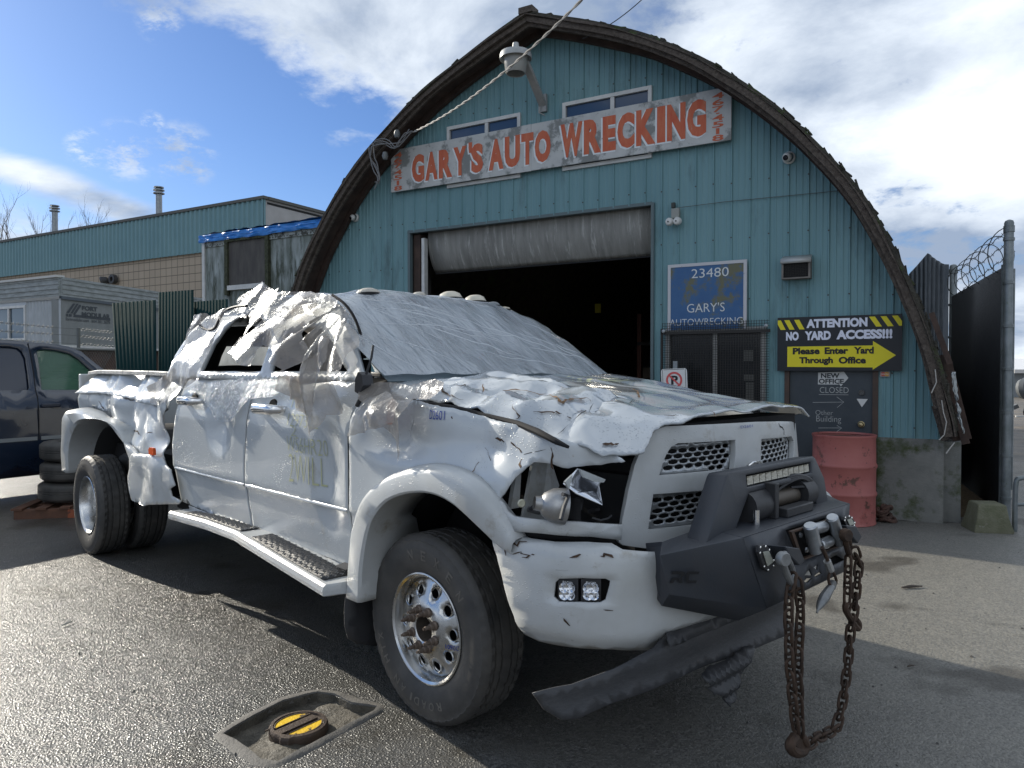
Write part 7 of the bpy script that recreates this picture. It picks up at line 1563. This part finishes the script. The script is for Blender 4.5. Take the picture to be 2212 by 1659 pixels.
# ================================================================ RIGHT SIDE AND GROUND THINGS
d0 = on(WF, 'z', 0, 1828, 1139); dcx = Vector((d0.x+.10, d0.y+.285, 0))
drum = thing('oil_drum', 'battered pink-red steel drum standing in front of the dark office door', 'drum', WF, tuple(dcx))
pink = mat('faded_red_drum', (.31, .092, .082), .55, col2=(.38, .13, .115), nscale=3, bump=.3, bscale=10, bdist=.01, stains=[((.27, .07, .06), 2.4, .56, .1), ((.11, .05, .038), 4.5, .59, .05), ((.07, .042, .036), 15, .64, .03)])
Rd = .292; prof = [(0, .02), (Rd-.01, .02), (Rd, .0), (Rd+.006, .006), (Rd+.002, .02), (Rd-.001, .03)]
for zc_ in (.30, .575): prof += [(Rd, zc_-.028), (Rd+.010, zc_-.012), (Rd+.013, zc_), (Rd+.010, zc_+.012), (Rd, zc_+.028)]
prof += [(Rd-.002, .84), (Rd+.003, .855), (Rd+.006, .868), (Rd+.003, .878), (Rd-.008, .878), (Rd-.012, .86)]
g = MB(); g.lathe(prof, dcx, (0, 0, 1), 72)
g.v = [Vector((v.x+.010*noise.noise(Vector((v.x*5, v.y*5, v.z*4))), v.y+.008*noise.noise(Vector((v.y*5, v.z*4, 3))), v.z)) for v in g.v]; g.build('body', pink, drum, ang=40)
MB().lathe([(Rd-.012, .845), (0, .835)], dcx, (0, 0, 1), 48).build('lid', mat('rusty_lid', (.10, .05, .035), .8, col2=(.17, .08, .06), nscale=9), drum)
# concrete block
b0 = on(WF, 'z', 0, 2157, 1153); M_ = Matrix.Translation((b0.x, b0.y+.17, 0)) @ Matrix.Rotation(R(-12), 4, 'Z')
g = MB(); bt, bb_, hh_ = .115, .165, .262; vs = []
for z, r in ((0, bb_), (.02, bb_+.004), (hh_*.5, (bt+bb_)/2), (hh_-.015, bt+.005), (hh_, bt-.006)):
    for sx, sy in ((-1, -1), (-.33, -1.01), (.33, -1.0), (1, -1), (1.01, 0), (1, 1), (.3, 1.0), (-1, 1), (-1.01, 0)): vs.append(M_ @ Vector((sx*r+.006*noise.noise(Vector((sx*3, z*20, 1))), sy*r+.006*noise.noise(Vector((sy*3, z*20, 5))), z)))
n = 9; g.add(vs, [(k*n+i, k*n+(i+1) % n, (k+1)*n+(i+1) % n, (k+1)*n+i) for k in range(4) for i in range(n)]+[tuple(range(4*n, 5*n))])
g.build('concrete_block', mat('mossy_block', (.17, .165, .115), .95, col2=(.10, .105, .06), nscale=9, bump=1, bscale=60, bdist=.008, stain=(.24, .23, .19), stain_scale=24, stain_thr=.6), label='tapered mossy concrete block at the foot of the gate post', cat='concrete block', ang=50, bev=.008)
# rusty lump against the plinth, litter
lp = on(WF, 'z', 0, 1918, 1131); t = thing('rusty_chain_heap', 'small heap of rusty chain at the foot of the concrete plinth', 'scrap', WF, tuple(lp))
for k in range(5):
    a = k*1.25; c = lp+Vector((.03*math.cos(a)+.0, .07+.03*math.sin(a), .025+.032*k)); r = .075-.008*k
    MB().tube([c+Vector((r*math.cos(q), r*.7*math.sin(q), .015*math.sin(q*2+k))) for q in [i*math.pi/8 for i in range(16)]], .021, 6, closed=True).build('coil', mat('dark_rust', (.055, .032, .026), .85, col2=(.10, .055, .04), nscale=30, bump=1, bscale=50), t)
# gate
a_ = R(20.6); GD = Vector((math.sin(a_), math.cos(a_), 0)); g0 = Vector(((2174-CX)/F*7.2, 7.2, 0)); GT = frame(GD, Vector((-GD.y, GD.x, 0)), g0); gp = lambda x, y, d=0: on(GT, 'y', d, x, y)
gate = thing('yard_gate', 'tall black slatted chain-link gate with barbed coils between two galvanised posts', 'gate', GT, (1.3, 0, 0))
zl = gp(2061, 640); zr = gp(2179, 574); zr.x = .06; bl0 = .12; xl = gp(2060, 700).x
g = MB(GT); g.add([Vector((.06, .02, bl0)), Vector((xl, .02, bl0)), Vector((xl, .02, zl.z)), Vector((.06, .02, zr.z))], [(0, 1, 2, 3)]); g.build('privacy_slats', mat('black_slats', (.012, .014, .017), .6, col2=(.018, .02, .024), nscale=14, bump=.3, bscale=30), gate, thick=.01)
g = MB(GT); zt_ = lambda x: zr.z+(zl.z-zr.z)*x/xl; x = -3
while x < xl:
    for s_ in (-1, 1):
        pts = []; k = 0; xx = x; z = bl0
        while z < 2.6:
            if .06 <= xx <= xl and z < zt_(xx): pts.append((xx, -.012+(.006 if k % 2 else -.004)*s_, z))
            z += .045; xx += .045*s_ if s_ > 0 else .045*s_; k += 1
        if len(pts) > 2: g.tube(pts, .0022, 3, cap=False)
    x += .075
    if s_ < 0 and False: pass
x = xl
while x < xl+3:
    pts = []; xx = x; z = bl0; k = 0
    while z < 2.6:
        if .06 <= xx <= xl and z < zt_(xx): pts.append((xx, -.012-(.006 if k % 2 else -.004), z))
        z += .045; xx -= .045; k += 1
    if len(pts) > 2: g.tube(pts, .0022, 3, cap=False)
    x += .075
g.build('chain_link', mat('blackened_wire', (.035, .04, .042), .45, metal=.4), gate)
gs_ = mat('galvanised_post', (.24, .26, .27), .45, metal=.5, col2=(.13, .15, .15), nscale=8, stain=(.10, .13, .09), stain_scale=9, stain_thr=.64)
for k, (px_, yt, x0, rr) in enumerate(((2178, 476, -.03, .042), (2058, 572, xl+.05, .045))):
    zt__ = gp(px_, yt).z if k == 0 else gp(px_, yt).z
    g = MB(GT); g.tube([(x0, 0, 0), (x0, 0, zt__-.03), (x0, 0, zt__-.01), (x0, 0, zt__)], [rr, rr, rr*.8, rr*.3], 16); g.tube([(x0, 0, zt__-.12), (x0, 0, zt__-.06)], rr*1.15, 16); po = g.build('post', gs_, gate)
    g = MB(GT); z = .25
    while z < zt__-.2: g.lathe([(rr*1.0, 0), (rr*1.18, .003), (rr*1.18, .03), (rr, .033)], (x0, 0, z), (0, 0, 1), 14); g.box((x0+(.03 if k == 0 else -.09), -.02, z+.008), (x0+(.09 if k == 0 else -.03), -.005, z+.024)); z += .42
    g.build('clamp', gs_, po)
g = MB(GT); g.tube([(.03, .03, .05), (.03, .03, 2.55)], .018, 10); g.tube([(-.03, -.045, .35), (-.03, -.045, 2.5)], .012, 8); g.build('gate_frame', gs_, gate)
rzr = mat('razor_steel', (.09, .10, .10), .4, metal=.6)
for k, (ya, yb_) in enumerate(((532, 612), (562, 636), (505, 590))):
    A = gp(2177, (524, 552, 497)[k]); B = gp(2061, (612, 641, 593)[k]); A.x = 0; g = MB(GT); n = 26; pts = [A.lerp(B, i/n)+Vector((0, 0, .012*math.sin(i*1.7))) for i in range(n+1)]; g.tube(pts, .004, 4)
    for i in range(1, n, 1):
        if i % 2 == 0: g.tube([pts[i]+Vector((0, -.012, -.014)), pts[i]+Vector((0, .012, .014))], .003, 3); g.tube([pts[i]+Vector((0, .012, -.014)), pts[i]+Vector((0, -.012, .014))], .003, 3)
    g.build('barbed_strand', rzr, gate)
g = MB(GT); pts = []; nl = 6
top_ = [(2172, 497), (2063, 586)]; bot_ = [(2172, 604), (2063, 652)]
for i in range(nl*26+1):
    t = i/(nl*26); x = .05+(xl-.1)*t; zc0 = (gp(2174, 492).z+(gp(2062, 585).z-gp(2174, 492).z)*t); zb0 = (zt_(x)-.03); a = t*nl*2*math.pi; r = (zc0-zb0)/2; pts.append(Vector((x+.03*math.sin(a), .13*math.sin(a), (zc0+zb0)/2+r*math.cos(a))))
g.tube(pts, .005, 4)
for i in range(0, len(pts), 5): p = pts[i]; g.tube([p+Vector((0, -.012, -.008)), p+Vector((0, .012, .008))], .003, 3)
g.build('razor_coil', rzr, gate)
# upright sheet behind, peaked
PK = frame(GD, Vector((-GD.y, GD.x, 0)), Vector(((2015-CX)/F*10.6, 10.6, 0))); PKf = frame(Vector((math.sin(R(70)), -math.cos(R(70)), 0)), Vector((math.cos(R(70)), math.sin(R(70)), 0)), Vector(((2015-CX)/F*10.6, 10.6, 0)))
z8_ = zz(2840, 700, .4821); pk = lambda x, y: on(PKf, 'y', 0, *z8_(x, y))
P6 = [pk(*p) for p in [(1180, 680), (1235, 622), (1280, 570), (1327, 515), (1380, 560), (1450, 603)]]; P6 = P6+[pk(1492, 605)]
g = MB(PKf); n = 36; x0, x1 = P6[0].x, P6[-1].x; tab = [(p.x, p.z) for p in P6]; vs = []
for i in range(n+1): x = x0+(x1-x0)*i/n; y = .02*math.sin(i*1.57) if x < P6[-2].x else 0; vs += [(x, y, .0), (x, y, lerpt(tab, x))]
g.add(vs, [(2*i, 2*i+2, 2*i+3, 2*i+1) for i in range(n)]); g.build('peaked_sheet', mat('dark_zinc_sheet', (.055, .065, .075), .55, col2=(.10, .11, .12), nscale=6, stretch=(3, 3, 1), metal=.3, bump=.3, bscale=14), label='dark ribbed metal sheet with a peaked top behind the arch foot', cat='metal sheet', ang=60, thick=.006)
# heap and bin at the gap
hx = on(WF, 'z', 0, 2080, 1115); g = MB()
def heap(u, v):
    a = u*2*math.pi; r = v; x = .55*r*math.cos(a); y = .42*r*math.sin(a); z = .36*(1-r)**1.0*(1+.25*noise.noise(Vector((x*5, y*5, 2))))+.03*crump(x, y, 1, 7, 2)*(1-r*.8); return hx+Vector((x+.05, y+.35, max(-.02, z)))
g.grid(heap, 60, 26); g.build('straw_heap', mat('dead_straw', (.07, .05, .03), .95, col2=(.13, .095, .055), nscale=30, stretch=(1, 4, 1), bump=1, bscale=60, bdist=.02), label='low heap of dead brown straw under the gate', cat='debris')
bx = on(WF, 'z', 0, 2010, 1118); M_ = Matrix.Translation((bx.x, bx.y+.12, 0)) @ Matrix.Rotation(R(-20), 4, 'Z'); g = MB(); g.box((-.16, -.07, 0), (.20, .2, .19), M_); g.box((-.18, -.09, .19), (.22, .22, .215), M_); g.build('black_bin', mat('black_tote', (.012, .016, .022), .4), label='small dark plastic tote pushed into the gap beside the plinth', cat='bin', bev=.01)
g = MB(); st_ = on(WF, 'z', 0, 1990, 1128); g.tube([st_+Vector((.0, .1, 0)), st_+Vector((-.03, .2, .34))], .008, 5); g.build('leaning_stick', wood, label='thin stick leaning in the gap beside the plinth', cat='stick')
# barrier tube right of the gate
bq = Vector(((2196-CX)/F*6.9, 6.9, 0)); g = MB(); zt1 = CAMH+(801-1030)/F*6.9; g.tube([Vector(p) for p in chaikin([tuple(bq+Vector((0, 0, 0))), tuple(bq+Vector((0, 0, zt1-.06))), tuple(bq+Vector((.03, .0, zt1))), tuple(bq+Vector((1.2, .3, zt1)))], 2)], .022, 10); g.tube([bq+Vector((0, 0, .25)), bq+Vector((1.2, .3, .25))], .018, 8)
g.build('tube_barrier', gs_, label='low bent grey tube barrier just right of the gate post', cat='barrier')
# what the right edge shows of the next yard
far_ = Vector(((2205-CX)/F*42, 42, 0)); nb = thing('distant_shed', 'distant low shed with a pale ribbed roof at the right edge', 'building', WF, (far_.x+6, far_.y, 0))
zz_ = lambda y: CAMH+(801-y)/F*42
g = MB(); g.box((far_.x-.5, 42, 0), (far_.x+16, 50, zz_(806))); g.build('wall', mat('shed_wall', (.20, .22, .23), .7), nb)
g = MB(); vs = []
for i in range(161): x = far_.x-.7+.1*i; y = .03*(i % 2); vs += [(x, 41.6, zz_(798)+y*.5), (x, 47, zz_(772)+y)]
g.add(vs, [(2*i, 2*i+2, 2*i+3, 2*i+1) for i in range(160)]); g.build('roof', mat('shed_roof', (.55, .56, .58), .5), nb, ang=20); MB().box((far_.x-.7, 41.5, zz_(806)), (far_.x+15.3, 41.6, zz_(798))).build('eave', mat('shed_eave', (.6, .58, .55), .6), nb)
yz_ = lambda y, d: CAMH+(801-y)/F*d
rl = thing('white_railing', 'short white railing in the next yard at the right edge', 'railing', WF, ((2200-CX)/F*24+2, 24, 0)); x0 = (2196-CX)/F*24; g = MB(); g.box((x0, 24, yz_(902, 24)), (x0+4, 24.05, yz_(898, 24))); g.box((x0, 24, yz_(922, 24)), (x0+4, 24.05, yz_(917, 24)))
for i in range(28): g.box((x0+.15*i, 24.0, yz_(917, 24)), (x0+.15*i+.03, 24.04, yz_(902, 24)))
g.build('rails', alu, rl); MB().box((x0-.1, 24.1, 0), (x0+4, 24.4, yz_(925, 24))).build('base', mat('pale_kerb', (.32, .28, .23), .8), rl)
sp_ = thing('scrap_pile', 'dark pile of car parts in the next yard at the right edge', 'scrap', WF, ((2200-CX)/F*20+1, 20, 0)); r9 = random.Random(4)
for k in range(14):
    c = Vector(((2196-CX)/F*20+r9.uniform(0, 2), 20+r9.uniform(-.4, .6), yz_(882, 20)*0+r9.uniform(.3, 1.25))); m_ = mat('scrap_%d' % (k % 3), [(.03, .03, .035), (.10, .05, .04), (.12, .13, .14)][k % 3], .6)
    if k % 2: MB().lathe([(.12, -.08), (.26, -.1), (.3, 0), (.26, .1), (.12, .08)], c, (r9.uniform(-1, 1), r9.uniform(-1, 1), r9.uniform(-.4, 1)), 14).build('part', m_, sp_)
    else: MB().beam(c, c+Vector((r9.uniform(-.6, .6), r9.uniform(-.3, .3), r9.uniform(-.3, .3))), .2, .14).build('part', m_, sp_)
# ---------------------------------------------------------------- sunken valve cover
gz = lambda x, y, z=0: on(WF, 'z', z, *z5_(x, y))
rim_m = mat('worn_concrete_rim', (.16, .15, .135), .75, col2=(.09, .085, .078), nscale=9, bump=.8, bscale=70, bdist=.006)
inn = dens(REC, .06, .004, 3); cxr = sum(p[0] for p in inn)/len(inn); cyr = sum(p[1] for p in inn)/len(inn); n = len(inn); g = MB(); vs = []
for i, (x, y) in enumerate(inn):
    d = Vector((x-cxr, y-cyr)); w = .035+.018*noise.noise(Vector((x*6, y*6, 9))); dn = d.normalized(); h = .008+.006*noise.noise(Vector((x*14, y*14, 2)))
    vs += [(x+dn.x*.002, y+dn.y*.002, -.02), (x+dn.x*.004, y+dn.y*.004, h), (x+dn.x*w, y+dn.y*w, h*.9), (x+dn.x*(w+.02), y+dn.y*(w+.02), -.004)]
for i in range(n):
    for j in range(3): g.add([], []); 
    i2 = (i+1) % n
    g.f += [[i*4+j, i2*4+j, i2*4+j+1, i*4+j+1] for j in range(3)]; g.mi += [0]*3
g.v = [Vector(v) for v in vs]; g.build('recess_edging', rim_m, label='crumbling concrete edging around the sunken valve cover', cat='kerb', ang=60)
cv = [gz(680, 1265, .0)][0]; ax1 = (gz(925, 1185)-gz(432, 1330)); ra = ax1.length/2; cen = (gz(925, 1210)+gz(432, 1320))/2; rb_ = (gz(800, 1140)-gz(560, 1440)).length/2*1.0
Rv = .5*(gz(935, 1230)-gz(430, 1310)).length; cen = gz(680, 1268, .02)
vc = thing('valve_cover', 'rusty round valve cover with flaking yellow paint in the sunken concrete recess', 'manhole cover', WF, (cen.x, cen.y, -.05))
ir_ = mat('rusty_cast_iron', (.045, .032, .026), .6, metal=.3, col2=(.085, .06, .045), nscale=12, bump=.8, bscale=70, bdist=.004)
Cc = Vector((cen.x, cen.y, 0)); u_ = (gz(925, 1185)-gz(600, 1330)); u_.z = 0; u_.normalize(); v_ = Vector((-u_.y, u_.x, 0)); Rv = Rv*.92
def disc(r, z): return [Cc+u_*(r*math.cos(a)*1.0)+v_*(r*math.sin(a))+Vector((0, 0, z)) for a in [i*math.pi/24 for i in range(48)]]
g = MB(); prof = [(Rv, -.05), (Rv*1.02, -.010), (Rv*1.0, -.004), (Rv*.97, .002), (Rv*.86, .003), (Rv*.84, -.006), (0, -.006)]; n = 48; vs = []
for r, z in prof:
    for i in range(n):
        a = i*2*math.pi/n; k = 1.0; q = Vector((r*math.cos(a), r*math.sin(a)))
        if r > Rv*.95 and -.95 < math.cos(a) < -.75 and math.sin(a) < 0: q = q*1.12
        vs.append(Cc+u_*q.x+v_*q.y+Vector((0, 0, z)))
g.add(vs, [(k*n+i, k*n+(i+1) % n, (k+1)*n+(i+1) % n, (k+1)*n+i) for k in range(len(prof)-1) for i in range(n)]); g.build('lid', ir_, vc)
yf = mat('flaking_yellow', (.80, .52, .01), .5, col2=(.68, .42, .02), nscale=8, bump=.5, bscale=50, stains=[((.045, .035, .028), 14, .58, .03)])
for s_ in (-1, 1):
    P = []; r = Rv*.74
    for i in range(17): a = R(12+156*i/16); P.append(Cc+v_*(s_*(.026+(r-.016)*math.sin(a)*.92))+u_*(r*math.cos(a))+Vector((0, 0, -.0045)))
    g = MB(); g.prism(P, (0, 0, .003)); g.build('painted_segment', yf, vc)
    g = MB(); g.tube([p+Vector((0, 0, .002)) for p in P], .004, 6, closed=True); g.build('raised_rim', ir_, vc)
MB().prism([Cc+u_*a+v_*b+Vector((0, 0, -.005)) for a, b in ((-Rv*.95, -.02), (Rv*.7, -.02), (Rv*.7, .022), (-Rv*.95, .022))], (0, 0, .007)).build('centre_bar', ir_, vc)
MB().prism([Cc+u_*a+v_*b+Vector((0, 0, -.002)) for a, b in ((-Rv*1.05, .05), (-Rv*.72, .05), (-Rv*.72, .056), (-Rv*1.05, .056))], (0, 0, .005)).build('scored_line', ir_, vc)
# little things on the ground
for (p, q, r, lab, m) in (((1948, 1269), (1992, 1266), .012, 'thin dark stick on the sunlit ground to the right of the bumper', wood), ((1960, 1440), (1975, 1437), .006, 'short twig in the shade at the lower right', wood), ((132, 1352), (158, 1342), .006, 'pale twig on the sunlit asphalt at the lower left', rope)):
    a, b_ = on(WF, 'z', .01, *p), on(WF, 'z', .01, *q); g = MB(); g.tube([a, a.lerp(b_, .4)+Vector((0, 0, .004)), b_], [r*.5, r, r*.4], 6); g.build('twig', m, label=lab, cat='twig')
g = MB(); r9 = random.Random(12); peb = mat('dark_pebbles', (.03, .028, .026), .6, col2=(.09, .085, .08), nscale=3)
for k in range(260):
    x, y = r9.uniform(-3.2, 4.5), r9.uniform(1.6, 7.5); s = r9.uniform(.003, .011); c = Vector((x, y, s*.3)); vs = [c+Vector((s*r9.uniform(.6, 1.3)*a, s*r9.uniform(.6, 1.3)*b, s*.6*c_)) for a, b, c_ in ((1, 0, 0), (0, 1, 0), (-1, 0, 0), (0, -1, 0), (0, 0, 1), (0, 0, -1))]
    g.add(vs, [(0, 1, 4), (1, 2, 4), (2, 3, 4), (3, 0, 4), (1, 0, 5), (2, 1, 5), (3, 2, 5), (0, 3, 5)])
g.build('loose_grit', peb, kind='stuff')
